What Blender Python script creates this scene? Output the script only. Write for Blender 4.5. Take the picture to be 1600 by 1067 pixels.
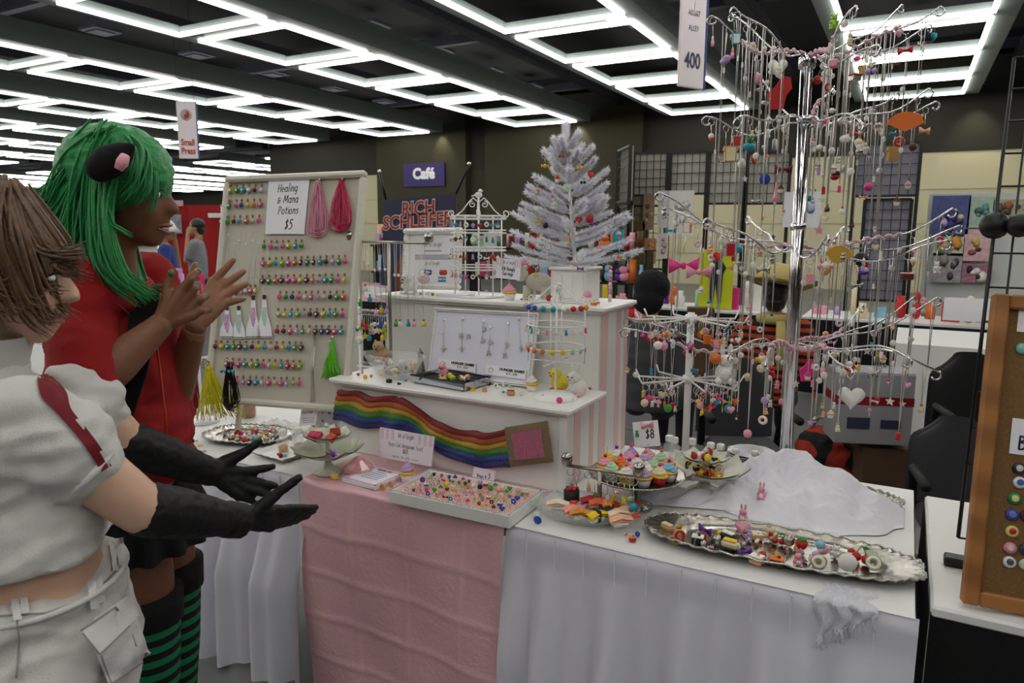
import bpy, math, random
from math import sin, cos, pi, radians as rad
from mathutils import Vector as V, Matrix as MX
# ------------------------------------------------------------------ camera, world, exposure
for o in list(bpy.data.objects): bpy.data.objects.remove(o)
SC = bpy.context.scene; COL = SC.collection
FPX, CAMH = 1114.2, 1.55
YAW, PITCH, ROLL = rad(-28.86), rad(-8.918), rad(0.3)
FWD = V((sin(YAW)*cos(PITCH), cos(YAW)*cos(PITCH), sin(PITCH)))
_r = V((cos(YAW), -sin(YAW), 0)); _u = _r.cross(FWD)
RIGHT = _r*cos(ROLL) + _u*sin(ROLL); UP = -_r*sin(ROLL) + _u*cos(ROLL)
EYE = V((0, 0, CAMH))
cd = bpy.data.cameras.new('camera'); cam = bpy.data.objects.new('camera', cd); COL.objects.link(cam)
cd.sensor_width = 36; cd.lens = FPX/1600*36; cd.clip_start = 0.05; cd.clip_end = 200
cam.matrix_world = MX(((RIGHT.x, UP.x, -FWD.x, 0), (RIGHT.y, UP.y, -FWD.y, 0), (RIGHT.z, UP.z, -FWD.z, CAMH), (0, 0, 0, 1)))
cd.dof.use_dof = True; cd.dof.focus_distance = 2.1; cd.dof.aperture_fstop = 7.0
SC.camera = cam
W = bpy.data.worlds.new('hall_air'); SC.world = W; W.use_nodes = True
W.node_tree.nodes['Background'].inputs[0].default_value = (0.55, 0.6, 0.7, 1); W.node_tree.nodes['Background'].inputs[1].default_value = 0.012
SC.view_settings.view_transform = 'Standard'; SC.view_settings.look = 'None'; SC.view_settings.gamma = 1
SC.view_settings.use_curve_mapping = False; SC.view_settings.exposure = 0.0
TUBE_POWER, DISC_POWER = 11.0, 9.0      # the hall's fluorescent tubes and downlights
SC.cycles.max_bounces = 7; SC.cycles.diffuse_bounces = 3; SC.cycles.glossy_bounces = 3; SC.cycles.transmission_bounces = 6; SC.cycles.transparent_max_bounces = 6
SC.cycles.use_adaptive_sampling = True; SC.cycles.adaptive_threshold = 0.02; SC.cycles.caustics_reflective = False; SC.cycles.caustics_refractive = False
R = random.Random(7)
# a pixel of the 1600x1067 photograph and one known coordinate give the point in the hall
def ray(px, py): return FWD + RIGHT*((px-800)/FPX) - UP*((py-533.5)/FPX)
def at_d(px, py, d): return EYE + ray(px, py)*d
def at_z(px, py, z): r = ray(px, py); return EYE + r*((z-CAMH)/r.z)
def at_y(px, py, y): r = ray(px, py); return EYE + r*(y/r.y)
def at_x(px, py, x): r = ray(px, py); return EYE + r*(x/r.x)
def depth(p): return (V(p)-EYE).dot(FWD)
def pix(p):
    q = V(p)-EYE; d = q.dot(FWD); return (800+FPX*q.dot(RIGHT)/d, 533.5-FPX*q.dot(UP)/d)
def lerp(a, b, t): return a+(b-a)*t
# ------------------------------------------------------------------ materials (all procedural)
def lin(h):
    if isinstance(h, str):
        h = h.lstrip('#'); c = [int(h[i:i+2], 16)/255 for i in (0, 2, 4)]
        return tuple(x/12.92 if x <= .04045 else ((x+.055)/1.055)**2.4 for x in c)
    return tuple(h)
MATS = {}
def mat(key, c, rough=.5, metal=0., var=.12, scale=30., bump=0., trans=0., alpha=1., sheen=0., coat=0., emit=0., c2=None, ior=1.45, bscale=None, sss=0., pattern=None):
    if key in MATS: return MATS[key]
    m = bpy.data.materials.new(key); m.use_nodes = True; nt = m.node_tree; b = nt.nodes['Principled BSDF']
    c = lin(c); c2 = lin(c2) if c2 else tuple(x*(1-var) for x in c)
    L = nt.links.new
    tc = nt.nodes.new('ShaderNodeTexCoord')
    n = nt.nodes.new('ShaderNodeTexNoise'); n.inputs['Scale'].default_value = scale; n.inputs['Detail'].default_value = 3
    L(tc.outputs['Object'], n.inputs['Vector'])
    mx = nt.nodes.new('ShaderNodeMix'); mx.data_type = 'RGBA'
    mx.inputs[6].default_value = (*c, 1); mx.inputs[7].default_value = (*c2, 1)
    fac = n.outputs['Fac']
    if pattern:
        fac = pattern(nt, tc)
    L(fac, mx.inputs[0]); L(mx.outputs[2], b.inputs['Base Color'])
    b.inputs['Roughness'].default_value = rough; b.inputs['Metallic'].default_value = metal; b.inputs['IOR'].default_value = ior
    b.inputs['Transmission Weight'].default_value = trans; b.inputs['Alpha'].default_value = alpha
    b.inputs['Sheen Weight'].default_value = sheen; b.inputs['Coat Weight'].default_value = coat
    if sss: b.inputs['Subsurface Weight'].default_value = sss; b.inputs['Subsurface Scale'].default_value = .01
    if emit: b.inputs['Emission Color'].default_value = (*c, 1); b.inputs['Emission Strength'].default_value = emit
    if bump:
        n2 = nt.nodes.new('ShaderNodeTexNoise'); n2.inputs['Scale'].default_value = bscale or scale*3; n2.inputs['Detail'].default_value = 4
        L(tc.outputs['Object'], n2.inputs['Vector'])
        bp = nt.nodes.new('ShaderNodeBump'); bp.inputs['Strength'].default_value = bump; bp.inputs['Distance'].default_value = .01
        L(n2.outputs['Fac'], bp.inputs['Height']); L(bp.outputs['Normal'], b.inputs['Normal'])
    MATS[key] = m; return m
def wave_pattern(axis='X', scale=10., dist=0., detail=0., sharp=True, lo=.45, hi=.55, profile='SIN'):
    def f(nt, tc):
        w = nt.nodes.new('ShaderNodeTexWave'); w.bands_direction = axis; w.inputs['Scale'].default_value = scale
        w.inputs['Distortion'].default_value = dist; w.inputs['Detail'].default_value = detail; w.wave_profile = profile
        nt.links.new(tc.outputs['Object'], w.inputs['Vector'])
        r = nt.nodes.new('ShaderNodeMapRange'); r.inputs[1].default_value = lo; r.inputs[2].default_value = hi
        nt.links.new(w.outputs['Fac'], r.inputs[0]); return r.outputs[0]
    return f
def checker_pattern(scale):
    def f(nt, tc):
        w = nt.nodes.new('ShaderNodeTexChecker'); w.inputs['Scale'].default_value = scale
        w.inputs['Color1'].default_value = (1, 1, 1, 1); w.inputs['Color2'].default_value = (0, 0, 0, 1)
        nt.links.new(tc.outputs['Object'], w.inputs['Vector']); return w.outputs['Fac']
    return f
def plastic(h, rough=.35): return mat('plastic_'+h.lstrip('#')+str(rough), h, rough, var=.08, scale=60, coat=.2)
def clay(h): return mat('clay_'+h.lstrip('#'), h, .45, var=.12, scale=90, bump=.05, sss=.0)
def jelly(h): return mat('jelly_'+h.lstrip('#'), h, .15, var=.05, scale=40, trans=.12, coat=.3)
def fabric(h, bump=.25, scale=60, var=.15): return mat('fabric_'+h.lstrip('#'), h, .85, var=var, scale=scale, bump=bump, bscale=400, sheen=.1)
chrome = mat('chrome', '#d8d8da', .13, 1, var=.08, scale=20)
silver = mat('aged_silver', '#bdbab2', .22, 1, var=.25, scale=14, bump=.12, bscale=40)
nickel = mat('brushed_nickel', '#b3ada2', .3, 1, var=.15, scale=50)
chainm = mat('fine_chain_silver', '#e2e0da', .3, 1, var=.1, scale=200)
whitep = mat('white_gloss_paint', '#efeeea', .35, var=.05, scale=8, bump=.04, bscale=30)
whitew = mat('white_wire_coating', '#f2f2f0', .35, var=.04, scale=40)
paper = mat('white_paper', '#f0eff4', .8, var=.03, scale=20)
black = mat('black_plastic', '#0c0c0e', .45, var=.2, scale=30)
blackcloth = mat('black_cloth', '#0b0b0d', .9, var=.3, scale=25, bump=.2)
glass = mat('clear_glass', '#f4f8f8', .06, var=.02, scale=10, alpha=.2, ior=1.6)
ink = mat('black_ink', '#0b0b10', .7, var=.1, scale=60)
cork = mat('cork_stopper', '#a97b4a', .85, var=.35, scale=220, bump=.2)
goldm = mat('gold_wire', '#d8b56a', .3, 1, var=.1)
# ------------------------------------------------------------------ mesh building
def frame_of(d, up=V((0, 0, 1))):
    d = V(d).normalized()
    if abs(d.dot(up)) > .98: up = V((1, 0, 0))
    x = up.cross(d).normalized(); y = d.cross(x)
    return x, y, d
def basis(loc=(0, 0, 0), x=(1, 0, 0), y=(0, 1, 0), z=(0, 0, 1)):
    x, y, z = V(x), V(y), V(z)
    return MX(((x.x, y.x, z.x, loc[0]), (x.y, y.y, z.y, loc[1]), (x.z, y.z, z.z, loc[2]), (0, 0, 0, 1)))
def T(x, y, z): return MX.Translation((x, y, z))
def RZ(a): return MX.Rotation(a, 4, 'Z')
def RX(a): return MX.Rotation(a, 4, 'X')
def RY(a): return MX.Rotation(a, 4, 'Y')
class MB:
    def __init__(s): s.v = []; s.f = []; s.m = []; s.sm = []; s.X = MX.Identity(4); s.mi = 0
    def add(s, vs, fs, smooth=True):
        k = len(s.v); X = s.X
        s.v.extend(X @ V(p) for p in vs)
        for f in fs: s.f.append([i+k for i in f]); s.m.append(s.mi); s.sm.append(smooth)
        return s
    def at(s, X): s.X = X; return s
    def mt(s, i): s.mi = i; return s
    def box(s, c, d, b=0.):
        cx, cy, cz = c; x, y, z = d[0]/2, d[1]/2, d[2]/2
        if b <= 0:
            vs = [(cx+i*x, cy+j*y, cz+k*z) for i in (-1, 1) for j in (-1, 1) for k in (-1, 1)]
            return s.add(vs, [(0, 1, 3, 2), (4, 6, 7, 5), (0, 4, 5, 1), (2, 3, 7, 6), (0, 2, 6, 4), (1, 5, 7, 3)], False)
        b = min(b, x*.9, y*.9, z*.9); vs = []; ix = {}
        for i in (-1, 1):
            for j in (-1, 1):
                for k in (-1, 1):
                    for a, p in enumerate(((i*x, j*(y-b), k*(z-b)), (i*(x-b), j*y, k*(z-b)), (i*(x-b), j*(y-b), k*z))):
                        ix[i, j, k, a] = len(vs); vs.append((cx+p[0], cy+p[1], cz+p[2]))
        F = []
        for a in range(3):
            for sg in (-1, 1):
                q = []
                for u, w in ((-1, -1), (1, -1), (1, 1), (-1, 1)):
                    e = [0, 0, 0]; e[a] = sg; e[(a+1) % 3] = u; e[(a+2) % 3] = w; q.append(ix[e[0], e[1], e[2], a])
                F.append(q if sg > 0 else q[::-1])
        for a in range(3):
            p, q = (a+1) % 3, (a+2) % 3
            for u in (-1, 1):
                for w in (-1, 1):
                    e0 = [0, 0, 0]; e0[p] = u; e0[q] = w; e1 = e0[:]; e0[a] = -1; e1[a] = 1
                    f = [ix[(*e0, p)], ix[(*e1, p)], ix[(*e1, q)], ix[(*e0, q)]]
                    F.append(f if u*w < 0 else f[::-1])
        for i in (-1, 1):
            for j in (-1, 1):
                for k in (-1, 1):
                    f = [ix[i, j, k, 0], ix[i, j, k, 1], ix[i, j, k, 2]]; F.append(f if i*j*k > 0 else f[::-1])
        return s.add(vs, F, False)
    def lathe(s, prof, n=16, cap=True, sx=1., sy=1., wob=None, smooth=True):
        vs, F = [], []
        for j, (r, z) in enumerate(prof):
            for i in range(n):
                a = 2*pi*i/n; rr = r*(wob(a, j) if wob else 1); vs.append((rr*cos(a)*sx, rr*sin(a)*sy, z))
        for j in range(len(prof)-1):
            for i in range(n):
                k = (i+1) % n; F.append((j*n+i, j*n+k, (j+1)*n+k, (j+1)*n+i))
        if cap:
            if prof[0][0] > 1e-6: F.append(tuple(range(n))[::-1])
            if prof[-1][0] > 1e-6: F.append(tuple((len(prof)-1)*n+i for i in range(n)))
        return s.add(vs, F, smooth)
    def sphere(s, c, r, nu=12, nv=8, X=None):
        if not hasattr(r, '__len__'): r = (r, r, r)
        vs = [(c[0], c[1], c[2]-r[2])]; F = []
        for j in range(1, nv):
            t = -pi/2+pi*j/nv
            for i in range(nu):
                a = 2*pi*i/nu; vs.append((c[0]+r[0]*cos(t)*cos(a), c[1]+r[1]*cos(t)*sin(a), c[2]+r[2]*sin(t)))
        vs.append((c[0], c[1], c[2]+r[2])); top = len(vs)-1
        for i in range(nu):
            k = (i+1) % nu; F.append((0, 1+k, 1+i)); F.append((top, top-nu+i, top-nu+k))
            for j in range(nv-2): F.append((1+j*nu+i, 1+j*nu+k, 1+(j+1)*nu+k, 1+(j+1)*nu+i))
        return s.add(vs, F)
    def tube(s, pts, r, n=6, closed=False, flat=1., up=V((0, 0, 1)), cap=True):
        pts = [V(p) for p in pts]; m = len(pts); vs, F = [], []; px = None
        for j, p in enumerate(pts):
            d = (pts[(j+1) % m]-pts[j-1]) if closed else (pts[min(j+1, m-1)]-pts[max(j-1, 0)])
            if d.length < 1e-9: d = V((0, 0, 1))
            if px is None: x, y, _ = frame_of(d, up)
            else:
                dn = d.normalized(); x = px-dn*px.dot(dn)
                x = x.normalized() if x.length > 1e-6 else frame_of(d, up)[0]; y = dn.cross(x)
            px = x; rr = r[j] if hasattr(r, '__len__') else r
            for i in range(n):
                a = 2*pi*i/n; vs.append(p+x*(rr*cos(a))+y*(rr*flat*sin(a)))
        for j in range(m if closed else m-1):
            for i in range(n):
                k = (i+1) % n; q = (j+1) % m; F.append((j*n+i, j*n+k, q*n+k, q*n+i))
        if not closed and cap: F.append(tuple(range(n))[::-1]); F.append(tuple((m-1)*n+i for i in range(n)))
        return s.add(vs, F)
    def torus(s, c, Rr, r, n=20, k=6, X=None):
        M0 = X or MX.Identity(4)
        return s.tube([V(c)+(M0 @ V((Rr*cos(2*pi*i/n), Rr*sin(2*pi*i/n), 0))) for i in range(n)], r, k, True)
    def prism(s, poly, h, z0=0., smooth=False, bev=0.):
        n = len(poly); vs = [(x, y, z0) for x, y in poly]+[(x, y, z0+h) for x, y in poly]
        F = [tuple(range(n))[::-1], tuple(range(n, 2*n))]+[(i, (i+1) % n, n+(i+1) % n, n+i) for i in range(n)]
        return s.add(vs, F, smooth)
    def grid(s, fn, nu, nv, smooth=True, closed_u=False, thick=0.):
        vs = [V(fn(i/(nu if closed_u else nu-1), j/(nv-1))) for j in range(nv) for i in range(nu)]; F = []
        for j in range(nv-1):
            for i in range(nu if closed_u else nu-1):
                k = (i+1) % nu; F.append((j*nu+i, j*nu+k, (j+1)*nu+k, (j+1)*nu+i))
        return s.add(vs, F, smooth)
    def bar(s, a, b, w, h=None, up=V((0, 0, 1))):
        a, b = V(a), V(b); x, y, z = frame_of(b-a, up); h = h or w; L = (b-a).length; X0 = s.X
        s.X = X0 @ basis((a+b)/2, x, y, z); s.box((0, 0, 0), (w, h, L)); s.X = X0; return s
    def join(s, other, X=None):
        k = len(s.v); X = X or MX.Identity(4)
        s.v.extend(X @ p for p in other.v)
        s.f.extend([[i+k for i in f] for f in other.f]); s.m.extend(other.m); s.sm.extend(other.sm); return s
    def mesh(s, name, mats, off=None):
        me = bpy.data.meshes.new(name)
        me.from_pydata([p-off for p in s.v] if off else s.v, [], s.f)
        for m in (mats if isinstance(mats, (list, tuple)) else [mats]): me.materials.append(m)
        me.polygons.foreach_set('material_index', s.m); me.polygons.foreach_set('use_smooth', s.sm); me.update(); return me
USED = {}
def tag(o, label=None, cat=None, group=None, kind=None):
    if label: o['label'] = label; USED.setdefault(label, []).append(o.name)
    if cat: o['category'] = cat
    if group: o['group'] = group
    if kind: o['kind'] = kind
    return o
def thing(name, label, cat, loc=(0, 0, 0), rz=0., group=None, X=None):
    o = bpy.data.objects.new(name, None); COL.objects.link(o); o.empty_display_size = .05
    if X is not None: o.matrix_world = X
    else: o.location = loc; o.rotation_euler = (0, 0, rz)
    return tag(o, label, cat, group)
def obj(name, mb, mats, parent=None, label=None, cat=None, group=None, kind=None, world=True, X=None, base=None):
    """link a mesh; world=True: vertices are in hall coordinates (the origin goes to base or the parent's place)"""
    if isinstance(mb, MB):
        off = None
        if world:
            off = parent_loc(parent) if parent else (V(base) if base is not None else centre(mb))
        me = mb.mesh(name, mats, off)
    else: me, off = mb, None
    o = bpy.data.objects.new(name, me); COL.objects.link(o)
    if parent: o.parent = parent
    elif off: o.location = off
    if X is not None: o.matrix_local = X if parent else o.matrix_local
    if X is not None and not parent: o.matrix_world = X
    return tag(o, label, cat, group, kind)
def centre(mb):
    xs = [p.x for p in mb.v]; ys = [p.y for p in mb.v]; zs = [p.z for p in mb.v]
    return V(((min(xs)+max(xs))/2, (min(ys)+max(ys))/2, min(zs)))
def parent_loc(p):
    q = V((0, 0, 0))
    while p: q = q+p.location; p = p.parent
    return q
def copy_tree(o, parent=None):
    c = o.copy(); COL.objects.link(c); c.parent = parent
    for ch in list(o.children): copy_tree(ch, c)
    return c
ORD = 'first second third fourth fifth sixth seventh eighth ninth tenth eleventh twelfth thirteenth fourteenth fifteenth sixteenth seventeenth eighteenth nineteenth twentieth'.split()
def ordn(i): return ORD[i] if i < 20 else ('twenty-'+ORD[i-20] if i < 29 else 'thirty-'+ORD[i-30] if 30 <= i < 39 else f'{i+1}th')
TXT = {}
def text_mesh(body, size, depth_=.0, bold=0., shear=0., align='CENTER', space=1., line=1.):
    cu = bpy.data.curves.new('lettering', 'FONT'); cu.body = body; cu.size = size; cu.extrude = depth_; cu.offset = bold; cu.shear = shear
    cu.align_x = align; cu.align_y = 'CENTER'; cu.space_character = space; cu.space_line = line; cu.resolution_u = 3
    o = bpy.data.objects.new('lettering', cu); COL.objects.link(o)
    dg = bpy.context.evaluated_depsgraph_get(); me = bpy.data.meshes.new_from_object(o.evaluated_get(dg))
    bpy.data.objects.remove(o); bpy.data.curves.remove(cu); me.name = 'lettering'; return me
def letters(body, size, X, m, parent=None, bold=0., shear=0., sx=1., name='lettering', align='CENTER', space=1., line=1.):
    """lettering lying in the local XY plane of X (X in the frame of the parent)"""
    me = text_mesh(body, size, .0004, bold, shear, align, space, line); me.materials.clear(); me.materials.append(m)
    if sx != 1: me.transform(MX.Diagonal((sx, 1, 1, 1)))
    o = bpy.data.objects.new(name, me); COL.objects.link(o)
    if parent: o.parent = parent
    o.matrix_local = X; return o
# a hand-drawn stroke alphabet: lower case on a 0..1 x-height grid, each stroke a polyline of (x, y)
def arc(cx, cy, rx, ry, a0, a1, n=8): return [(cx+rx*cos(rad(a0+(a1-a0)*i/n)), cy+ry*sin(rad(a0+(a1-a0)*i/n))) for i in range(n+1)]
GL = {
 'a': [arc(.3, .5, .3, .5, 30, 350, 10), [(.6, 1), (.58, .2), (.68, 0)]], 'e': [[(.03, .5), (.6, .58)]+arc(.31, .52, .29, .48, 10, 310, 10)],
 'l': [[(.1, 1.8), (.08, .1), (.18, 0)]], 'i': [[(.1, 1), (.1, 0)], [(.1, 1.35), (.11, 1.4)]], 'n': [[(.08, 1), (.08, 0)], [(.08, .7), (.3, 1), (.52, .9), (.56, 0)]],
 'g': [arc(.3, .5, .28, .5, 40, 350, 10), [(.6, 1), (.58, -.3), (.42, -.62), (.1, -.5)]], 'o': [arc(.32, .5, .32, .5, 80, 440, 12)], 't': [[(.25, 1.5), (.22, .15), (.38, 0)], [(0, 1), (.48, 1.03)]],
 's': [[(.5, .95), (.2, .98), (.08, .72), (.45, .4), (.42, .08), (.02, .02)]], 'y': [[(.02, 1), (.3, .1)], [(.58, 1), (.28, .05), (.08, -.6)]], 'm': [[(.06, 1), (.06, 0)], [(.06, .75), (.25, 1), (.42, .85), (.42, 0)], [(.42, .75), (.62, 1), (.8, .85), (.82, 0)]],
 'u': [[(.05, 1), (.06, .2), (.25, 0), (.5, .3), (.52, 1)], [(.52, 1), (.55, 0)]], 'r': [[(.06, 1), (.06, 0)], [(.06, .65), (.25, .98), (.45, .9)]], 'c': [arc(.32, .5, .3, .5, 50, 320, 10)],
 'f': [[(.5, 1.65), (.3, 1.75), (.22, 1.4), (.2, 0)], [(0, .95), (.42, 1)]], 'p': [[(.06, 1), (.06, -.6)], arc(.3, .5, .27, .48, 150, -170, 10)], 'b': [[(.06, 1.7), (.06, 0)], arc(.3, .5, .27, .48, 150, -170, 10)],
 'd': [arc(.3, .5, .28, .5, 40, 340, 10), [(.58, 1.75), (.58, 0)]], 'k': [[(.06, 1.7), (.06, 0)], [(.5, 1), (.08, .45), (.52, 0)]], 'h': [[(.06, 1.7), (.06, 0)], [(.06, .7), (.3, 1), (.5, .85), (.52, 0)]], 'w': [[(0, 1), (.18, 0), (.36, .8), (.55, 0), (.74, 1)]],
 'H': [[(.05, 1.65), (.03, 0)], [(.72, 1.7), (.7, 0)], [(.04, .85), (.72, .9)]], 'M': [[(0, 0), (.12, 1.65), (.5, .4), (.9, 1.65), (1.02, 0)]], 'P': [[(.08, 1.65), (.05, 0)], [(.05, 1.6), (.5, 1.62), (.68, 1.25), (.45, .85), (.08, .75)]],
 'N': [[(.03, 0), (.05, 1.65), (.7, .05), (.72, 1.7)]], 'C': [arc(.5, .82, .48, .82, 50, 310, 12)], 'A': [[(0, 0), (.38, 1.65), (.75, 0)], [(.15, .6), (.62, .62)]], 'S': [[(.65, 1.5), (.35, 1.65), (.08, 1.3), (.6, .6), (.5, .1), (.02, .1)]],
 'D': [[(.08, 1.65), (.06, 0)], [(.03, 1.62), (.5, 1.55), (.75, .9), (.5, .15), (.05, 0)]], 'E': [[(.6, 1.65), (.08, 1.62), (.05, 0), (.6, .02)], [(.06, .85), (.5, .88)]], 'R': [[(.08, 1.65), (.05, 0)], [(.05, 1.6), (.5, 1.62), (.68, 1.25), (.45, .9), (.1, .8), (.7, 0)]],
 'B': [[(.08, 1.65), (.05, 0)], [(.05, 1.62), (.5, 1.6), (.6, 1.2), (.1, .9), (.65, .75), (.68, .25), (.4, 0), (.05, 0)]],
 '$': [[(.6, 1.3), (.3, 1.45), (.08, 1.15), (.58, .6), (.48, .2), (.02, .2)], [(.36, 1.75), (.28, -.1)]], '5': [[(.65, 1.6), (.2, 1.58), (.12, .95), (.45, 1), (.62, .6), (.45, .08), (.02, .02)]], '6': [[(.5, 1.65), (.15, 1), (.06, .4), (.3, 0), (.55, .3), (.4, .75), (.1, .5)]],
 '8': [arc(.32, 1.2, .24, .42, 270, 630, 10), arc(.32, .4, .3, .4, 90, 450, 10)], '1': [[(.05, 1.3), (.25, 1.65), (.25, 0)]], '4': [[(.4, 1.65), (0, .6), (.62, .62)], [(.45, 1.1), (.42, 0)]], '2': [[(.05, 1.3), (.3, 1.65), (.55, 1.25), (.02, .02), (.6, .02)]],
 '&': [[(.62, 1.15), (.2, 1.2), (.1, .85), (.35, .68), (.08, .5), (.12, .05), (.5, .05), (.62, .5)], [(.2, .6), (.78, .66)]], '-': [[(.05, .6), (.4, .6)]], '.': [[(.1, 0), (.12, .03)]], 'é': [[(.03, .5), (.6, .58)]+arc(.31, .52, .29, .48, 10, 310, 10), [(.3, 1.25), (.5, 1.5)]],
}
def scribe(mb, body, xh, X, w=.1, shear=0., sx=1., gap=.28, align='C', flat=.25):
    """hand lettering as flat pen strokes in the XY plane of X; xh is the x-height"""
    strokes, x = [], 0.
    for ch in body:
        if ch == ' ': x += .55; continue
        g = GL.get(ch) or GL.get(ch.lower()) or [[(0, 0), (.4, 0)]]
        for st in g: strokes.append([(x+p[0]*sx, p[1]) for p in st])
        x += (max(p[0] for st in g for p in st))*sx+gap
    ox = -(x-gap)/2 if align == 'C' else 0
    X0 = mb.X; mb.X = X
    for st in strokes:
        pts = [((p[0]+ox+p[1]*shear)*xh, p[1]*xh, 0) for p in st]
        for p, q in zip(pts, pts[1:]):
            e = (V(q)-V(p)).normalized()*w*xh*.45; mb.tube([V(p)-e, V(q)+e], w*xh, 5, flat=flat)
    mb.X = X0; return mb
def rect_poly(w, h, r=0., n=4):
    if r <= 0: return [(-w/2, -h/2), (w/2, -h/2), (w/2, h/2), (-w/2, h/2)]
    P = []
    for cx, cy, a0 in ((w/2-r, h/2-r, 0), (-w/2+r, h/2-r, 90), (-w/2+r, -h/2+r, 180), (w/2-r, -h/2+r, 270)):
        P += [(cx+r*cos(rad(a0+90*i/n)), cy+r*sin(rad(a0+90*i/n))) for i in range(n+1)]
    return P
def facing(loc, look, tilt=0., roll=0.):
    """frame whose +Z faces along look (a horizontal direction), +Y up, tilted back by tilt"""
    n = V(look).normalized(); x = V((0, 0, 1)).cross(n).normalized(); y = n.cross(x)
    return basis(loc, x, y, n) @ RX(-tilt) @ RZ(roll)
# ------------------------------------------------------------------ the hall
concrete = mat('polished_concrete', '#757576', .35, var=.25, scale=2.5, bump=.05, bscale=20)
wall_dark = mat('dark_olive_wall', '#2e2c24', .8, var=.12, scale=1.5)
wall_cream = mat('cream_wall', '#c9c2a0', .75, var=.06, scale=1)
ceil_m = mat('black_ceiling', '#07080c', .9, var=.3, scale=1)
raft_m = mat('raft_grey_metal', '#7c8684', .55, .0, var=.08, scale=4)
beam_m = mat('ceiling_beam_paint', '#2b2b36', .7, var=.2, scale=2)
tube_m = mat('fluorescent_tube', '#fffdf6', .4, emit=TUBE_POWER)
disc_m = mat('downlight_glass', '#fffdf8', .4, emit=DISC_POWER)
vent_m = mat('vent_metal', '#3a3a48', .6, var=.1)
mb = MB().box((-20, 22, -.05), (110, 80, .1)); obj('floor', mb, concrete, kind='structure')
fl = bpy.data.objects['floor']
mb = MB()
for y in (5.2, 11.3, 17.4):
    mb.box((-20, y, .0005), (110, .012, .002))
for x in (-25, -19, -13, -7, -1, 5): mb.box((x, 22, .0005), (.012, 80, .002))
obj('floor_joint', mb, mat('floor_joint_dark', '#4a4a4a', .8), fl, kind='structure', world=False)
fl.location = (0, 0, 0); fl.data.transform(T(-20, 22, -.1))
SR = 3.2; RZ0 = CAMH+SR
mb = MB().box((-20, 22, RZ0+1.25), (110, 80, .1)); obj('ceiling', mb, ceil_m, kind='structure')
mb = MB().box((-5.35, 21.1, 4.6), (34.7, .2, 2.2)); obj('wall_back', mb, wall_dark, kind='structure')
mb = MB()
for x0, x1 in ((-22.7, -17.07), (-7.05, 12)):
    mb.box(((x0+x1)/2, 21.12, 1.75), (x1-x0, .2, 3.5))
obj('wall_back_lower', mb, wall_cream, kind='structure')
mb = MB()
for z in (.9, 1.75, 2.6): mb.box((-5.35, 21.01, z), (34.7, .012, .015))
obj('trim_1', mb, mat('panel_joint', '#a39c7c', .8), kind='structure')
mb = MB()
for x0, x1 in ((-17.05, -13.25), (-12.5, -7.1)): mb.box(((x0+x1)/2, 20.9, 2.6), (x1-x0, .3, 5.2))
mb.box((-12, 21.05, 1.75), (10.2, .1, 3.5)); obj('wall_partition', mb, mat('olive_partition', '#37341f', .75, var=.1, scale=1), kind='structure')
mb = MB().box((-55, 45, 4.4), (66, .2, 2.3)); obj('wall_far', mb, wall_dark, kind='structure')
mb = MB().box((-55, 44.98, 1.65), (66, .2, 3.3)); obj('wall_far_lower', mb, wall_cream, kind='structure')
mb = MB().box((13, 10, 2.9), (.2, 40, 5.9)); obj('wall_right', mb, wall_dark, kind='structure')
mb = MB().box((-20, -12, 2.9), (80, .2, 5.9)); obj('wall_front', mb, wall_dark, kind='structure')
P_, C_, W_ = 2.349, 1.987, 2.054
tube_w = .062
tl = MB().box((0, 0, 0), (tube_w, C_, .05)).mesh('tube', tube_m)
ts = MB().box((0, 0, 0), (W_-tube_w*2-.01, tube_w, .05)).mesh('tube', tube_m)
dl = MB().lathe([(0, -.015), (.14, -.015), (.16, 0)], 16).mesh('downlight', disc_m)
ds = MB().lathe([(0, -.01), (.12, -.01), (.13, 0)], 16).mesh('speaker_disc', vent_m)
vt = MB().box((0, 0, 0), (.6, .6, .06)).box((0, 0, -.04), (.4, .4, .04)).mesh('vent', vent_m)
def raft(x0, yend, n, label, fine=True):
    t = thing('ceiling_light_raft', label, 'ceiling light', (x0, yend, RZ0), group='suspended light rafts')
    e = .26; g = P_-C_; L = n*P_; f = MB()
    f.box((-e/2, -L/2+g/2, .07), (e, L+g, .14)); f.box((W_+e/2, -L/2+g/2, .07), (e, L+g, .14))
    for i in range(n+1): f.box((W_/2, -i*P_+g/2, .06), (W_, g-.002, .12))
    f.box((W_+e+.02, -L/2+g/2, .2), (.04, L+g, .4))
    obj('frame', f, raft_m, t, world=False)
    far = MB()
    for i in range(n):
        y1 = -i*P_; y0 = y1-C_
        for me, p in ((tl, (tube_w/2, (y0+y1)/2)), (tl, (W_-tube_w/2, (y0+y1)/2)), (ts, (W_/2, y0+tube_w/2)), (ts, (W_/2, y1-tube_w/2))):
            if fine: obj('tube', me, None, t, world=False, X=T(p[0], p[1], -.022))
            else:
                d = (tube_w, C_, .05) if me is tl else (W_-tube_w*2, tube_w, .05); far.box((p[0], p[1], -.022), d)
        if fine:
            obj('downlight', dl, None, t, world=False, X=T(W_-.2, y0-g/2, -.001)); obj('speaker_disc', ds, None, t, world=False, X=T(.2, y0-g/2, -.001))
            obj('vent', vt, None, t, world=False, X=T(W_/2, (y0+y1)/2, .9))
    if not fine: obj('tube_rows', far, tube_m, t, world=False, kind='stuff')
    return t
YE = 20.07
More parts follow.
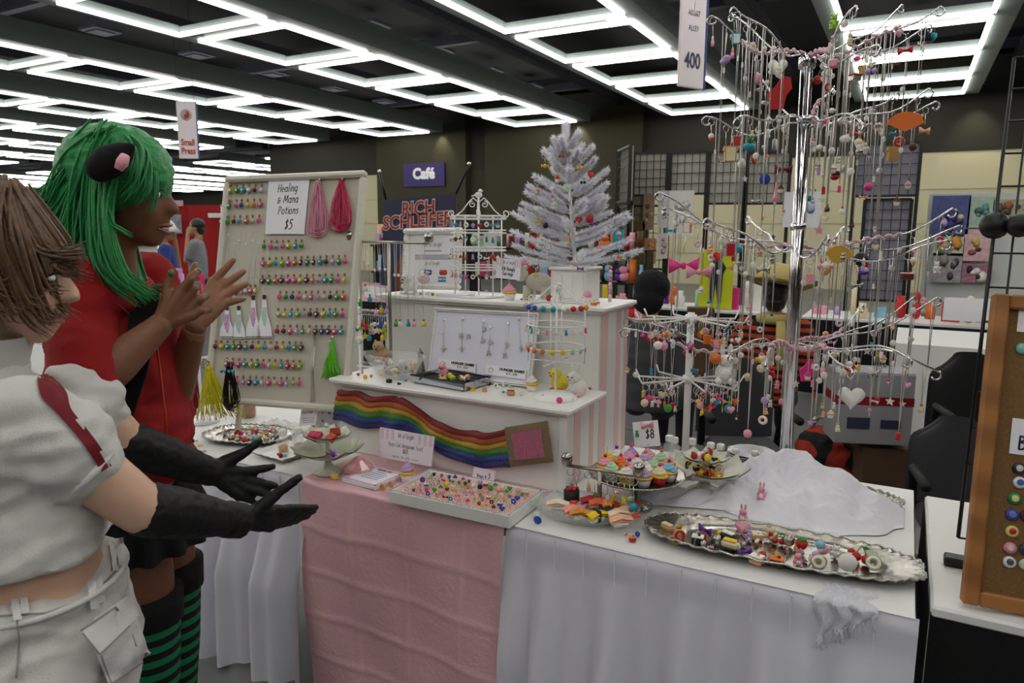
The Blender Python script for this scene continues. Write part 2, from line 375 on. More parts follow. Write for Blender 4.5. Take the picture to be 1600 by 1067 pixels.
for k, (x, n, lab) in enumerate(((3.75, 12, 'ceiling light raft out beyond the right edge of the hall view'), (-1.216, 12, 'rightmost ceiling light raft, behind the jewellery tree'), (-6.05, 12, 'ceiling light raft second from the right, behind the numbered banner'),
        (-10.98, 12, 'long ceiling light raft third from the right, above the white tree'), (-16.3, 12, 'ceiling light raft fourth from the right, above the Small Press banner'), (-21.3, 11, 'ceiling light raft fifth from the right, passing behind the Small Press banner'))):
    raft(x, YE, n, lab)
for k in range(6):
    raft(-26.3-5*k, YE, 10, f'distant left ceiling light raft, {ordn(k)} past the pillar end wall', False)
for k in range(8):
    raft(-26.3-5*k, 42.5, 8, f'farthest row ceiling light raft, {ordn(k)} from its right end', False)
mb = MB()
for i, x in enumerate((1.9, -2.9, -7.9, -13.1, -18.3, -23.4, -28.5, -33.5)):
    mb = MB().box((x, 7, RZ0+.75), (.3, 28, .3)); obj(f'trim_{i+2}', mb, beam_m, kind='structure')
for i, y in enumerate((2, 8, 14, 19.9)):
    mb = MB().box((-14, y, RZ0+.95), (46, .16, .2)); obj(f'trim_{i+12}', mb, beam_m, kind='structure')
mb = MB().box((-34, 20.8, RZ0+.15), (22.6, .3, .5)); obj('trim_20', mb, beam_m, kind='structure')
# wall-washer lamps on the far wall
for i, (px, py) in enumerate(((690, 252), (905, 205), (1520, 250))):
    p = at_y(px, py, 20.7); t = thing('wall_lamp', ['recessed wall lamp above the purple Café sign', 'recessed wall lamp behind the tip of the white tree', 'recessed wall lamp above the cream wall at right'][i], 'lamp', (p.x, 20.45, RZ0+.2))
    obj('housing', MB().lathe([(.08, .0), (.09, .12), (.03, .14)], 12), vent_m, t, world=False)
    L = bpy.data.lights.new('wall_lamp_bulb', 'SPOT'); L.energy = 90; L.spot_size = rad(70); L.spot_blend = .8; L.color = (1, .93, .7); L.shadow_soft_size = .06
    lo = bpy.data.objects.new('wall_lamp_bulb', L); COL.objects.link(lo); lo.parent = t; lo.location = (0, 0, -.02); lo.rotation_euler = (rad(17), 0, 0)
# hanging aisle banners
ban_m = mat('banner_print', '#d9c4d6', .7, var=.04, c2='#ecebe4', scale=1.2)
red_m = mat('banner_red', '#b8442e', .7); blue_m = mat('banner_edge_blue', '#3d4a8c', .6)
def banner(px, py, d, w, h, yawdeg, label, lines, sub=None):
    p = at_d(px, py, d); t = thing('hanging_banner', label, 'banner', p, group='hanging aisle banners')
    X = RZ(rad(yawdeg)) @ RX(rad(90))
    obj('panel', MB().at(X).box((0, -h/2, 0), (w, h, .03), .008), ban_m, t, world=False)
    obj('edge_strip', MB().at(X).box((w/2+.012, -h/2, 0), (.02, h, .034)), blue_m, t, world=False)
    c = obj('emblem', MB().at(X @ T(0, -.24*h, .017)).lathe([(0, 0), (w*.3, 0), (w*.3, .002), (0, .002)], 24), mat('emblem_ring', '#e8e4dc', .6, c2='#3a2c28', scale=9), t, world=False)
    obj('emblem_mark', MB().at(X @ T(0, -.24*h, .019)).prism([(-.03, -.07), (.04, -.06), (.07, 0), (.05, .06), (-.02, .075), (.01, .02), (-.05, .01)], .003), mat('emblem_red', '#a8382c', .6), c, world=False)
    for s_ in (-1, 1): obj('wire', MB().tube([(s_*w*.42*cos(rad(yawdeg)), s_*w*.42*sin(rad(yawdeg)), 0), (s_*w*.42*cos(rad(yawdeg)), s_*w*.42*sin(rad(yawdeg)), RZ0+1.2-p.z)], .004, 4), black, t, world=False)
    for s, sz, y, m, b in lines: letters(s, sz, X @ T(0, -y*h, .018), m, t, bold=b, sx=.72)
    return t
ink_n = mat('banner_number_ink', '#3b3f58', .7)
banner(290, 158, 14, .36, 1.1, 38, 'tall lilac Small Press banner hanging over the far aisle', [('Small', .17, .72, red_m, .006), ('Press', .17, .87, red_m, .006)])
banner(1088, -98, 7, .36, 1.42, 62, 'tall pale banner numbered 400 hanging behind the jewellery tree', [('ARTIST', .075, .5, ink_n, 0), ('ALLEY', .075, .6, ink_n, 0), ('400', .21, .82, ink_n, .005)])
# Café sign on the far wall
a, b = at_y(631, 258, 20.7), at_y(695, 289, 20.7)
p = (a+b)/2; t = thing('cafe_sign', 'purple Café sign high on the dark far wall', 'sign', p)
obj('panel', MB().box((0, 0, 0), (b.x-a.x, .04, a.z-b.z+.05)), mat('cafe_purple', '#3a2760', .6, c2='#2a2a6e', scale=2), t, world=False)
letters('Café', .5, T(0, -.025, .03) @ RX(rad(90)), paper, t, bold=.025)
# ------------------------------------------------------------------ small charms: one mesh per kind and colour, about 1 unit tall, +Z up, facing -Y
HUE = {'pink': '#f0a0b8', 'hotpink': '#e83c8c', 'red': '#c81e22', 'orange': '#e8762a', 'yellow': '#f0cc2c', 'green': '#3c9c3c', 'lime': '#9cc83c', 'turquoise': '#1c9cb0', 'blue': '#2c4cb4', 'purple': '#6a2ca0', 'lilac': '#c4a4dc', 'white': '#f2efe8', 'cream': '#ecdcb4', 'brown': '#5c3420', 'black': '#141214', 'gold': '#d8a83c', 'mint': '#b4e0b8', 'grey': '#a8a8a8', 'peach': '#f0b088', 'maroon': '#701824', 'skyblue': '#8cc4e4', 'tan': '#c89c64', 'silver': '#c8c8c8', 'salmon': '#f08868'}
SAY = {'hotpink': 'hot pink', 'skyblue': 'sky blue'}
def cm(c, jel=False): return silver if c == 'silver' else (jelly(HUE[c]) if jel else clay(HUE[c]))
def swirl(b, r, h, z0, turns=3, n=12):
    pr = []
    for i in range(turns*4+1):
        t = i/(turns*4); rr = r*(1-t)**.8*(1+.12*cos(i*pi/2))+.02*r; pr.append((max(rr, .004), z0+h*t))
    b.lathe(pr, n, wob=lambda a, j: 1+.05*sin(a*5+j*.9))
CH = {}
def charm(kind, c='pink', c2='white'):
    k = (kind, c, c2)
    if k in CH: return CH[k]
    b = MB(); ms = [cm(c), cm(c2)]
    if kind == 'cupcake':
        ms = [cm(c), cm('gold' if c2 == 'white' else c2), cm('white')]
        b.mt(2).lathe([(.27, 0), (.36, .42)], 14, wob=lambda a, j: 1+.03*sin(a*14)); b.mt(1).lathe([(.37, .4), (.42, .44), (.42, .5), (.36, .54)], 14); b.mt(0); swirl(b, .4, .5, .52)
    elif kind == 'bear':
        ms = [cm(c, True)]
        b.sphere((0, 0, .38), (.26, .2, .32)).sphere((0, -.02, .78), (.2, .18, .2)).sphere((-.15, 0, .95), (.08, .06, .08), 8, 5).sphere((.15, 0, .95), (.08, .06, .08), 8, 5)
        for s in (-1, 1): b.sphere((s*.2, -.14, .48), (.09, .12, .09), 8, 5).sphere((s*.18, -.14, .12), (.11, .15, .11), 8, 5)
    elif kind == 'heart':
        p = [(sin(t)**3*.5, .5+(13*cos(t)-5*cos(2*t)-2*cos(3*t)-cos(4*t))/32) for t in [2*pi*i/22 for i in range(22)]][::-1]
        b.at(RX(pi/2)).prism(p, .2, -.1, True)
    elif kind == 'bow':
        b.sphere((0, 0, .5), (.12, .12, .14), 8, 6)
        for s in (-1, 1): b.at(T(s*.1, 0, .5) @ RX(pi/2)).prism([(0, -.06), (s*.42, -.3), (s*.46, .3), (0, .06)][::s], .16, -.08, True)
    elif kind == 'star':
        p = [((.5 if i % 2 == 0 else .22)*sin(pi*i/5), .5+(.5 if i % 2 == 0 else .22)*cos(pi*i/5)) for i in range(10)][::-1]; b.at(RX(pi/2)).prism(p, .16, -.08)
    elif kind == 'donut':
        b.torus((0, 0, .5), .32, .17, 16, 8, RX(pi/2)); b.mt(1).at(T(0, -.06, 0)).torus((0, 0, .5), .32, .14, 16, 8, RX(pi/2))
    elif kind == 'ball': b.sphere((0, 0, .5), .5, 12, 8)
    elif kind == 'bead': b.at(T(0, 0, .5)).lathe([(.15, -.5), (.42, -.3), (.5, 0), (.42, .3), (.15, .5)], 10)
    elif kind == 'flower':
        for i in range(5): b.sphere((.3*cos(i*1.2566), 0, .5+.3*sin(i*1.2566)), (.22, .1, .22), 8, 5)
        b.mt(1).sphere((0, -.05, .5), (.16, .12, .16), 8, 6)
    elif kind == 'cake':
        b.at(T(0, 0, .25)).box((0, 0, 0), (.9, .7, .5), .06); b.mt(1).at(T(0, 0, .55)).box((0, 0, 0), (.94, .74, .14), .05); b.mt(0).sphere((.1, 0, .12), .12, 8, 6)
    elif kind == 'candy':
        b.sphere((0, 0, .5), (.3, .28, .28), 10, 7)
        for s in (-1, 1): b.mt(1).at(T(s*.26, 0, .5) @ RY(s*pi/2)).lathe([(.06, 0), (.24, .24)], 8, wob=lambda a, j: 1+.15*sin(a*4))
    elif kind == 'strawberry':
        b.lathe([(.02, 0), (.3, .35), (.4, .62), (.3, .8), (.05, .86)], 12); ms[1] = cm('green'); b.mt(1).lathe([(.32, .82), (.12, .9), (.04, 1)], 10, wob=lambda a, j: 1+.3*sin(a*5))
    elif kind == 'cherry':
        ms[1] = cm('green')
        for s in (-1, 1): b.mt(0).sphere((s*.26, 0, .26), .25, 10, 8); b.mt(1).tube([(s*.26, 0, .45), (s*.15, 0, .75), (0, 0, .95)], .03, 5)
        b.at(T(.18, 0, .9) @ RX(pi/2)).prism([(-.18, 0), (.05, -.1), (.25, .02), (.02, .1)], .05, -.02)
    elif kind == 'icecream':
        b.mt(1).lathe([(.02, 0), (.26, .55)], 12); b.mt(0).sphere((0, 0, .68), (.3, .3, .3), 12, 8)
    elif kind == 'tooth': b.lathe([(.3, .3), (.36, .6), (.34, .9), (.12, 1)], 12).lathe([(.06, 0), (.14, .3)], 8); b.at(T(-.16, 0, 0)).lathe([(.05, 0), (.15, .34)], 8).at(T(.16, 0, 0)).lathe([(.05, 0), (.15, .34)], 8)
    elif kind == 'bunny':
        b.sphere((0, 0, .28), (.26, .22, .28)).sphere((0, -.04, .6), (.2, .18, .18))
        for s in (-1, 1): b.sphere((s*.1, 0, .88), (.06, .04, .18), 8, 6).sphere((s*.16, -.14, .1), (.1, .14, .1), 8, 5)
        b.mt(1).sphere((0, -.22, .28), (.13, .04, .14), 8, 6)
    elif kind == 'mushroom': b.mt(1).lathe([(.18, 0), (.14, .5)], 10); b.mt(0).lathe([(.1, .48), (.42, .5), (.4, .7), (.2, .95), (.02, 1)], 12)
    elif kind == 'fish': b.sphere((0, 0, .5), (.4, .14, .26), 10, 7); b.mt(1).at(T(.36, 0, .5) @ RX(pi/2)).prism([(0, 0), (.25, -.22), (.25, .22)], .1, -.05)
    elif kind == 'lolly': b.at(T(0, 0, .7) @ RX(pi/2)).lathe([(0, -.06), (.3, -.06), (.3, .06), (0, .06)], 14); b.mt(1).at(MX.Identity(4)).tube([(0, 0, 0), (0, 0, .45)], .04, 6)
    elif kind == 'bottle':
        ms = [cm(c, True), cork]; b.lathe([(.26, 0), (.3, .05), (.3, .5), (.14, .62), (.14, .72)], 10); b.mt(1).lathe([(.13, .7), (.16, .95)], 8)
    elif kind == 'toast': b.at(RX(pi/2)).prism([(-.36, 0), (.36, 0), (.36, .6), (.46, .72), (.4, .95), (0, 1), (-.4, .95), (-.46, .72), (-.36, .6)], .3, -.15); b.mt(1).at(T(0, -.16, .06)@ RX(pi/2)).prism([(-.28, 0), (.28, 0), (.3, .6), (.3, .82), (-.3, .82), (-.3, .6)], .02, 0)
    elif kind == 'slipper': b.sphere((0, 0, .3), (.24, .5, .2), 10, 7); b.mt(1).sphere((0, -.2, .42), (.24, .3, .2), 10, 7)
    elif kind == 'lipstick': b.mt(1).lathe([(.16, 0), (.16, .5)], 10); b.mt(0).lathe([(.11, .48), (.11, .85), (.03, 1)], 10)
    elif kind == 'tower': b.lathe([(.26, 0), (.12, .3), (.07, .6), (.03, 1)], 4)
    elif kind == 'tag': b.at(RX(pi/2)).prism([(-.2, 0), (.2, 0), (.2, .8), (0, 1), (-.2, .8)], .03, -.015)
    elif kind == 'disc': b.at(T(0, 0, .5) @ RX(pi/2)).lathe([(0, -.04), (.48, -.04), (.5, 0), (.48, .04), (0, .04)], 16)
    elif kind == 'ring': b.torus((0, 0, .5), .44, .06, 18, 5, RX(pi/2))
    elif kind == 'loaf': b.at(T(0, 0, .3)).box((0, 0, 0), (1, .5, .5), .15); b.mt(1).at(T(0, 0, .58)).box((0, 0, 0), (.8, .4, .12), .05)
    elif kind == 'fan': b.at(RX(pi/2)).prism([(0, .1)]+[(.8*cos(a), .1+.8*sin(a)) for a in [rad(25+13*i) for i in range(11)]], .06, -.03)
    elif kind == 'mitt': b.at(RX(pi/2)).prism([(-.2, 0), (.2, 0), (.26, .4), (.42, .62), (.36, .95), (.1, 1), (-.06, .72), (-.3, .5)], .1, -.05)
    CH[k] = b.mesh(kind+'_charm', ms); return CH[k]
KINDS = ['cupcake', 'bear', 'heart', 'bow', 'star', 'donut', 'ball', 'flower', 'cake', 'candy', 'strawberry', 'cherry', 'icecream', 'bunny', 'mushroom', 'bottle', 'toast', 'lolly', 'slipper', 'fish']
COLS = ['pink', 'hotpink', 'red', 'orange', 'yellow', 'green', 'turquoise', 'purple', 'lilac', 'white', 'cream', 'brown', 'peach', 'skyblue', 'black', 'mint', 'white', 'pink', 'red']
KSAY = {'icecream': 'ice-cream cone', 'lolly': 'lollipop', 'bear': 'gummy bear', 'cake': 'square cake', 'loaf': 'bread roll', 'mitt': 'mitten', 'tower': 'little tower', 'disc': 'round disc', 'fan': 'folded pastry fan', 'ring': 'key ring'}
LABN = {}
def uniq(base, place):
    """ordinal wording that singles a look-alike out"""
    k = (base, place); LABN[k] = LABN.get(k, 0)+1; n = LABN[k]
    return f'{base} {place}' if n == 1 else f'{ordn(n-1)} {base} {place}'
def put(kind, c, c2, X, place, group, size, cat='charm'):
    lab = uniq(f'{SAY.get(c, c)} {KSAY.get(kind, kind)} charm', place)
    return obj(kind+'_charm', charm(kind, c, c2), None, X=X @ MX.Scale(size, 4), label=lab, cat=cat, group=group)
def cupcake(loc, s, c, label, wrap='white', rim='gold', group=None, eye=True, top=None):
    t = thing('toy_cupcake', label, 'toy cupcake', loc, R.uniform(0, 6), group); X = MX.Scale(s, 4)
    obj('wrapper', MB().at(X).lathe([(.27, 0), (.36, .42)], 20, wob=lambda a, j: 1+.03*sin(a*20)), clay(HUE[wrap]), t, world=False)
    obj('cake_rim', MB().at(X).lathe([(.37, .4), (.42, .44), (.42, .5), (.36, .54)], 18), clay('#e8b83c') if rim == 'gold' else clay(HUE[rim]), t, world=False)
    f = MB().at(X); pts = []; rr = []
    for i in range(46):
        q = i/45; a = q*3.3*2*pi; r0 = .29*(1-q)**.9; pts.append((r0*cos(a), r0*sin(a), .55+.42*q)); rr.append(.12*(1-q*.72))
    f.tube(pts, rr, 7); f.lathe([(.3, .5), (.25, .72), (.04, .98)], 12)
    obj('frosting', f, clay(HUE[c]), t, world=False)
    if top: obj('topping', MB().at(X @ T(0, 0, 1.0)).sphere((0, 0, 0), .1, 8, 6), clay(HUE[top]), t, world=False)
    if eye: obj('wire_eye', MB().at(X @ T(0, 0, 1.1)).torus((0, 0, 0), .09, .015, 10, 4, RX(pi/2)), chrome, t, world=False)
    return t
def plush_ball(b, c, r, seed=0, n=140, ln=.35):
    """fuzzy body: ellipsoid with short tufts"""
    rr = random.Random(seed); b.sphere(c, r, 16, 10); r = r if hasattr(r, '__len__') else (r, r, r)
    for i in range(n):
        z = rr.uniform(-1, 1); a = rr.uniform(0, 2*pi); q = math.sqrt(1-z*z); d = V((q*cos(a), q*sin(a), z)); p = V((c[0]+d.x*r[0], c[1]+d.y*r[1], c[2]+d.z*r[2]))
        t1 = d.cross(V((rr.uniform(-1, 1), rr.uniform(-1, 1), rr.uniform(-1, 1)))).normalized()*r[0]*.09; e = p+d*r[0]*ln*rr.uniform(.4, .8)*.5+t1*rr.uniform(-1, 1)
        b.add([p-t1, p+t1, e], [(0, 1, 2)])
# ------------------------------------------------------------------ the stall table and its cloths
TZ = .74; TX0, TX1, TY0, TY1 = -2.78, .07, 1.64, 2.5
wood = mat('pale_wood', '#a88a62', .6, var=.25, scale=12)
skirt_m = mat('white_satin_skirt', '#dcdbe6', .55, var=.05, scale=6, sheen=.2, bump=.06, bscale=60)
topcloth_m = mat('white_vinyl_cover', '#e6e6e4', .45, var=.04, scale=5, bump=.05, bscale=25)
pink_m = mat('iridescent_pink_sheet', '#ecc0ba', .34, var=.1, c2='#dca8ba', scale=9, coat=.5, bump=.22, bscale=70)
pink_m.node_tree.nodes['Principled BSDF'].inputs['Thin Film Thickness'].default_value = 380
t = thing('stall_table', 'long folding table under the white skirts, holding the craft stall', 'table', ((TX0+TX1)/2, 2.07, 0))
obj('tabletop', MB().box(((TX0+TX1)/2, (TY0+TY1)/2, TZ-.022), (TX1-TX0-.01, TY1-TY0-.01, .035), .006), wood, t)
for x in (TX0+.15, TX0+.62, TX1-.15):
    for y in (TY0+.12, TY1-.12): obj('leg', MB().at(T(x, y, 0)).lathe([(.022, 0), (.025, .7)], 10), wood, t)
def topf(u, v):
    x = lerp(TX0-.004, TX1+.004, u); y = lerp(TY0-.004, TY1+.004, v); return (x, y, TZ+.001+.0012*sin(x*7+y*5))
mb = MB().grid(topf, 60, 20)
mb.grid(lambda u, v: (TX1+.006+.01*sin(u*22)*v, lerp(TY0, TY1, u), TZ+.001-v*.22), 30, 6)
mb.grid(lambda u, v: (lerp(TX0, TX1, u), TY1+.005+.006*sin(u*60)*v, TZ+.001-v*.3), 80, 5)
obj('table_cover', mb, topcloth_m, label='plain white cover spread over the stall tabletop', cat='tablecloth', base=(TX0+1.2, 2.07, TZ))
def skirt(x0, x1, hem, label, seed, n=150):
    rr = random.Random(seed); ph = [rr.uniform(0, 6.28) for _ in range(5)]; A = [rr.uniform(.5, 1) for _ in range(5)]
    def f(u, v):
        x = lerp(x0, x1, u); h = hem(u); z = TZ+.001-v*(TZ-h); w = min(1, max(0, (v-.12)/.4)); L = x
        y = TY0-.008-w*(.036*A[0]*(1+sin(L*33+ph[0]+.6*v+.5*sin(L*9)))+.018*(1+sin(L*67+ph[1]+v)) + .012*(1+sin(L*9+ph[2]-v)))-.012*v
        y -= .004*abs(sin(L*pi/.085))*(1-w)*min(1, v/.03)
        if v < .01: y = TY0+.002
        return (x, y, z)
    t = thing('table_skirt', label, 'table skirt', ((x0+x1)/2, TY0, hem(.5)))
    obj('drape', MB().grid(f, n, 40), skirt_m, t)
    b = MB()
    k = math.ceil(x0/.085)
    while k*.085 < x1:
        b.box((k*.085, TY0-.011, TZ-.05), (.003, .004, .09)); k += 1
    for p in range(0): pass
    obj('pleat_seams', b, mat('skirt_seam', '#f2f2f8', .6), t, kind='stuff')
skirt(-.915, TX1+.012, lambda u: .02, 'white pleated table skirt at the right front of the stall', 3)
hemz = at_y(340, 1003, TY0).z
skirt(TX0, -1.66, lambda u: lerp(hemz, hemz-.01, u) if u < .62 else lerp(hemz-.01, .03, min(1, (u-.62)/.12)), 'white table skirt left of the pink sheet, hem lifted off the floor', 5, 120)
# right end of the skirt
# pink sheet over the middle
def pinkf(u, v):
    xt = lerp(-1.678, -.914, u)
    if v < .28:
        y = lerp(1.925, TY0-.012, v/.28); return (xt, y, TZ+.004+.001*sin(xt*31+y*25))
    w = (v-.28)/.72; z = lerp(TZ+.004, .0, w)
    cr = 0
    for i in range(1, 4): cr += .0045*math.exp(-((u-i*.27)/.012)**2)
    for i in range(1, 5): cr += .004*math.exp(-((w-i*.2-.03*u)/.012)**2)
    y = TY0-.016-.014*min(1, w*5)-cr-.008*sin(u*6+w*3)-.006*sin(u*15-w*9)
    return (xt+.012*w*sin(u*5)+.03*w*(1-u), y, z)
obj('pink_sheet', MB().grid(pinkf, 90, 110), pink_m, label='iridescent pink crinkled sheet hanging over the middle of the table', cat='table cover', base=(-1.3, 1.7, 0))
# ------------------------------------------------------------------ the stepped white display shelf
XL, XR, YA, YB, YC = -1.775, -.88, 1.93, 2.2, 2.48; ZL, ZU = 1.015, 1.30
t = thing('display_shelf', 'white two-step wooden display shelf with pink striped side panels', 'display shelf', ((XL+XR)/2, 2.2, TZ)); SHELF = t
zt = TZ+.004
obj('lower_front_panel', MB().box(((XL+XR)/2, YA+.006, (zt+ZL-.02)/2), (XR-XL, .012, ZL-.02-zt)), whitep, t)
obj('upper_front_panel', MB().box(((XL+XR)/2, YB+.006, (ZL+ZU-.02)/2), (XR-XL, .012, ZU-.02-ZL)), whitep, t)
for s, x in ((1, XR-.006), (-1, XL+.006)):
    obj('side_panel', MB().box((x, (YA+.012+YC)/2, (zt+ZL-.02)/2), (.012, YC-YA-.012, ZL-.02-zt)).box((x, (YB+.012+YC)/2, (ZL-.02+ZU-.02)/2), (.012, YC-YB-.012, ZU-ZL)), whitep, t)
stripe_m = mat('pink_stripe_paper', '#ecc6c4', .6, var=.06, scale=20)
for y0, y1, z1 in ((2.005, 2.055, ZL-.022), (2.13, 2.165, ZL-.022), (2.212, 2.275, ZU-.022), (2.36, 2.40, ZU-.022), (2.44, 2.476, ZU-.022)):
    obj('stripe', MB().box((XR+.0006, (y0+y1)/2, (zt+z1)/2), (.0016, y1-y0, z1-zt)), stripe_m, t)
def slab(y0, y1, z, nm):
    b = MB()
    for dz, e, h in ((-.008, .032, .016), (-.02, .02, .01)):
        b.box(((XL+XR)/2, (y0+y1)/2-e/2, z+dz), (XR-XL+2*e, y1-y0+e, h), .004)
    obj(nm, b, whitep, t)
slab(YA, YB+.006, ZL, 'lower_top'); slab(YB, YC, ZU, 'upper_top')
obj('corner_molding', MB().box((XR-.001, YA+.002, (zt+ZL-.025)/2), (.03, .018, ZL-.025-zt), .003), whitep, t)
# ------------------------------------------------------------------ potion pegboard
TLc, TRc, BLc, BRc = at_d(345, 277, 2.90), at_d(565, 268, 2.70), at_d(330, 628, 2.82), at_d(551, 645, 2.62)
bx = ((TRc-TLc)+(BRc-BLc)).normalized(); by = ((TLc-BLc)+(TRc-BRc)); by = (by-bx*by.dot(bx)).normalized(); bn = bx.cross(by)
BW = ((TRc-TLc).length+(BRc-BLc).length)/2; BH = ((TLc-BLc).length+(TRc-BRc).length)/2
BC = (TLc+TRc+BLc+BRc)/4; BX = basis(BC, bx, by, bn)
def onboard(px, py, lift=0.):
    r = ray(px, py); return EYE + r*((BC+bn*lift-EYE).dot(bn)/r.dot(bn))
def blocal(px, py):
    q = onboard(px, py)-BC; return q.dot(bx), q.dot(by)
t = thing('potion_pegboard', 'tall beige framed pegboard covered with rows of tiny potion charms', 'display board', X=BX)
obj('felt_panel', MB().box((0, 0, -.012), (BW-.04, BH-.04, .012)), mat('beige_felt', '#ccc7b8', .9, var=.06, scale=40, bump=.15, bscale=500), t, world=False)
frm = mat('cream_frame', '#d6d2c4', .45, var=.05, scale=10)
for s in (-1, 1):
    obj('frame_rail', MB().box((0, s*(BH/2-.012), 0), (BW, .026, .034), .008), frm, t, world=False)
    obj('frame_stile', MB().box((s*(BW/2-.012), 0, 0), (.026, BH-.05, .034), .008), frm, t, world=False)
foot = BC-by*(BH/2)
zb = min(foot.z-TZ, .3)
for s in (-1, 1): obj('stand_foot', MB().box((s*.18, -BH/2-zb/2+.012, -.03), (.016, zb-.006, .016)), frm, t, world=False)
PCOL = {'pink': '#e85a9a', 'yellow': '#d8c81e', 'green': '#3f9a3a', 'turquoise': '#1fa3b8', 'clear': '#cfcdbf', 'maroon': '#5a1420', 'blue': '#2a3a8c', 'lilac': '#c9a6cf', 'orange': '#d8763a', 'red': '#b81a30', 'lime': '#8cc43c', 'cream': '#d9d0a8'}
heart = [(0, -.011), (.0085, -.002), (.009, .004), (.006, .008), (.0025, .0085), (-.0025, .0085), (-.006, .008), (-.009, .004), (-.0085, -.002)]
def potion_mesh(shape, colr):
    b = MB(); b.mt(0)
    if shape == 'heart': b.at(T(0, 0, .005)).prism([(x, y) for x, y in heart], .008, -.004, True); neck = .008
    elif shape == 'round': b.at(T(0, 0, .006)).sphere((0, 0, 0), (.0085, .0085, .006), 10, 7); neck = .007
    elif shape == 'diamond': b.at(T(0, 0, .005)).prism([(0, -.013), (.0075, -.002), (.005, .008), (-.005, .008), (-.0075, -.002)], .008, -.004, True); neck = .008
    else: b.at(T(0, 0, .005) @ RX(-pi/2)).lathe([(.0045, -.01), (.0055, -.008), (.0055, .006), (.003, .009)], 8); neck = .008
    b.mt(1).at(T(0, neck+.003, .005) @ RX(-pi/2)).lathe([(.003, -.003), (.0028, .003)], 8)
    b.mt(2).at(T(0, 0, .0105)).box((0, 0, 0), (.006, .006, .001))
    return b.mesh('potion_charm', [jelly(PCOL[colr]), glass, paper])
pc = MB().at(T(0, .016, .005) @ RX(-pi/2)).lathe([(.0032, -.004), (.0038, .004)], 8).mesh('cork', cork)
pl = MB().at(T(0, .022, .005)).torus((0, 0, 0), .003, .0006, 8, 4, RY(pi/2)).tube([(0, .0235, -.001), (0, .0235, .0), (0, .024, -.011)], .0006, 4).mesh('hook', goldm)
PM = {}
Z2 = lambda l: [330+x/5.926 for x in l]
Z3 = lambda l: [330+x/5.333 for x in l]
rows = [(297, 296, Z2([138, 185, 245, 300, 358, 412, 475])), (321, 319, Z2([125, 175, 240, 290, 345, 405, 462])), (346, 344, Z2([110, 162, 220, 272, 332, 390, 450])), (384, 383, Z2([498, 560, 612, 670, 722, 788, 845])),
 (411, 407, [330+(488+58.4*i)/5.926 for i in range(14)]), (438, 436, [330+(485+57.8*i)/5.926 for i in range(14)]), (455, 453, Z3([145, 215, 255, 295, 335, 375])), (463, 463, [330+(578+52.7*i)/5.333 for i in range(11)]),
 (490, 490, [330+(567+52.8*i)/5.333 for i in range(11)]), (516, 517, [330+(558+53*i)/5.333 for i in range(11)]), (540, 542, [330+(42+51.1*i)/5.333 for i in range(15)]), (567, 571, [330+(135+50.8*i)/5.333 for i in range(13)]), (595, 598, [330+(172+51.8*i)/5.333 for i in range(12)])]
seq = {0: 'pink yellow green turquoise clear maroon lilac', 1: 'maroon green pink blue yellow orange pink', 2: 'turquoise green maroon turquoise orange cream pink', 3: 'green pink lilac pink yellow turquoise green', 4: 'pink yellow turquoise lime pink orange maroon green maroon turquoise maroon lilac green pink',
 5: 'maroon green orange maroon pink pink yellow maroon orange lilac turquoise green pink yellow', 6: 'clear pink lilac cream pink yellow', 7: 'pink green blue pink cream pink lilac cream maroon green orange', 8: 'cream yellow turquoise lime lilac maroon maroon yellow turquoise green pink', 9: 'red maroon pink lilac green cream maroon blue maroon pink turquoise',
 10: 'maroon yellow turquoise green maroon turquoise maroon yellow turquoise cream red yellow turquoise green maroon', 11: 'pink red pink turquoise yellow green pink cream yellow turquoise red orange lime', 12: 'red pink lilac maroon turquoise clear pink cream pink lilac lime pink'}
for ri, (ya, yb, xs) in enumerate(rows):
    cs = seq[ri].split(); n = len(xs)
    for i, x in enumerate(xs):
        c = cs[i % len(cs)]; sh = R.choice(['heart', 'round', 'diamond', 'tube', 'round', 'heart'])
        if (sh, c) not in PM: PM[sh, c] = potion_mesh(sh, c)
        u, w = blocal(x, lerp(ya, yb, i/(n-1)))
        o = obj('potion_charm', PM[sh, c], None, X=BX @ T(u, w-.003, 0) @ RZ(R.uniform(-.1, .1)) @ MX.Scale(1.18, 4), label=f'{c} {sh} potion bottle charm, {ordn(i)} in {ordn(ri)} pegboard row', cat='potion charm', group='potion charms on the pegboard')
        obj('cork', pc, None, o, world=False); obj('hook', pl, None, o, world=False)
# paper sign with hand lettering
def paper_sign(name, label, corners, n, cat='sign', m=paper, lift=.003):
    pts = [V(c) for c in corners]; ctr = sum(pts, V())/4
    x = (pts[1]-pts[0]+pts[2]-pts[3]).normalized(); y = n.cross(x).normalized()
    X = basis(ctr+n*lift, x, y, n); t = thing(name, label, cat, X=X); Xi = X.inverted()
    q = [(Xi @ p) for p in pts]; area = sum(q[i].x*q[(i+1) % 4].y-q[(i+1) % 4].x*q[i].y for i in range(4))
    poly = [(p.x, p.y) for p in q]
    if area < 0: poly = poly[::-1]
    obj('sheet', MB().prism(poly, .0015, -.0008), m, t, world=False)
    w = ((pts[1]-pts[0]).length+(pts[2]-pts[3]).length)/2; h = ((pts[3]-pts[0]).length+(pts[2]-pts[1]).length)/2
    return t, w, h
t, w, h = paper_sign('price_sign', 'white sheet hand-lettered Healing & Mana Potions $5 on the pegboard', [onboard(421, 280), onboard(484.5, 278.5), onboard(476, 366), onboard(415, 366)], bn)
b = MB(); sg = 14/FPX*2.8/1.75
for s, y, k in (('Healing', .26, 1), ('& Mana', .06, 1), ('Potions', -.14, 1), ('$5', -.41, 1.25)):
    scribe(b, s, .0185*k, T(.004-y*.03, y*h, .0012) @ RZ(rad(2)), w=.08, shear=.12, sx=.95, gap=.24)
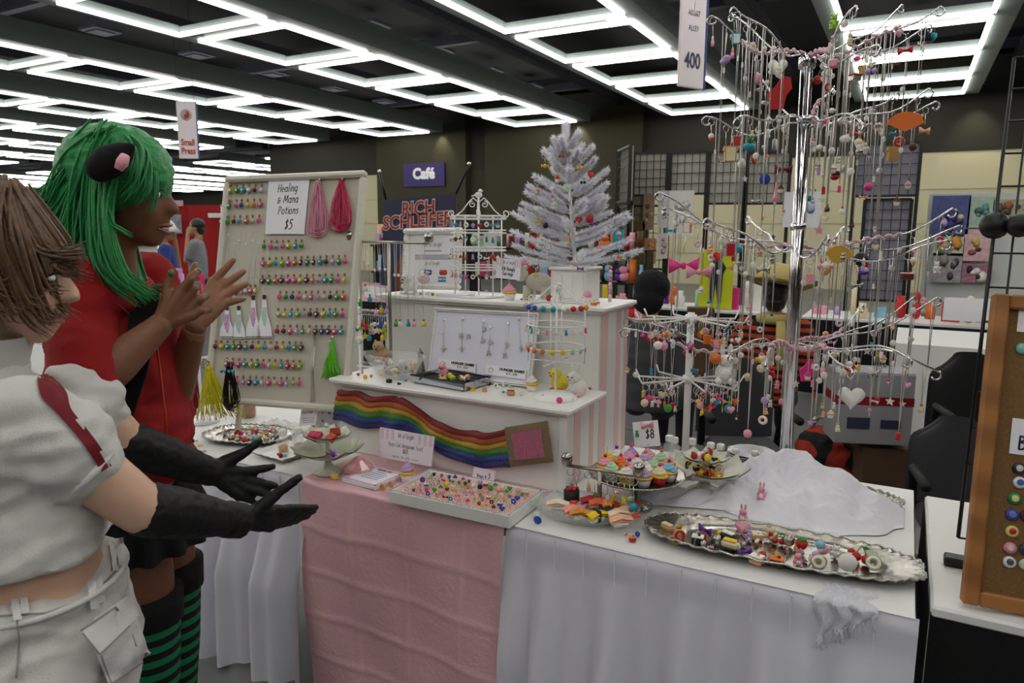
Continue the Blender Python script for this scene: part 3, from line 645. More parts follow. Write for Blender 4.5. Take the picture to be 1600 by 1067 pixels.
obj('lettering', b, ink, t, world=False)
# bundles of cord
def bundle(label, top, bot, wid, m, n=34, sweep=0., seed=1, nrm=None, rad_=.0016, open_=False, name='cord_bundle', fastener=True):
    rr = random.Random(seed); top, bot = V(top), V(bot); ax = (bot-top); L = ax.length; ax.normalize()
    nrm = V(nrm or -FWD).normalized(); sd = ax.cross(nrm).normalized()
    t = thing(name, label, 'cord bundle', bot); b = MB()
    for i in range(n):
        s = rr.uniform(.02, 1)*(1 if i % 2 else -1)*wid/2; le = L*rr.uniform(.86, 1.02); dz = rr.uniform(-.009, .009); pts = []
        c0 = rr.uniform(-.006, .006); s2 = -s*rr.uniform(.2, .9)
        if not open_:
            for k in range(13):
                a = k/12
                if a < .7: q = a/.7; off = c0+s*sin(q*pi/2)**1.1; d = le*(.93*q)
                else: q = (a-.7)/.3; off = s*cos(q*pi/2)+s2*.25*q; d = le*(.93+.07*sin(q*pi/2))
                pts.append(top+ax*d+sd*off+nrm*(.008+dz+.004*sin(a*9+i)))
        else:
            for k in range(9):
                a = k/8; off = c0+s*a**1.3+sweep*a**2+.004*sin(a*8+i); pts.append(top+ax*(le*a)+sd*off+nrm*(.008+dz*(.3+a)))
        b.tube(pts, rad_, 4)
    obj('cords', b, m, t, kind='stuff')
    if fastener:
        f = MB()
        for i in range(6): f.at(basis(top+sd*rr.uniform(-.009, .009)-ax*rr.uniform(-.012, .008)+nrm*.012, sd, nrm, ax)).lathe([(.0022, -.006), (.0026, 0), (.0016, .007)], 6)
        obj('clasps', f, chrome, t, kind='stuff')
    return t
satin = lambda h: mat('satin_cord_'+h[1:], h, .4, var=.12, scale=90, coat=.2)
bundle('pale pink cord bundle hanging beside the potions price sign', onboard(500, 283), onboard(496, 370), .085, satin('#e69ab0'), 44, seed=2, nrm=bn)
bundle('hot pink cord bundle hanging at the pegboard top right corner', onboard(535, 281), onboard(532, 362), .095, satin('#d0285c'), 50, seed=3, nrm=bn)
bundle('lime green cord bundle at the lower right of the pegboard', onboard(521, 530), onboard(520, 592), .085, satin('#6fd02a'), 44, seed=4, nrm=bn, open_=True)
# chain bundle and thin chains on the board
def chain_pts(a, b, n=2): return [V(a).lerp(V(b), i/n) for i in range(n+1)]
b = MB()
for i in range(7):
    a, c = onboard(493+R.uniform(-2, 2), 525), onboard(489+R.uniform(-4, 4), 628); b.tube([a+bn*.004, (a+c)/2+bn*(.006+.002*i), c+bn*.004], .0011, 4)
obj('chain_bundle', b, chainm, label='bundle of silver chains hanging low on the pegboard by the lime cords', cat='chain')
for i in range(9):
    x = 349+i*9.2; y0 = 357+R.uniform(-4, 6); a, c = onboard(x, y0), onboard(x-7, 452)
    t = thing('hook_chain', f'thin silver chain, {ordn(i)} of those left on the pegboard', 'chain', c, group='thin chains on the pegboard')
    obj('chain', MB().tube([a+bn*.003, c+bn*.003], .0006, 3), chainm, t)
    obj('price_disc', MB().at(basis(onboard(x-R.uniform(0, 3), y0+R.uniform(8, 30), .005), bx, by, bn)).lathe([(0, 0), (.0045, 0), (.0045, .0008), (0, .0008)], 10), paper, t)
# printed flasks
for i, (x, ytop, yb, hw, c) in enumerate(((355, 478, 528, 11, '#a02a9a'), (373.5, 478, 529, 10, '#5aba98'), (396, 462, 528, 11.5, '#b02a9c'), (413.5, 461, 528, 12, '#62c08c'))):
    Pq = lambda px, py, l: (BX.inverted() @ onboard(px, py, l))
    def poly(pts): 
        q = [Pq(px, py, 0) for px, py in pts]; return [(p.x, p.y) for p in q]
    t = thing('flask_print', ['purple flask paper cutout at the far left of the pegboard', 'short green flask paper cutout on the pegboard', 'tall purple flask paper cutout on the pegboard', 'tall round green flask paper cutout on the pegboard'][i], 'paper cutout', X=BX, group='flask cutouts')
    yn = lerp(ytop, yb, .38)
    body = [(x-hw, yb), (x+hw, yb), (x+hw*.95, yb-14), (x+hw*.4, yn+4), (x+3, ytop+6), (x-3, ytop+6), (x-hw*.4, yn+4), (x-hw*.95, yb-14)]
    obj('paper_body', MB().prism(poly(body), .001, .001), paper, t, world=False)
    obj('liquid_print', MB().prism(poly([(x-3.2, yn-6), (x-4.5, yn+10), (x-1, yn+22), (x+1.5, yn+24), (x+4, yn+10), (x+3.2, yn-6)]), .0006, .002), mat('print_'+c[1:], c, .8, c2='#e8dcea', scale=120, var=.3), t, world=False)
    obj('cork_print', MB().prism(poly([(x-2.4, ytop+7), (x+2.4, ytop+7), (x+2.8, ytop), (x-2.8, ytop)]), .0008, .0016), mat('print_cork', '#3a2a20', .8), t, world=False)
    obj('base_shadow_print', MB().prism(poly([(x-hw, yb-1), (x+hw, yb-1), (x+hw*.9, yb-2.4), (x-hw*.9, yb-2.4)]), .0005, .002), mat('print_grey', '#55585a', .8), t, world=False)
# ------------------------------------------------------------------ upper shelf
def ornate_frame(name, label, corners, n, border, art=None, pad=.012, thick=.03, cat='picture frame'):
    pts = [V(c) for c in corners]; ctr = sum(pts, V())/4; x = (pts[1]-pts[0]+pts[2]-pts[3]).normalized(); n = V(n); n = (n-x*n.dot(x)).normalized(); y = n.cross(x)
    w = ((pts[1]-pts[0]).length+(pts[2]-pts[3]).length)/2; h = ((pts[3]-pts[0]).length+(pts[2]-pts[1]).length)/2
    X = basis(ctr, x, y, n); t = thing(name, label, cat, X=X)
    for s in (-1, 1):
        for nm, c, d in (('frame_rail', (0, s*(h/2-border/2), 0), (w, border, thick)), ('frame_stile', (s*(w/2-border/2), 0, 0), (border, h-2*border, thick))):
            b = MB().box(c, d, thick*.3)
            L = w if nm == 'frame_rail' else h-2*border; k = max(3, int(L/(border*.55)))
            for i in range(k):
                q = (i+.5)/k-.5; p = (q*L, c[1], thick*.42) if nm == 'frame_rail' else (c[0], q*L, thick*.42); b.sphere(p, (border*.24, border*.24, thick*.2), 8, 4)
            obj(nm, b, whitep, t, world=False)
    for i in (-1, 1):
        for j in (-1, 1): obj('corner_scroll', MB().at(T(i*(w/2-border*.5), j*(h/2-border*.5), thick*.4)).torus((0, 0, 0), border*.34, border*.14, 12, 6).sphere((0, 0, 0), border*.2, 8, 5), whitep, t, world=False)
    obj('sheet', MB().box((0, 0, -thick*.2), (w-2*border+.004, h-2*border+.004, .004)), paper, t, world=False)
    return t, w, h, -thick*.2+.0025
pkstripe = mat('pale_pink_print', '#e6cfe0', .8); greyink = mat('grey_print_ink', '#77757c', .8)
def logo_header(t, w, y0, y1, z, s=1.):
    n = 10
    b = MB()
    for i in range(n):
        if abs((i+.5)/n-.5) > .2: b.box(((i+.5)/n*w-w/2, (y0+y1)/2, z), (w/n*.5, y1-y0, .0006))
    obj('striped_header', b, pkstripe, t, world=False, kind='stuff')
    o = MB(); scribe(o, 'bit of bright', (y1-y0)*.26*s, T(0, (y0+y1)/2-(y1-y0)*.12, z+.0006), w=.07, sx=.8, gap=.2); obj('logo_lettering', o, greyink, t, world=False)
yF = 2.36
t, w, h, z = ornate_frame('payment_sign_frame', 'white ornate frame with payment notice on the upper shelf', [at_y(633, 357, yF+.03), at_y(722, 357, yF+.03), at_y(720, 452, yF-.02), at_y(629, 452, yF-.02)], (-.15, -1, .12), .024)
b = MB()
scribe(b, 'bit of bright', .011, T(.0, h*.2, z), w=.07, sx=.8)
for i, yy in enumerate((.13, .06, .03, .0)): b.box((0, h*yy, z), (w*(.3 if i == 0 else .62), .003, .0006))
scribe(b, 'bit of bright', .009, T(0, -h*.1, z), w=.07, sx=.8)
obj('lettering', b, greyink, t, world=False)
for nm, x, c, s in (('card_logo', -.02, '#27408c', 'VISA'), ('card_logo', .055, '#d0402c', None), ('card_logo', .05, '#2f7ec0', 'AM EX')):
    y = -h*.22 if s != 'AM EX' else -h*.33
    cl = obj(nm, MB().box((x, y, z), (.036, .02, .0008)) if s != None else MB().at(T(x-.008, y, z)).lathe([(0, 0), (.011, 0), (.011, .001), (0, .001)], 14).at(T(x+.008, y, z+.0004)).lathe([(0, 0), (.011, 0), (.011, .001), (0, .001)], 14), mat('logo_'+c[1:], c, .6), t, world=False)
    if s: letters(s, .013, T(x, y, z+.0006), paper, cl, bold=.0003)
# coin purse necklace in front of the frame
p = at_y(662, 440, 2.3)
t = thing('coin_purse_necklace', 'pink beaded coin purse on a long chain before the payment frame', 'necklace', p)
obj('purse', MB().at(T(0, 0, .012)).sphere((0, 0, 0), (.03, .01, .022), 14, 8), mat('pink_sequins', '#e8cfd0', .3, var=.3, scale=300), t, world=False)
obj('clasp', MB().at(T(0, 0, .028)).torus((0, 0, 0), .022, .0016, 16, 5, RX(pi/2)), chrome, t, world=False)
q = at_y(661, 382, 2.12)-p
obj('chain', MB().tube([(.012, 0, .05), q+V((.004, 0, 0))], .0008, 4).tube([(-.012, 0, .05), q-V((.004, 0, 0))], .0008, 4), chainm, t, world=False)
def critter(name, label, cat, loc, s, m, ears=True, seed=0, rz=0., beak=None, m2=None, longear=False):
    t = thing(name, label, cat, loc, rz); X = MX.Scale(s, 4)
    b = MB().at(X); plush_ball(b, (0, 0, .34), (.36, .32, .34), seed); obj('body', b, m, t, world=False)
    hd = MB().at(X); plush_ball(hd, (-.08, -.2, .72), (.25, .24, .23), seed+1, 80); h_ = obj('head', hd, m, t, world=False)
    for e in (-1, 1):
        if ears: obj('ear', MB().at(X @ T(-.08+e*.14, -.16, .92)).sphere((0, 0, .1 if longear else 0), (.07, .05, .24 if longear else .09), 10, 7), m2 or m, h_, world=False)
        obj('eye', MB().at(X).sphere((-.08+e*.1, -.42, .76), .03, 8, 6), black, h_, world=False)
    obj('nose', MB().at(X).sphere((-.08, -.46, .67), (.05, .05, .035) if not beak else (.06, .09, .04), 8, 6), clay(beak or '#2a1c1c'), h_, world=False)
    for e in (-1, 1): obj('foot', MB().at(X).sphere((e*.18, -.22, .08), (.12, .18, .08), 8, 6), clay(beak) if beak else m, t, world=False)
    return t
plw = mat('white_plush', '#f0eee8', .95, var=.08, scale=40, bump=.3, bscale=200, sheen=.3); ply = mat('yellow_plush', '#f0de4c', .95, var=.1, scale=40, bump=.3, bscale=200, sheen=.3)
plt = mat('tan_plush', '#c0a07a', .95, var=.2, scale=40, bump=.3, bscale=200, sheen=.3); plg = mat('ivory_felt', '#d8d4c4', .95, var=.1, scale=60, bump=.3)
p = at_y(641, 456, 2.24); critter('owl_plush', 'fluffy white owl plush at the left of the upper shelf', 'plush toy', (p.x, 2.24, ZU), .085, plw, seed=5)
p = at_y(838, 456, 2.36); t = thing('bear_plush', 'ivory felt polar bear standing behind the dangly earrings sign', 'plush toy', (p.x, 2.36, ZU))
b = MB().sphere((.01, 0, .06), (.055, .032, .035)); obj('body', b, plg, t, world=False)
h_ = obj('head', MB().sphere((-.06, -.012, .085), (.03, .027, .027)), plg, t, world=False); obj('snout', MB().sphere((-.088, -.014, .078), (.014, .014, .011)), plg, h_, world=False); obj('nose', MB().sphere((-.101, -.014, .081), .005, 8, 5), black, h_, world=False)
for e in (-1, 1): obj('ear', MB().sphere((-.05, -.012+e*.02, .11), .009, 8, 6), plg, h_, world=False); obj('eye', MB().sphere((-.073, -.012+e*.022, .093), .0035, 6, 5), black, h_, world=False)
for x in (-.03, .045):
    for e in (-1, 1): obj('leg', MB().at(T(x, e*.018, 0)).lathe([(.016, 0), (.015, .045)], 10), plg, t, world=False)
# wire birdcage earring stand
def spiral(c, r0, turns, a0, n=20, sgn=1): return [(c[0]+r0*(1-.75*i/n)*cos(a0+sgn*2*pi*turns*i/n), 0, c[1]+r0*(1-.75*i/n)*sin(a0+sgn*2*pi*turns*i/n)) for i in range(n+1)]
def bird_finial(t, z, s):
    X = T(0, 0, z) @ MX.Scale(s, 4)
    f = obj('bird_finial', MB().at(X).sphere((0, 0, .42), (.46, .3, .34)).sphere((.22, 0, .85), (.24, .22, .22)), whitew, t, world=False)
    obj('tail', MB().at(X @ T(-.35, 0, .4) @ RY(rad(-15))).box((-.3, 0, .05), (.5, .2, .1), .03), whitew, f, world=False); obj('beak', MB().at(X @ T(.45, 0, .84) @ RY(pi/2)).lathe([(.08, 0), (.01, .2)], 8), whitew, f, world=False)
    obj('wing', MB().at(X).sphere((-.05, -.26, .46), (.3, .08, .18), 10, 6), whitew, f, world=False)
cx = at_y(748, 450, 2.3); RAD = 42/FPX*depth(cx)
t = thing('earring_stand', 'white wire birdcage earring stand with a bird on top', 'jewellery stand', (cx.x, 2.3, ZU)); STAND = t
zr = [at_y(748, y, 2.3).z-ZU for y in (342, 364, 391, 420)]
for z in zr:
    obj('ring_shelf', MB().torus((0, 0, z), RAD, .0032, 32, 6).torus((0, 0, z+.011), RAD, .0022, 32, 5), whitew, t, world=False)
for i in range(4):
    a = pi/4+i*pi/2+.3; obj('post', MB().tube([(RAD*cos(a), RAD*sin(a), .0), (RAD*cos(a), RAD*sin(a), zr[0]+.01)], .0026, 6), whitew, t, world=False)
obj('base_ring', MB().torus((0, 0, .004), RAD, .004, 32, 6).lathe([(0, .001), (RAD, .001), (RAD, .004), (0, .004)], 28), whitew, t, world=False)
ztop = zr[0]+.075
obj('spindle', MB().tube([(0, 0, .0), (0, 0, ztop)], .0032, 6), whitew, t, world=False)
for i in range(4):
    a = i*pi/2+.5; X = RZ(a)
    pts = [(.004, 0, ztop-.012), (.02, 0, ztop+.002), (.035, 0, ztop-.012), (.06, 0, zr[0]+.03), (.085, 0, zr[0]+.01)]
    obj('scroll', MB().at(X).tube(pts+spiral((.1, zr[0]+.02), .016, 1.1, rad(230)), .0026, 6).tube(spiral((.022, ztop-.022), .013, 1.2, rad(90), sgn=-1), .0022, 6), whitew, t, world=False)
bird_finial(t, ztop-.002, .034)
ER = ['cupcake', 'bear', 'cake', 'cupcake', 'bear', 'icecream', 'bow', 'donut', 'strawberry', 'ball']
for k, z in enumerate(zr):
    for i in range(13):
        a = rad(180+14*i); p = V((cx.x+RAD*cos(a), 2.3+RAD*sin(a)-.004, ZU+z)); c = R.choice(['pink', 'turquoise', 'white', 'lilac', 'red', 'cream', 'brown', 'hotpink', 'white', 'turquoise']); kd = R.choice(ER); L = R.uniform(.03, .036)
        e = thing('dangly_earring', f'{SAY.get(c, c)} {KSAY.get(kd, kd)} earring, {ordn(i)} along the {["top", "second", "third", "lowest"][k]} birdcage ring', 'earring', p, group='earrings on the birdcage stand')
        obj('ear_wire', MB().tube([(0, .004, .0), (0, 0, .006), (0, -.003, 0), (0, -.003, -L+.018)], .0008, 4), chrome, e, world=False)
        obj('pendant', charm(kd, c), None, e, world=False, X=T(0, -.003, -L) @ RZ(a+pi/2) @ MX.Scale(.02, 4))
# price card on a cupcake
p = at_y(796, 462, 2.225); cupcake((p.x, 2.225, ZU), .062, 'pink', 'pink frosted cupcake card holder on the upper shelf', group='cupcake card holders')
t, w, h = paper_sign('earring_price_card', 'small pink-striped card reading $14 Dangly Earrings', [at_y(778, 404, 2.22), at_y(814, 406, 2.22), at_y(813, 437, 2.215), at_y(776, 435, 2.215)], V((.1, -1, .1)).normalized())
logo_header(t, w, h*.12, h*.48, .0012)
b = MB(); scribe(b, '$14 Dangly', .0075, T(0, -h*.08, .0012), w=.13, sx=.85); scribe(b, 'Earrings', .0075, T(0, -h*.32, .0012), w=.13, sx=.85); obj('lettering', b, ink, t, world=False)
# white wooden pot and tinsel tree
p0 = at_y(897, 462, 2.33); TRX = V((p0.x, 2.34, ZU))
t = thing('tree_planter', 'white panelled wooden planter holding the white tinsel tree', 'planter', TRX)
pw = 58/FPX*2.62
obj('box', MB().box((0, 0, .055), (pw, .13, .11), .004), whitep, t, world=False); obj('rim', MB().box((0, 0, .116), (pw+.014, .144, .012), .004), whitep, t, world=False)
for x in (-1, 0, 1): obj('front_panel', MB().box((x*pw*.3, -.066, .055), (pw*.26, .005, .085), .002), whitep, t, world=False)
tin_m = mat('white_tinsel', '#fafaff', .6, var=.03, scale=50, sheen=.2)
_nt = tin_m.node_tree; _tr = _nt.nodes.new('ShaderNodeBsdfTranslucent'); _tr.inputs[0].default_value = (.95, .95, 1, 1); _mx = _nt.nodes.new('ShaderNodeMixShader'); _mx.inputs[0].default_value = .5
_nt.links.new(_nt.nodes['Principled BSDF'].outputs[0], _mx.inputs[1]); _nt.links.new(_tr.outputs[0], _mx.inputs[2]); _nt.links.new(_mx.outputs[0], _nt.nodes['Material Output'].inputs[0])
TB, TT = V((TRX.x, TRX.y, ZU+.11)), at_y(884, 222, 2.34)
t = thing('tinsel_tree', 'small white tinsel Christmas tree hung with key rings', 'artificial tree', TB); TREE = t
obj('trunk', MB().tube([TB, TT], [.009, .004], 8), whitew, t)
def tinsel(a, b, wid, n, seed):
    rr = random.Random(seed); mb = MB(); a, b = V(a), V(b); d = (b-a); L = d.length; x, y, z = frame_of(d)
    mb.tube([a, (a+b)/2+V((0, 0, -.006)), b], [.004, .003, .002], 5)
    for i in range(n):
        q = rr.uniform(.08, 1); p = a.lerp(b, q)-V((0, 0, .006*4*q*(1-q))); an = rr.uniform(0, 2*pi); o = (x*cos(an)+y*sin(an)); ln = wid*1.5*rr.uniform(.7, 1.1)*(1 if q < .9 else .8)
        e = p+o*ln*.75+z*ln*.8; s = o.cross(z)*.0019
        mb.add([p-s, p+s, e], [(0, 1, 2)])
    return mb
tips = [(884.5, 195, 222), (903, 210, 245), (865, 216, 255), (850, 235, 270), (925, 229, 265), (929, 248, 285), (949, 265, 300), (836, 275, 300), (827, 290, 315), (823, 300, 330), (947, 287, 320), (947, 309, 340), (817.5, 317, 345), (813.6, 328, 355), (945, 321, 350), (803, 334, 370), (983, 340, 380), (979, 334, 365), (802, 362, 390), (983, 374, 398), (803, 383, 405), (1000, 391, 408), (790, 400, 412), (824, 340, 375), (856, 340, 375)]
TIPS = []
for i, (x, y, ry) in enumerate(tips):
    tt = (ry-222)/(415-222); r0 = TT.lerp(TB, min(1, max(0, tt))); p = at_y(x, y, TRX.y+R.uniform(-.05, .05)); TIPS.append(p)
    obj('branch', tinsel(r0, p, .016, 760, i), tin_m, t)
for i in range(34):
    q = .06+.92*i/33; r0 = TT.lerp(TB, q); L = .035+.155*q; a = i*2.4; e = r0+V((L*cos(a), L*sin(a), .035+.025*(1-q))); TIPS.append(e)
    obj('branch', tinsel(r0, e, .016, 520, 100+i), tin_m, t)
obj('tip_branch', tinsel(TT-V((0, 0, .03)), at_y(884, 196, 2.34), .02, 160, 77), tin_m, t)
def keyring(loc, label, kd, c, c2='white', s=.024, group=None, rz=0., ringr=.011, drop=.012):
    t = thing('charm_key_ring', label, 'key ring', loc, rz, group)
    obj('split_ring', MB().torus((0, 0, -ringr), ringr, .0012, 18, 5, RX(pi/2) @ RY(.4)), chrome, t, world=False)
    obj('link_chain', MB().tube([(0, 0, -2*ringr), (.002, 0, -2*ringr-drop)], .0012, 4), chainm, t, world=False)
    obj('pendant', charm(kd, c, c2), None, t, world=False, X=T(.002, 0, -2*ringr-drop-s) @ RZ(R.uniform(-.6, .6)+.5) @ MX.Scale(s, 4)); return t
tr = sorted([p for p in TIPS[3:] if p.y < TRX.y+.03], key=lambda p: -p.z)
nk = 0
for i, p in enumerate(tr):
    kd = R.choice(['cupcake', 'ball', 'bear', 'heart', 'icecream', 'bow', 'cherry', 'bead', 'mushroom', 'candy', 'donut']); c = R.choice(COLS)
    q = TT.lerp(TB, min(1, max(0, (TT.z-p.z)/(TT.z-TB.z)+.1))); e = p.lerp(q, R.uniform(.08, .5))
    lv = ['upper', 'middle', 'lower'][min(2, int(i/len(tr)*3))]
    keyring(e+V((0, -.012, -.004)), uniq(f'{SAY.get(c, c)} {KSAY.get(kd, kd)} key ring', f'on the {lv} branches of the tinsel tree'), kd, c, R.choice(['white', 'pink', 'yellow']), R.uniform(.02, .028), 'key rings on the tinsel tree')
# small things along the upper shelf
def row_of(items, y, z, place, group, s0=.022):
    for px, kd, c, c2, s in items:
        p = at_z(px, 0, z) if False else at_y(px, 456, y); put(kd, c, c2, T(p.x, y, z) @ RZ(R.uniform(-.6, .9)), place, group, s or s0)
row_of([(657, 'ball', 'grey', 'white', .012), (667, 'flower', 'cream', 'white', .014), (676, 'bead', 'green', 'white', .012), (686, 'cake', 'yellow', 'white', .016), (692, 'flower', 'red', 'yellow', .012), (702, 'candy', 'brown', 'white', .014), (707, 'cake', 'maroon', 'black', .016), (815, 'candy', 'red', 'white', .014), (822, 'cake', 'cream', 'brown', .014), (905, 'candy', 'hotpink', 'white', .014), (918, 'icecream', 'pink', 'white', .05), (928, 'cake', 'orange', 'white', .022), (935, 'slipper', 'white', 'orange', .024), (858, 'strawberry', 'red', 'green', .03)], 2.215, ZU, 'on the front edge of the upper shelf', 'charms on the upper shelf')
p = at_y(955, 460, 2.3); t = thing('bead_strand', 'string of pink crystal beads hanging at the right end of the upper shelf', 'bead strand', (XR-.005, 2.3, ZU+.0))
for k in range(9): obj('bead', MB().sphere((.0, 0, .012+.014*k), .007, 8, 6), jelly(['#e8b4c4', '#f0e8e8', '#e87a9c'][k % 3]), t, world=False)
b = MB()
for k in range(4): b.box((0, 0, .002+.003*k), (.12, .07, .0025))
obj('card_stack', b, paper, X=T(at_y(714, 458, 2.235).x, 2.232, ZU) @ RZ(.1), world=False, label='stack of blank white cards under the birdcage stand edge', cat='cards')
# ------------------------------------------------------------------ lower shelf
def tstand(label, bar0, bar1, foot, zf, knob_m=silver):
    a, b, f = V(bar0), V(bar1), V(foot); m = (a+b)/2; top = V((f.x, f.y, lerp(a.z, b.z, ((f-a).dot(b-a))/((b-a).length_squared))))
    t = thing('necklace_bar', label, 'jewellery stand', f)
    obj('pole', MB().tube([f, top], .007, 10), nickel, t); obj('bar', MB().tube([a, b], .0055, 10), nickel, t)
    obj('foot_disc', MB().at(T(f.x, f.y, f.z)).lathe([(.001, 0), (.05, 0), (.05, .006), (.014, .014), (.012, .03)], 20), nickel, t)
    for p in (a, b):
        k = obj('end_knob', MB().at(T(p.x, p.y, p.z+.016)).lathe([(.01, -.016), (.016, -.01), (.017, .012), (.012, .02), (.001, .024)], 12), knob_m, t)
    return t
yS = 2.1
a, b = at_y(548, 377, yS), at_y(670, 380, yS); f = at_y(611, 574, yS); f.z = ZL
tstand('nickel T-bar stand holding necklaces on the lower shelf', a, b, f, ZL)
for i, px in enumerate((556, 563, 571, 578, 588, 596, 604, 622, 632, 640, 650, 660)):
    p0 = a.lerp(b, (px-548)/122); L = [.32, .28, .30, .27, .31, .26, .29][i % 7] if i < 7 else .24
    bottom = at_y([0, 0, 0, 0, 0, 0, 0, 619, 625, 638, 647, 662][i] or px, 505 if i >= 7 else 470+R.uniform(-20, 20), yS-.012)
    c = ['lilac', 'green', 'white', 'turquoise', 'pink', 'yellow'][i % 6]
    t = thing('potion_necklace', f'{c} bottle necklace, {ordn(i)} from the left on the T-bar stand', 'necklace', bottom, group='necklaces on the T-bar stand')
    q = p0-bottom+V((0, -.01, .0))
    obj('chain', MB().tube([(.0, 0, .02), q+V((-.005, 0, 0))], .0008, 4).tube([(0, 0, .02), q+V((.005, 0, 0))], .0008, 4), chainm, t, world=False)
    obj('pendant', charm('bottle', c), None, t, world=False, X=T(0, 0, -.012) @ MX.Scale(.028, 4))
    obj('price_disc', MB().at(T(.0, -.003, q.z*.6) @ RX(pi/2)).lathe([(0, 0), (.006, 0), (.006, .001), (0, .001)], 10), paper, t, world=False)
# boat-shaped glass bowl with bear and wrapped charms
gb = at_z(616, 594, ZL); gb.y = 2.02; gb.x = at_y(616, 590, 2.02).x
def bowl(name, label, loc, prof, sx, sy, m, n=32, wob=None, cat='bowl', rz=0.):
    return obj(name, MB().lathe(prof, n, cap=False, sx=sx, sy=sy, wob=wob), m, X=T(*loc) @ RZ(rz), world=False, label=label, cat=cat)
bowl('glass_bowl', 'boat-shaped cut glass bowl full of charms on the lower shelf', (gb.x, gb.y, ZL), [(.03, 0), (.075, .004), (.1, .05), (.125, .088), (.121, .088), (.096, .052), (.072, .01), (.0, .008)], 1.0, .62, glass, wob=lambda a, j: 1+.1*cos(2*a)*(j > 1)*(j < 6)+.03*sin(a*16)*(2 <= j <= 5))
p = V((gb.x-.062, gb.y+.01, ZL+.05)); critter('teddy_bear', 'small tan teddy bear sitting in the cut glass bowl', 'plush toy', p, .085, plt, seed=9, rz=.3)
for i in range(46):
    a = R.uniform(0, 2*pi); r = R.uniform(0, 1)**.5; kd = R.choice(['candy', 'cupcake', 'bear', 'ball', 'bow', 'star']); c = R.choice(['white', 'cream', 'white', 'skyblue', 'red', 'grey', 'cream', 'white', 'tan', 'black', 'yellow'])
    put(kd, c, 'white', T(gb.x+.012+r*.085*cos(a), gb.y+r*.042*sin(a), ZL+.012+R.uniform(0, .05)) @ RZ(a) @ RX(R.uniform(-1, 1)), 'heaped in the cut glass bowl', 'charms in the glass bowl', R.uniform(.016, .024))
q = at_y(657, 575, 2.13); obj('tower_ornament', MB().lathe([(.022, 0), (.016, .02), (.011, .05), (.009, .075), (.013, .078), (.006, .085), (.001, .1)], 8), mat('grey_pewter', '#8c8c90', .4, .6), X=T(q.x, 2.13, ZL), world=False, label='small grey pewter lighthouse ornament behind the glass bowl', cat='ornament')
# shallow black-and-mirror tray
n_ = [(0, 0)]
c4 = [at_z(641, 592, ZL+.02), at_z(722, 607, ZL+.02), at_z(763, 589, ZL+.02), at_z(690, 578, ZL+.02)]
tc = sum(c4, V())/4; tx = (c4[1]-c4[0]+c4[2]-c4[3]).normalized(); ty = V((-tx.y, tx.x, 0)); tw = (c4[1]-c4[0]).length; td = .14
t = thing('charm_tray', 'shallow black-rimmed mirrored tray of charms before the pendant board', 'tray', X=basis((tc.x, tc.y, ZL), tx, ty))
mir = mat('mirror_glass', '#b8bcc4', .08, .9, var=.05)
obj('tray_floor', MB().box((0, 0, .014), (tw-.02, td-.02, .004)), black, t, world=False)
for s in (-1, 1):
    obj('rim_side', MB().box((0, s*td/2, .017), (tw, .006, .022)), mir, t, world=False); obj('rim_end', MB().box((s*tw/2, 0, .017), (.006, td, .022)), mir, t, world=False)
    obj('rim_edge', MB().box((0, s*td/2, .0295), (tw+.006, .008, .003)), black, t, world=False)
    for r in (-1, 1): obj('foot', MB().sphere((s*(tw/2-.012), r*(td/2-.01), .006), .0062, 8, 6), black, t, world=False)
XT = basis((tc.x, tc.y, ZL+.018), tx, ty)
for i in range(22):
    put(R.choice(['candy', 'bead', 'donut', 'cake', 'bear', 'flower', 'ball']), R.choice(['cream', 'yellow', 'white', 'gold', 'lime', 'pink', 'tan']), R.choice(['white', 'green', 'brown']), XT @ T(R.uniform(-.05, .07), R.uniform(-.05, .03), 0) @ RZ(R.uniform(0, 6)), 'in the mirrored tray', 'charms in the mirrored tray', R.uniform(.014, .02))
bpk = critter('pink_plush', 'little pink plush bunny lying at the back of the mirrored tray', 'plush toy', XT @ V((-.05, .02, 0)), .05, mat('pink_plush', '#f0a8b4', .95, bump=.3, sheen=.3), seed=21, rz=.4)
# framed pendant board leaning on the upper panel
cs = [at_y(679, 484, 2.17), at_y(841, 491, 2.17), at_y(826, 603, 2.11), at_y(671, 585, 2.11)]
nn = (cs[1]-cs[0]).cross(cs[3]-cs[0]); nn = -nn if nn.y > 0 else nn; nn.normalize()
x = (cs[1]-cs[0]+cs[2]-cs[3]).normalized(); y = nn.cross(x); ctr = sum(cs, V())/4; HX = basis(ctr, x, y, nn); hw = ((cs[1]-cs[0]).length+(cs[2]-cs[3]).length)/2; hh = ((cs[3]-cs[0]).length+(cs[2]-cs[1]).length)/2
t = thing('pendant_board', 'white jewelled frame board displaying silver bird pendants', 'display board', X=HX)
obj('panel', MB().box((0, 0, -.004), (hw-.012, hh-.012, .006)), mat('lavender_card', '#dfe0ee', .6, var=.03), t, world=False)
beadm = mat('rhinestone_trim', '#d8d8dc', .2, .6, var=.3, scale=200)
for s in (-1, 1):
    for nm, c, d in (('frame_rail', (0, s*hh/2, 0), (hw+.012, .012, .014)), ('frame_stile', (s*hw/2, 0, 0), (.012, hh-.012, .014))):
        fr = obj(nm, MB().box(c, d, .002), whitep, t, world=False); L = hw if 'rail' in nm else hh; b = MB(); k = int(L/.006)
        for i in range(k):
            q = (i+.5)/k*L-L/2; b.sphere((q, c[1], .008) if 'rail' in nm else (c[0], q, .008), .0026, 5, 4)
        obj('rhinestones', b, beadm, fr, world=False, kind='stuff')
HXi = HX.inverted()
def onhg(px, py):
    r = ray(px, py); return HXi @ (EYE+r*((ctr-EYE).dot(nn)/r.dot(nn)))
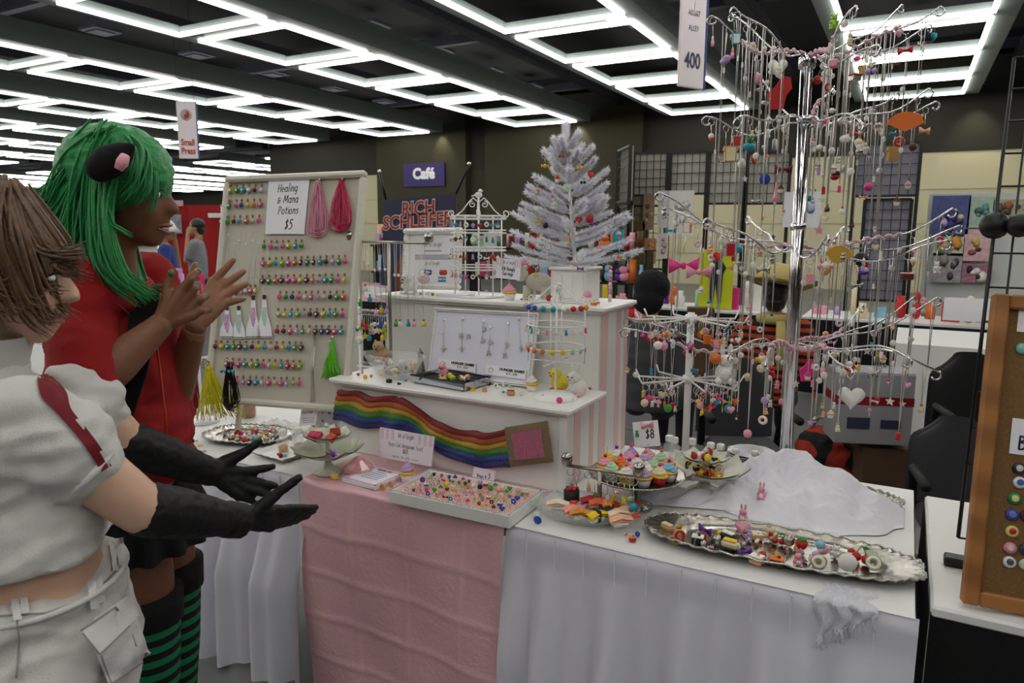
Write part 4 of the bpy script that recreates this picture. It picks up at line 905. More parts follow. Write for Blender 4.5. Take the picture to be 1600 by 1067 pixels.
for i, (x0, x1, y0, y1) in enumerate(((686, 743, 560, 582), (760, 821, 569, 594))):
    q0, q1 = onhg(x0, y0), onhg(x1, y1); qc = (q0+q1)/2; w = q1.x-q0.x; h = .03
    tt = thing('price_card', ['left price card reading HUNGER GAMES $14 - $28 on the pendant board', 'right price card reading HUNGER GAMES $14 - $28 on the pendant board'][i], 'sign', X=HX @ T(qc.x, qc.y, .003) @ RZ(-.03), group='pendant price cards')
    obj('card', MB().box((0, 0, 0), (w, h*1.15, .0015)), paper, tt, world=False)
    letters('HUNGER GAMES', .0125, T(w*.16, h*.24, .0012), ink, tt, bold=.0005, sx=1.05); letters('$14 - $28', .0115, T(w*.16, -h*.16, .0012), greyink, tt)
    obj('sketch_mark', MB().at(T(-w*.36, 0, .0012)).tube([(.008*cos(k*1.3)*(1+.4*sin(k*2.7)), .009*sin(k*1.3), 0) for k in range(16)], .0003, 3), greyink, tt, world=False)
def swallow(b, X, s):
    b.at(X @ MX.Scale(s, 4)); b.prism([(0, -.5), (.12, -.1), (.5, .15), (.2, .2), (.08, .45), (-.05, .42), (-.12, .15), (-.5, .3), (-.2, 0), (-.12, -.2)], .12, 0)
for i, (top, pts) in enumerate((((724, 498), [(721, 525), (732, 526), (722, 546)]), ((757, 502), [(757, 515), (755, 533)]), ((768, 512), [(768, 535), (764, 552)]), ((795, 506), [(793, 540), (789, 556)]), ((695, 500), [(694, 546)]), ((811, 498), [(815, 545)]))):
    q = onhg(*pts[-1]); tp = onhg(*top); tt = thing('bird_pendant_necklace', f'silver necklace with bird and leaf pendants, {ordn(i)} on the pendant board', 'necklace', X=HX @ T(q.x, q.y, .004), group='pendant board necklaces')
    b = MB()
    for k, (px, py) in enumerate(pts): u = onhg(px, py); swallow(b, T(u.x-q.x, u.y-q.y, 0) @ RZ(R.uniform(-.6, .6)), .023)
    obj('pendant', b, nickel, tt, world=False)
    obj('chain', MB().tube([(0, .006, .001), (tp.x-q.x-.006, tp.y-q.y, .001)], .0005, 3).tube([(0, .006, .001), (tp.x-q.x+.006, tp.y-q.y, .001)], .0005, 3), chainm, tt, world=False)
    obj('price_disc', MB().at(T(tp.x-q.x, tp.y-q.y, .001)).lathe([(0, 0), (.006, 0), (.006, .001), (0, .001)], 10), paper, tt, world=False)
# bracelet carousel with bird
bc = at_z(869, 605, ZL); bc.y = 2.03; bc.x = at_y(868, 600, 2.03).x; rad_ = 44/FPX*depth(bc)
t = thing('bracelet_stand', 'white wire bracelet carousel topped with a small bird', 'jewellery stand', (bc.x, 2.03, ZL))
Z_ = lambda py: at_y(868, py, 2.03).z-ZL
obj('base_disc', MB().lathe([(.001, 0), (rad_*.78, 0), (rad_*.78, .004), (rad_*.6, .016), (.01, .02)], 30), whitew, t, world=False)
obj('spindle', MB().tube([(0, 0, .01), (0, 0, Z_(455))], .0035, 8), whitew, t, world=False)
for py in (476, 506, 541): obj('hoop', MB().torus((0, 0, Z_(py)), rad_, .0022, 36, 6), whitew, t, world=False)
obj('spoke_ring', MB().tube([(-rad_, 0, Z_(565)), (rad_, 0, Z_(565))], .002, 5).tube([(0, -rad_, Z_(565)), (0, rad_, Z_(565))], .002, 5), whitew, t, world=False)
for i in range(4):
    a = i*pi/2+.25; obj('post', MB().tube([(rad_*cos(a), rad_*sin(a), Z_(566)), (rad_*cos(a), rad_*sin(a), Z_(474))], .0022, 6), whitew, t, world=False)
    zt_ = Z_(450); pts = [(.004, 0, zt_), (.016, 0, zt_+.008), (.03, 0, zt_-.006), (.05, 0, zt_-.024), (.068, 0, Z_(472))]
    obj('scroll', MB().at(RZ(a)).tube(pts+spiral((.08, Z_(472)+.012), .014, 1.1, rad(230)), .0024, 6), whitew, t, world=False)
bird_finial(t, Z_(457), .032)
for k, (py, cols) in enumerate(((476, ['yellow', 'grey', 'grey', 'blue', 'blue', 'turquoise', 'turquoise', 'white', 'red', 'red', 'gold']), (510, ['turquoise', 'pink', 'white', 'white', 'turquoise', 'white', 'pink', 'white', 'turquoise', 'white', 'white', 'hotpink']), (541, ['orange', 'peach', 'peach', 'red', 'orange', 'orange', 'yellow', 'yellow', 'mint', 'mint', 'lilac']))):
    tt = thing('button_bracelet', ['pompom bracelet on the top hoop of the bracelet carousel', 'gummy bear bracelet on the middle hoop of the bracelet carousel', 'rainbow button bracelet on the lowest hoop of the bracelet carousel'][k], 'bracelet', (bc.x, 2.03, ZL+Z_(py)-.004))
    obj('band', MB().torus((0, 0, .0), rad_+.003, .0015, 36, 5), glass, tt, world=False)
    n = len(cols)
    for i, c in enumerate(cols):
        a = rad(175+190*i/(n-1)); X = T((rad_+.006)*cos(a), (rad_+.006)*sin(a), 0) @ RZ(a+pi/2)
        if k == 1: obj('charm', charm('bear', c), None, tt, world=False, X=X @ T(0, 0, -.012) @ MX.Scale(.018, 4))
        else: obj('charm', charm('ball' if k == 0 else 'disc', c), None, tt, world=False, X=X @ T(0, 0, -.009) @ MX.Scale(.018, 4))
p = at_y(873, 606, 2.12); critter('chick_plush', 'fluffy yellow chick plush behind the bracelet carousel', 'plush toy', (p.x, 2.13, ZL), .085, ply, False, 31, -.3, '#e87a1c')
p = at_y(904, 605, 2.1); critter('bunny_plush', 'fluffy white bunny plush beside the yellow chick', 'plush toy', (p.x, 2.1, ZL), .085, plw, True, 41, -.3, '#f0b4b8', None, True)
p = at_z(831, 611, ZL); cupcake((p.x, p.y, ZL), .055, 'white', 'white frosted cupcake on the lower shelf edge', eye=False)
def scatter_px(items, z, place, group):
    for px, py, kd, c, c2, s in items:
        p = at_z(px, py, z); put(kd, c, c2, T(p.x, p.y, z) @ RZ(R.uniform(-.5, .9)), place, group, s)
scatter_px([(571, 592, 'ball', 'yellow', 'white', .016), (560, 588, 'heart', 'red', 'white', .014), (566, 584, 'flower', 'hotpink', 'white', .016), (580, 590, 'bead', 'tan', 'white', .012), (608, 598, 'cake', 'black', 'black', .02), (624, 602, 'slipper', 'black', 'black', .018), (633, 597, 'candy', 'skyblue', 'purple', .016), (739, 611, 'cake', 'yellow', 'orange', .018), (757, 612, 'cake', 'gold', 'orange', .018), (764, 602, 'disc', 'black', 'white', .014), (775, 607, 'flower', 'white', 'green', .022), (786, 604, 'bunny', 'white', 'white', .022), (796, 607, 'flower', 'mint', 'yellow', .018), (815, 604, 'bow', 'pink', 'white', .022), (798, 618, 'loaf', 'tan', 'red', .03), (787, 616, 'candy', 'turquoise', 'white', .016), (815, 618, 'donut', 'cream', 'white', .016), (848, 625, 'donut', 'brown', 'gold', .018), (856, 623, 'ball', 'pink', 'white', .018), (862, 619, 'disc', 'black', 'white', .015), (874, 630, 'ball', 'hotpink', 'white', .02), (910, 612, 'slipper', 'hotpink', 'pink', .026), (922, 611, 'candy', 'red', 'white', .018), (895, 632, 'tag', 'white', 'white', .022), (925, 604, 'bow', 'cream', 'white', .014)], ZL, 'on the lower shelf front edge', 'charms along the lower shelf')
# rainbow scarf hung along the lower panel
yP = YA-.014
upx = [(531, 607), (553, 611), (575, 617), (605, 620), (627, 621), (655, 640), (680, 657), (707, 667), (737, 674), (760, 675), (800, 670)]
dnx = [(522, 655), (548, 662), (582, 669), (603, 672), (625, 674), (652, 684), (675, 702), (700, 712), (740, 727), (765, 731), (800, 729)]
def cat_rom(P, t):
    n = len(P)-1; s = min(max(t, 0), .9999)*n; i = int(s); q = s-i; p0, p1, p2, p3 = P[max(i-1, 0)], P[i], P[i+1], P[min(i+2, n)]
    return [.5*((2*p1[k])+(-p0[k]+p2[k])*q+(2*p0[k]-5*p1[k]+4*p2[k]-p3[k])*q*q+(-p0[k]+3*p1[k]-3*p2[k]+p3[k])*q**3) for k in (0, 1)]
t = thing('rainbow_scarf', 'crocheted rainbow striped scarf pinned in waves along the shelf front', 'scarf', at_y(660, 690, yP))
knit = lambda c: mat('knit_'+c[1:], c, .9, var=.3, scale=160, bump=.9, bscale=330, sheen=.3)
def scarf_pt(u, w):
    a, b = cat_rom(upx, u), cat_rom(dnx, u); px = lerp(a[0], b[0], w); py = lerp(a[1], b[1], w)+1.6*sin(u*36+w*2)
    p = at_y(px, py, yP); p.y = yP-.006-.006*sin(u*30+w*4)-.003*sin(u*11); return p
for i, c in enumerate(('#a01418', '#e0681c', '#e0c024', '#3c9c34', '#1c4cb0', '#2c1c80')):
    w0, w1 = i/6, (i+1)/6
    def f(u, v, w0=w0, w1=w1):
        p = scarf_pt(u, lerp(w0, w1, v)); p.y -= .006*sin(v*pi)+.0012*sin(u*420)*sin(v*pi); return p
    b = MB().grid(f, 260, 7); b.grid(lambda u, v: f(1-u, v)*1+V((0, .012+.006*sin(v*pi), 0)), 60, 3)
    obj('stripe', b, knit(c), t)
# crocheted square pocket at its end
pq = [at_y(788, 668, yP-.018), at_y(856, 657, yP-.018), at_y(865, 722, yP-.018), at_y(797, 729, yP-.018)]
def quad(u, v): return pq[0].lerp(pq[1], u).lerp(pq[3].lerp(pq[2], u), v)
b = MB().grid(lambda u, v: quad(u, v)-V((0, .003*sin(u*90)*sin(v*90)+.004*(min(u, v, 1-u, 1-v)*8 if min(u, v, 1-u, 1-v) < .12 else 1), 0)), 50, 50)
pk = obj('pocket_border', b, knit('#b09468'), t)
obj('pocket_square', MB().grid(lambda u, v: quad(.16+.68*u, .16+.68*v)-V((0, .006+.003*abs(sin(u*44)), 0)), 90, 30), knit('#e882a8'), pk)
# scarf price card held by a cupcake
t, w, h = paper_sign('scarf_price_card', 'striped price card reading Nyan Cat Amigurumi Scarf $65', [at_y(595, 671, 1.86), at_y(673.5, 678, 1.84), at_y(675, 725, 1.84), at_y(599, 717, 1.86)], V((.1, -1, .12)).normalized(), m=mat('pink_white_card', '#efe6ee', .8, var=.02))
logo_header(t, w, h*.14, h*.48, .0012)
b = MB(); scribe(b, 'Nyan Cat Amigurumi Scarf', .0088, T(0, -h*.05, .0012), w=.055, sx=.8, gap=.24, shear=.05); scribe(b, '$65', .0085, T(0, -h*.23, .0012), w=.1); scribe(b, 'Sample only - please ask for assistance', .0042, T(0, -h*.4, .0012), w=.05, sx=.85, gap=.25)
obj('lettering', b, ink, t, world=False)
p = at_z(637, 752, TZ+.006); cupcake((p.x, p.y, TZ+.006), .066, 'lilac', 'lilac frosted cupcake holding the scarf price card', group='cupcake card holders')
# ornate frame with printed flowers left of the shelf
t, w, h, z = ornate_frame('flower_print_frame', 'white ornate frame with a striped floral print leaning beside the shelf', [at_y(501, 583, 1.99), at_y(545, 587, 2.03), at_y(530, 712, 1.99), at_y(479, 703, 1.93)], (-.3, -1, .3), .02)
logo_header(t, w-.05, h*.2, h*.38, z)
b = MB()
for i in range(14): b.sphere((R.uniform(-.05, .05), R.uniform(-.06, .04), z), (.007, .006, .0012), 6, 4)
obj('flower_marks', b, mat('flower_print', '#7088c0', .8, c2='#c090b8', scale=90), t, world=False, kind='stuff'); b = MB(); scribe(b, 'bit of bright', .011, T(0, -h*.32, z), w=.08); obj('lettering', b, mat('plum_ink', '#4c2c5c', .8), t, world=False)
# ------------------------------------------------------------------ ring tray on the pink sheet
Z0 = TZ+.006; zr_ = Z0+.036
C = [at_z(606, 767, zr_), at_z(794, 807, zr_), at_z(851, 766, zr_), at_z(672, 733, zr_)]
ctr = sum(C, V())/4; x = (C[1]-C[0]+C[2]-C[3]).normalized(); y = V((-x.y, x.x, 0)); rw = ((C[1]-C[0]).length+(C[2]-C[3]).length)/2; rd = ((C[3]-C[0]).length+(C[2]-C[1]).length)/2*.98
RXm = basis((ctr.x, ctr.y, Z0), x, y)
t = thing('ring_tray', 'white box tray lined in pink and filled with rings', 'tray', X=RXm)
obj('lining', MB().box((0, 0, .012), (rw-.012, rd-.012, .02)), mat('pink_felt', '#e8bcb4', .9, var=.08, scale=40, bump=.2), t, world=False)
for s in (-1, 1):
    o = obj('side_wall', MB().box((0, s*(rd/2-.004), .018), (rw, .008, .036), .001), whitep, t, world=False); o2 = obj('end_wall', MB().box((s*(rw/2-.004), 0, .018), (.008, rd-.016, .036), .001), whitep, t, world=False)
    b = MB(); k = int(rw/.006)
    for i in range(k): b.sphere(((i+.5)/k*rw-rw/2, s*(rd/2-.004), .037), .0024, 5, 4)
    obj('rhinestones', b, beadm, o, world=False, kind='stuff')
    b = MB(); k = int(rd/.006)
    for i in range(k): b.sphere((s*(rw/2-.004), (i+.5)/k*rd-rd/2, .037), .0024, 5, 4)
    obj('rhinestones', b, beadm, o2, world=False, kind='stuff')
rk = ['ball', 'cupcake', 'flower', 'bow', 'heart', 'donut', 'star', 'bead', 'strawberry', 'cake']
band = MB().torus((0, 0, 0), .0085, .0009, 14, 4, RX(pi/2)).mesh('band', chrome)
for r in range(6):
    for i in range(13):
        kd = R.choice(rk); c = R.choice(['pink', 'hotpink', 'red', 'white', 'turquoise', 'green', 'yellow', 'orange', 'purple', 'brown', 'blue', 'cream', 'gold', 'lime', 'white', 'peach', 'lilac', 'black'])
        u = (i+.5+R.uniform(-.2, .2))/13; v = (r+.5+R.uniform(-.15, .15))/6
        X = RXm @ T((u-.5)*(rw-.05), (v-.5)*(rd-.04), .024)
        o = thing('craft_ring', f'{SAY.get(c, c)} {KSAY.get(kd, kd)} ring, {ordn(i)} from left in {ordn(r)} row of the ring tray', 'ring', X=X @ RZ(R.uniform(-.4, .8)), group='rings in the ring tray')
        obj('band', band, None, o, world=False); obj('charm_top', charm(kd, c), None, o, world=False, X=T(0, 0, .006) @ MX.Scale(R.uniform(.013, .018), 4))
t, w, h = paper_sign('ring_price_card', 'small pink card reading Rings $7 behind the ring tray', [at_y(741, 730, 1.885), at_y(774, 735, 1.885), at_y(773, 752, 1.885), at_y(740, 748, 1.885)], V((.1, -1, .2)).normalized(), m=mat('pink_white_card', '#efe6ee', .8))
b = MB(); scribe(b, 'Rings $', .0065, T(-.008, -h*.3, .001), w=.13); obj('lettering', b, ink, t, world=False); b = MB(); scribe(b, '5', .01, T(.02, -h*.25, .001), w=.14); obj('price_digit', b, mat('red_ink', '#b82434', .7), t, world=False)
# leaflets
C = [at_z(540, 751, Z0+.006), at_z(592, 765, Z0+.006), at_z(627, 741, Z0+.006), at_z(577, 729, Z0+.006)]; ctr = sum(C, V())/4; x = (C[1]-C[0]).normalized(); y = V((-x.y, x.x, 0))
X = basis((ctr.x, ctr.y, Z0), x, y); lw, lh = (C[1]-C[0]).length, (C[3]-C[0]).length*.98
t = thing('leaflet_stack', 'stack of pink bordered leaflets on the pink sheet', 'leaflets', X=X)
b = MB()
for k in range(7): b.at(RZ(R.uniform(-.02, .02))).box((0, 0, .0008+.0016*k), (lw, lh, .0012))
obj('sheets', b, paper, t, world=False, kind='stuff')
b = MB()
for s in (-1, 1): b.box((0, s*lh*.44, .0119), (lw*.94, lh*.07, .0004)).box((s*lw*.44, 0, .0119), (lw*.06, lh*.94, .0004))
obj('pink_border', b, mat('leaflet_pink', '#d88cb0', .8, c2='#e8c4d8', scale=150), t, world=False)
b = MB()
for k in range(5): b.box((0, lh*(.25-.1*k), .0119), (lw*(.5 if k else .3), lh*.022, .0004))
obj('print_lines', b, mat('leaflet_blue', '#8c94c0', .8), t, world=False, kind='stuff'); letters('PRICE LIST', lh*.09, T(0, lh*.36, .0122), mat('plum_ink', '#4c2c5c', .8), t)
# pink glass diamond
p = at_z(560, 738, Z0); pg = mat('pink_glass', '#f0a8a8', .05, alpha=.5, var=.03, ior=1.6)
obj('glass_diamond', MB().lathe([(.04, 0), (.052, .012), (.05, .02), (.02, .045), (.001, .058)], 10, smooth=False), pg, X=T(p.x, p.y, Z0), world=False, label='faceted pink glass diamond beside the leaflets', cat='ornament')
# petal dish on a stem
cel = mat('celadon_porcelain', '#d6d8c4', .25, var=.08, scale=20, bump=.3, bscale=240, coat=.3)
def petal_dish(label, base, z0, zd, R0, n=4, a0=.2, post=0., second=None):
    t = thing('petal_dish', label, 'dish', (base.x, base.y, z0))
    obj('foot', MB().lathe([(R0*.42, 0), (R0*.44, .004), (R0*.2, .02), (R0*.1, .035), (R0*.11, max(.04, zd-.012))], 20), cel, t, world=False)
    def petals(R0, zd, a0):
        for i in range(n):
            a = a0+2*pi*i/n
            def f(u, v):
                w = (u-.5)*2; r = R0*v; wd = .62*R0*sin(min(1, v*1.15)*pi*.62)*w; lift = .34*R0*v**1.7+.12*R0*w*w*v
                return (r*cos(a)-wd*sin(a), r*sin(a)+wd*cos(a), zd-.01+lift)
            b = MB().grid(f, 11, 10); b.grid(lambda u, v: V(f(1-u, v))-V((0, 0, .004)), 11, 10); obj('petal', b, cel, t, world=False)
    petals(R0, zd, a0)
    if post: obj('post', MB().lathe([(R0*.09, zd-.01), (R0*.07, zd+post*.5), (R0*.1, zd+post)], 12), cel, t, world=False)
    if second: petals(second[0], zd+second[1], a0+pi/n)
    if post: obj('post_knob', MB().sphere((0, 0, zd+post+.006), .009, 8, 6), cel, t, world=False)
    return t
p = at_z(513, 738, Z0); petal_dish('pale green two-tier petal dish of candy boxes at the left', p, Z0, .06, .105, post=.095, second=(.075, .06))
for i, (dx, dy, dz, c, rz) in enumerate(((-.03, -.02, .128, '#c01c4c', .2), (.035, -.01, .126, '#c8401c', -.5), (.0, .03, .13, '#a83c2c', .9))):
    obj('candy_box', MB().box((0, 0, .008), (.045, .026, .016), .001).box((0, 0, .0165), (.022, .014, .001)), [plastic(c), ], X=T(p.x+dx, p.y+dy, Z0+dz-.005) @ RZ(rz) @ RX(.5), world=False, label=['crimson candy box on the upper petals at left', 'orange candy box on the upper petals at left', 'brick red candy box at the back of the upper petals'][i], cat='candy box')
for i in range(9): put(R.choice(['candy', 'bow', 'bead', 'heart']), R.choice(['purple', 'lilac', 'pink', 'grey', 'silver']), 'white', T(p.x+.055+R.uniform(-.02, .03), p.y-.03+R.uniform(-.02, .02), Z0+.078) @ RZ(R.uniform(0, 6)), 'on the left petal dish', 'charms on the left petal dish', .018)
q = at_z(523, 748, Z0); put('cake', 'yellow', 'cream', T(q.x, q.y, Z0), 'standing in front of the left petal dish', 'charms on the pink sheet', .024)
q = at_z(541, 741, Z0); keyring(V((q.x, q.y, Z0+.03)), 'pearl key ring lying between petal dish and leaflets', 'ball', 'white', s=.014)
for px, py in ((611, 762), (598, 766)): q = at_z(px, py, Z0); put('donut', 'tan', 'gold', T(q.x, q.y, Z0), 'on the pink sheet before the ring tray', 'charms on the pink sheet', .022)
# square plate and bottles
C = [at_z(389, 712, Z0), at_z(455, 730, Z0), at_z(502, 707, Z0), at_z(440, 692, Z0)]; ctr = sum(C, V())/4; x = (C[1]-C[0]).normalized(); y = V((-x.y, x.x, 0)); s = .155
X = basis((ctr.x, ctr.y, TZ+.003), x, y); t = thing('square_plate', 'square white plate with a small glass bottle on it', 'plate', X=X)
obj('well', MB().box((0, 0, .005), (s*.8, s*.8, .008), .002), whitep, t, world=False)
def rimf(u, v):
    a = 2*pi*u; k = max(abs(cos(a)), abs(sin(a))); r = (s*.4+(s*.16)*v)/k; return (r*cos(a), r*sin(a), .006+.014*v+.0012*sin(u*100)*v)
obj('rim', MB().grid(rimf, 80, 5, closed_u=True).grid(lambda u, v: V(rimf(1-u, v))-V((0, 0, .004)), 80, 5, closed_u=True), whitep, t, world=False)
def cap_bottle(loc, h, label, fill=None, group='white-capped bottles', neck=True):
    t = thing('sample_bottle', label, 'bottle', loc, 0, group); r = h*.26
    obj('body', MB().lathe([(r*.9, 0), (r, .03*h), (r, .55*h), (r*.55, .72*h), (r*.5, .78*h)], 16), glass, t, world=False)
    obj('cap', MB().lathe([(r*.62, .76*h), (r*.66, .78*h), (r*.66, .97*h), (r*.55, h)], 16), plastic('#f2f2ee'), t, world=False)
    if fill: obj('contents', MB().lathe([(r*.7, .04*h), (r*.75, .3*h), (r*.3, .36*h)], 10), mat('bead_mix_'+fill[1:], fill, .4, c2='#d04848', scale=160), t, world=False)
    return t
p = X @ V((.0, -.01, .01)); cap_bottle(p, .088, 'white-capped bottle of beads standing on the square plate', '#e8d070')
for i, (px, py) in enumerate(((467, 703), (480, 704))): q = at_z(px, py, TZ+.002); cap_bottle(q, .085, ['white-capped bottle left of the petal dish', 'white-capped bottle touching the left petal dish'][i], '#d8c8d8')
for dx, dy, kd, c in ((.03, -.03, 'cake', 'skyblue'), (.045, .01, 'cake', 'lime'), (.02, -.045, 'heart', 'red'), (.035, -.05, 'bead', 'maroon'), (-.04, .02, 'star', 'cream')): put(kd, c, 'white', X @ T(dx, dy, .01) @ RZ(dx*40), 'on the square plate', 'charms on the square plate', .016)
# silver platters
def platter(label, c, a, b, z0, m=silver, rz=0., scal=24, amp=.04, rim=.22, lip=.016, n=72):
    t = thing('silver_platter', label, 'tray', X=T(c.x, c.y, z0) @ RZ(rz))
    def R_(k): return lambda u: 1+amp*k*abs(sin(u*pi*scal/2))
    def f(u, v):
        an = 2*pi*u; q = lerp(1-rim, 1, v); w = R_(v)(u); e = .75
        cx_ = math.copysign(abs(cos(an))**e, cos(an)); sy_ = math.copysign(abs(sin(an))**e, sin(an))
        z = .004+lip*(v**.6)+.003*v*sin(u*2*pi*scal*2)*(v > .8); return (a*q*w*cx_, b*q*w*sy_, z)
    obj('rim', MB().grid(f, n*2, 9, closed_u=True).grid(lambda u, v: V(f(1-u, v))-V((0, 0, .002)), n*2, 5, closed_u=True), m, t, world=False)
    def g(u, v): p = V(f(u, 0)); return (p.x*v, p.y*v, .004 if v < .97 else p.z)
    obj('well', MB().grid(g, n, 6, closed_u=True), m, t, world=False)
    e_ = MB(); pts = [V(f(i/n/2, 1)) for i in range(n*2)]; e_.tube(pts, .003, 6, True); obj('beaded_edge', e_, m, t, world=False)
    return t
pc_ = at_z(389, 684, TZ+.004); pl_ = platter('oval silver platter of charms at the left of the table', pc_, .17, .115, TZ+.003, rz=.25)
PX = T(pc_.x, pc_.y, TZ+.008) @ RZ(.25)
for i in range(46):
    a = R.uniform(0, 6.28); r = R.uniform(0, 1)**.5; put(R.choice(['candy', 'bow', 'cake', 'donut', 'ball', 'heart', 'flower', 'cupcake', 'slipper']), R.choice(['pink', 'hotpink', 'red', 'white', 'cream', 'gold', 'grey', 'yellow', 'skyblue', 'silver', 'black']), R.choice(['white', 'red', 'pink']), PX @ T(r*.125*cos(a), r*.08*sin(a), 0) @ RZ(a), 'on the left silver platter', 'charms on the left silver platter', R.uniform(.016, .026))
# white hook rack with cord bundles at far left
rb = at_z(318, 700, TZ); rb.y = 1.93; rb.x = at_y(316, 660, 1.93).x
t = thing('cord_rack', 'white wire hook rack at the left end of the table', 'jewellery stand', (rb.x, rb.y, TZ))
zh = at_y(330, 562, 1.93).z-TZ
obj('pole', MB().tube([(0, 0, 0), (0, 0, zh+.01)], .006, 8), whitew, t, world=False); obj('base', MB().lathe([(.001, 0), (.07, 0), (.07, .006), (.008, .012)], 20), whitew, t, world=False)
for i in range(6):
    a = rad(-150+60*i); obj('hook_arm', MB().tube([(0, 0, zh), (.09*cos(a), .09*sin(a), zh), (.1*cos(a), .1*sin(a), zh+.022)], .003, 6), whitew, t, world=False)
for i, (px, py, px2, py2, wd, c, lab, sw) in enumerate(((326, 566, 338, 656, .15, '#e8dc20', 'bright yellow cord bundle on the left hook rack', .03), (359, 566, 363, 640, .05, '#15100f', 'black beaded cord bundle on the left hook rack', .0), (293, 572, 292, 655, .05, '#3a1418', 'dark maroon cord bundle on the left hook rack', 0.), (302, 570, 306, 648, .03, '#8c1830', 'crimson cord bundle on the left hook rack', 0.))):
    bundle(lab, at_y(px, py, rb.y-.13), at_y(px2, py2, rb.y-.13), wd*1.25, satin(c), 80 if i == 0 else 40, seed=60+i, open_=(i == 0), sweep=-.02 if i == 0 else 0, fastener=True)
for i, px in enumerate((346, 352, 358, 364)): p = at_y(px, 580, rb.y-.145); obj('turquoise_bead', MB().sphere((0, 0, 0), .007, 10, 7), jelly('#38a8c0'), X=T(*p), world=False, label=f'round turquoise bead, {ordn(i)} above the black cords', cat='bead', group='turquoise beads on the rack')
# jar and bag under the pegboard
p = at_z(388, 656, TZ); p.y = 2.08; p.x = at_y(388, 650, 2.08).x
t = thing('dried_fruit_jar', 'glass jar of orange slices under the pegboard', 'jar', (p.x, p.y, TZ+.002)); obj('glass_wall', MB().lathe([(.034, 0), (.036, .01), (.036, .06), (.03, .07), (.03, .075)], 20, cap=False), glass, t, world=False); obj('slices', MB().lathe([(.03, .003), (.031, .05), (.01, .055)], 14), mat('orange_slices', '#d8841c', .5, c2='#6a3410', scale=60), t, world=False); obj('lid', MB().lathe([(.033, .074), (.033, .088), (.03, .09)], 20), plastic('#e8e4d8'), t, world=False)
p = at_y(437, 655, 2.04); b = MB(); b.grid(lambda u, v: (.09*(u-.5)*2, .05*(v-.5)*2+.01*sin(u*9), .03*sin(u*pi)*sin(v*pi)+.006*sin(u*23+v*17)), 26, 16); obj('plastic_bag', b, mat('clear_bag', '#e8e8e8', .15, alpha=.3, bump=.4), X=T(p.x, 2.03, TZ+.006), world=False, label='clear plastic bag with red ribbon lying under the pegboard', cat='bag')
b = MB()
for i in range(9): b.tube([(.05*cos(k*.9+i), .03*sin(k*1.1+i), .01+.004*sin(k+i)) for k in range(9)], .0016, 4)
obj('red_ribbon_tangle', b, satin('#b82a1c'), X=T(p.x+.02, 1.98, TZ+.004), world=False, label='tangle of red ribbon on the table below the pegboard', cat='ribbon')
t, w, h = paper_sign('info_card', 'small pink printed card standing left of the flower frame', [at_y(470, 640, 1.93), at_y(497, 638, 1.93), at_y(496, 664, 1.93), at_y(469, 665, 1.93)], V((-.1, -1, .15)).normalized(), m=mat('pink_white_card', '#efe6ee', .8))
b = MB(); scribe(b, 'bit of bright', .006, T(0, h*.22, .001), w=.09)
for k in range(3): b.box((0, -h*(.05+.12*k), .001), (w*.7, .0016, .0004))
obj('lettering', b, greyink, t, world=False)
scatter_px([(300, 693, 'bead', 'black', 'white', .02), (312, 700, 'fish', 'yellow', 'green', .02), (305, 692, 'bow', 'pink', 'white', .016), (320, 708, 'candy', 'lilac', 'white', .016)], TZ+.002, 'loose on the table left of the platter', 'loose charms at the left')
# ------------------------------------------------------------------ right half of the table: sushi dish, cupcake stand, trays
ZT = TZ+.003
# oval glass dish of sushi
sc_ = at_z(912, 806, ZT); sc_ = V((sc_.x, sc_.y, ZT)); sa = .155
frost = mat('pressed_glass', '#e4e8e4', .12, alpha=.26, var=.1, scale=60, bump=.5, bscale=160)
t = thing('sushi_dish', 'oval pressed glass dish of sushi charms near the table front', 'dish', sc_, rad(12))
obj('bowl_wall', MB().lathe([(.1, 0), (.12, .002), (.14, .02), (.158, .036), (.153, .036), (.136, .022), (.115, .006), (.0, .005)], 40, cap=False, sx=1, sy=.62, wob=lambda a, j: 1+.012*sin(a*40)*(j > 0)), frost, t, world=False)
b = MB(); k = 90
for i in range(k): a = 2*pi*i/k; b.sphere((.156*cos(a), .156*.62*sin(a), .037), .003, 5, 4)
obj('beaded_rim', b, frost, t, world=False, kind='stuff')
rice = clay('#f4f0e4'); nori = mat('nori', '#16181a', .6, var=.3, scale=90)
SU = [(872, 797, 'ebi', '#f0d8c0', -.3), (895, 806, 'nigiri', '#f29a92', .3), (893, 783, 'gunkan', '#b81c20', 0), (908, 812, 'eel', '#d88c34', -.2), (923, 791, 'nigiri', '#b01c30', .1), (936, 795, 'nigiri', '#ee6a48', .05), (932, 815, 'tamago', '#f0c81c', .5), (950, 799, 'nigiri', '#e85a34', .1), (947, 808, 'gunkan', '#e88c34', .4), (965, 812, 'ebi', '#f2d8b4', .2), (980, 806, 'ebi', '#f0c8a0', .6), (969, 822, 'ebi', '#f0b494', .1)]
SN = {'ebi': 'prawn', 'nigiri': 'fish nigiri', 'gunkan': 'roe', 'eel': 'eel', 'tamago': 'egg'}
CN = {'#f0d8c0': 'pale', '#f29a92': 'pink', '#b81c20': 'deep red', '#d88c34': 'brown', '#b01c30': 'crimson', '#ee6a48': 'salmon', '#f0c81c': 'yellow', '#e85a34': 'bright orange', '#e88c34': 'amber', '#f2d8b4': 'cream', '#f0c8a0': 'peach', '#f0b494': 'orange-tailed'}
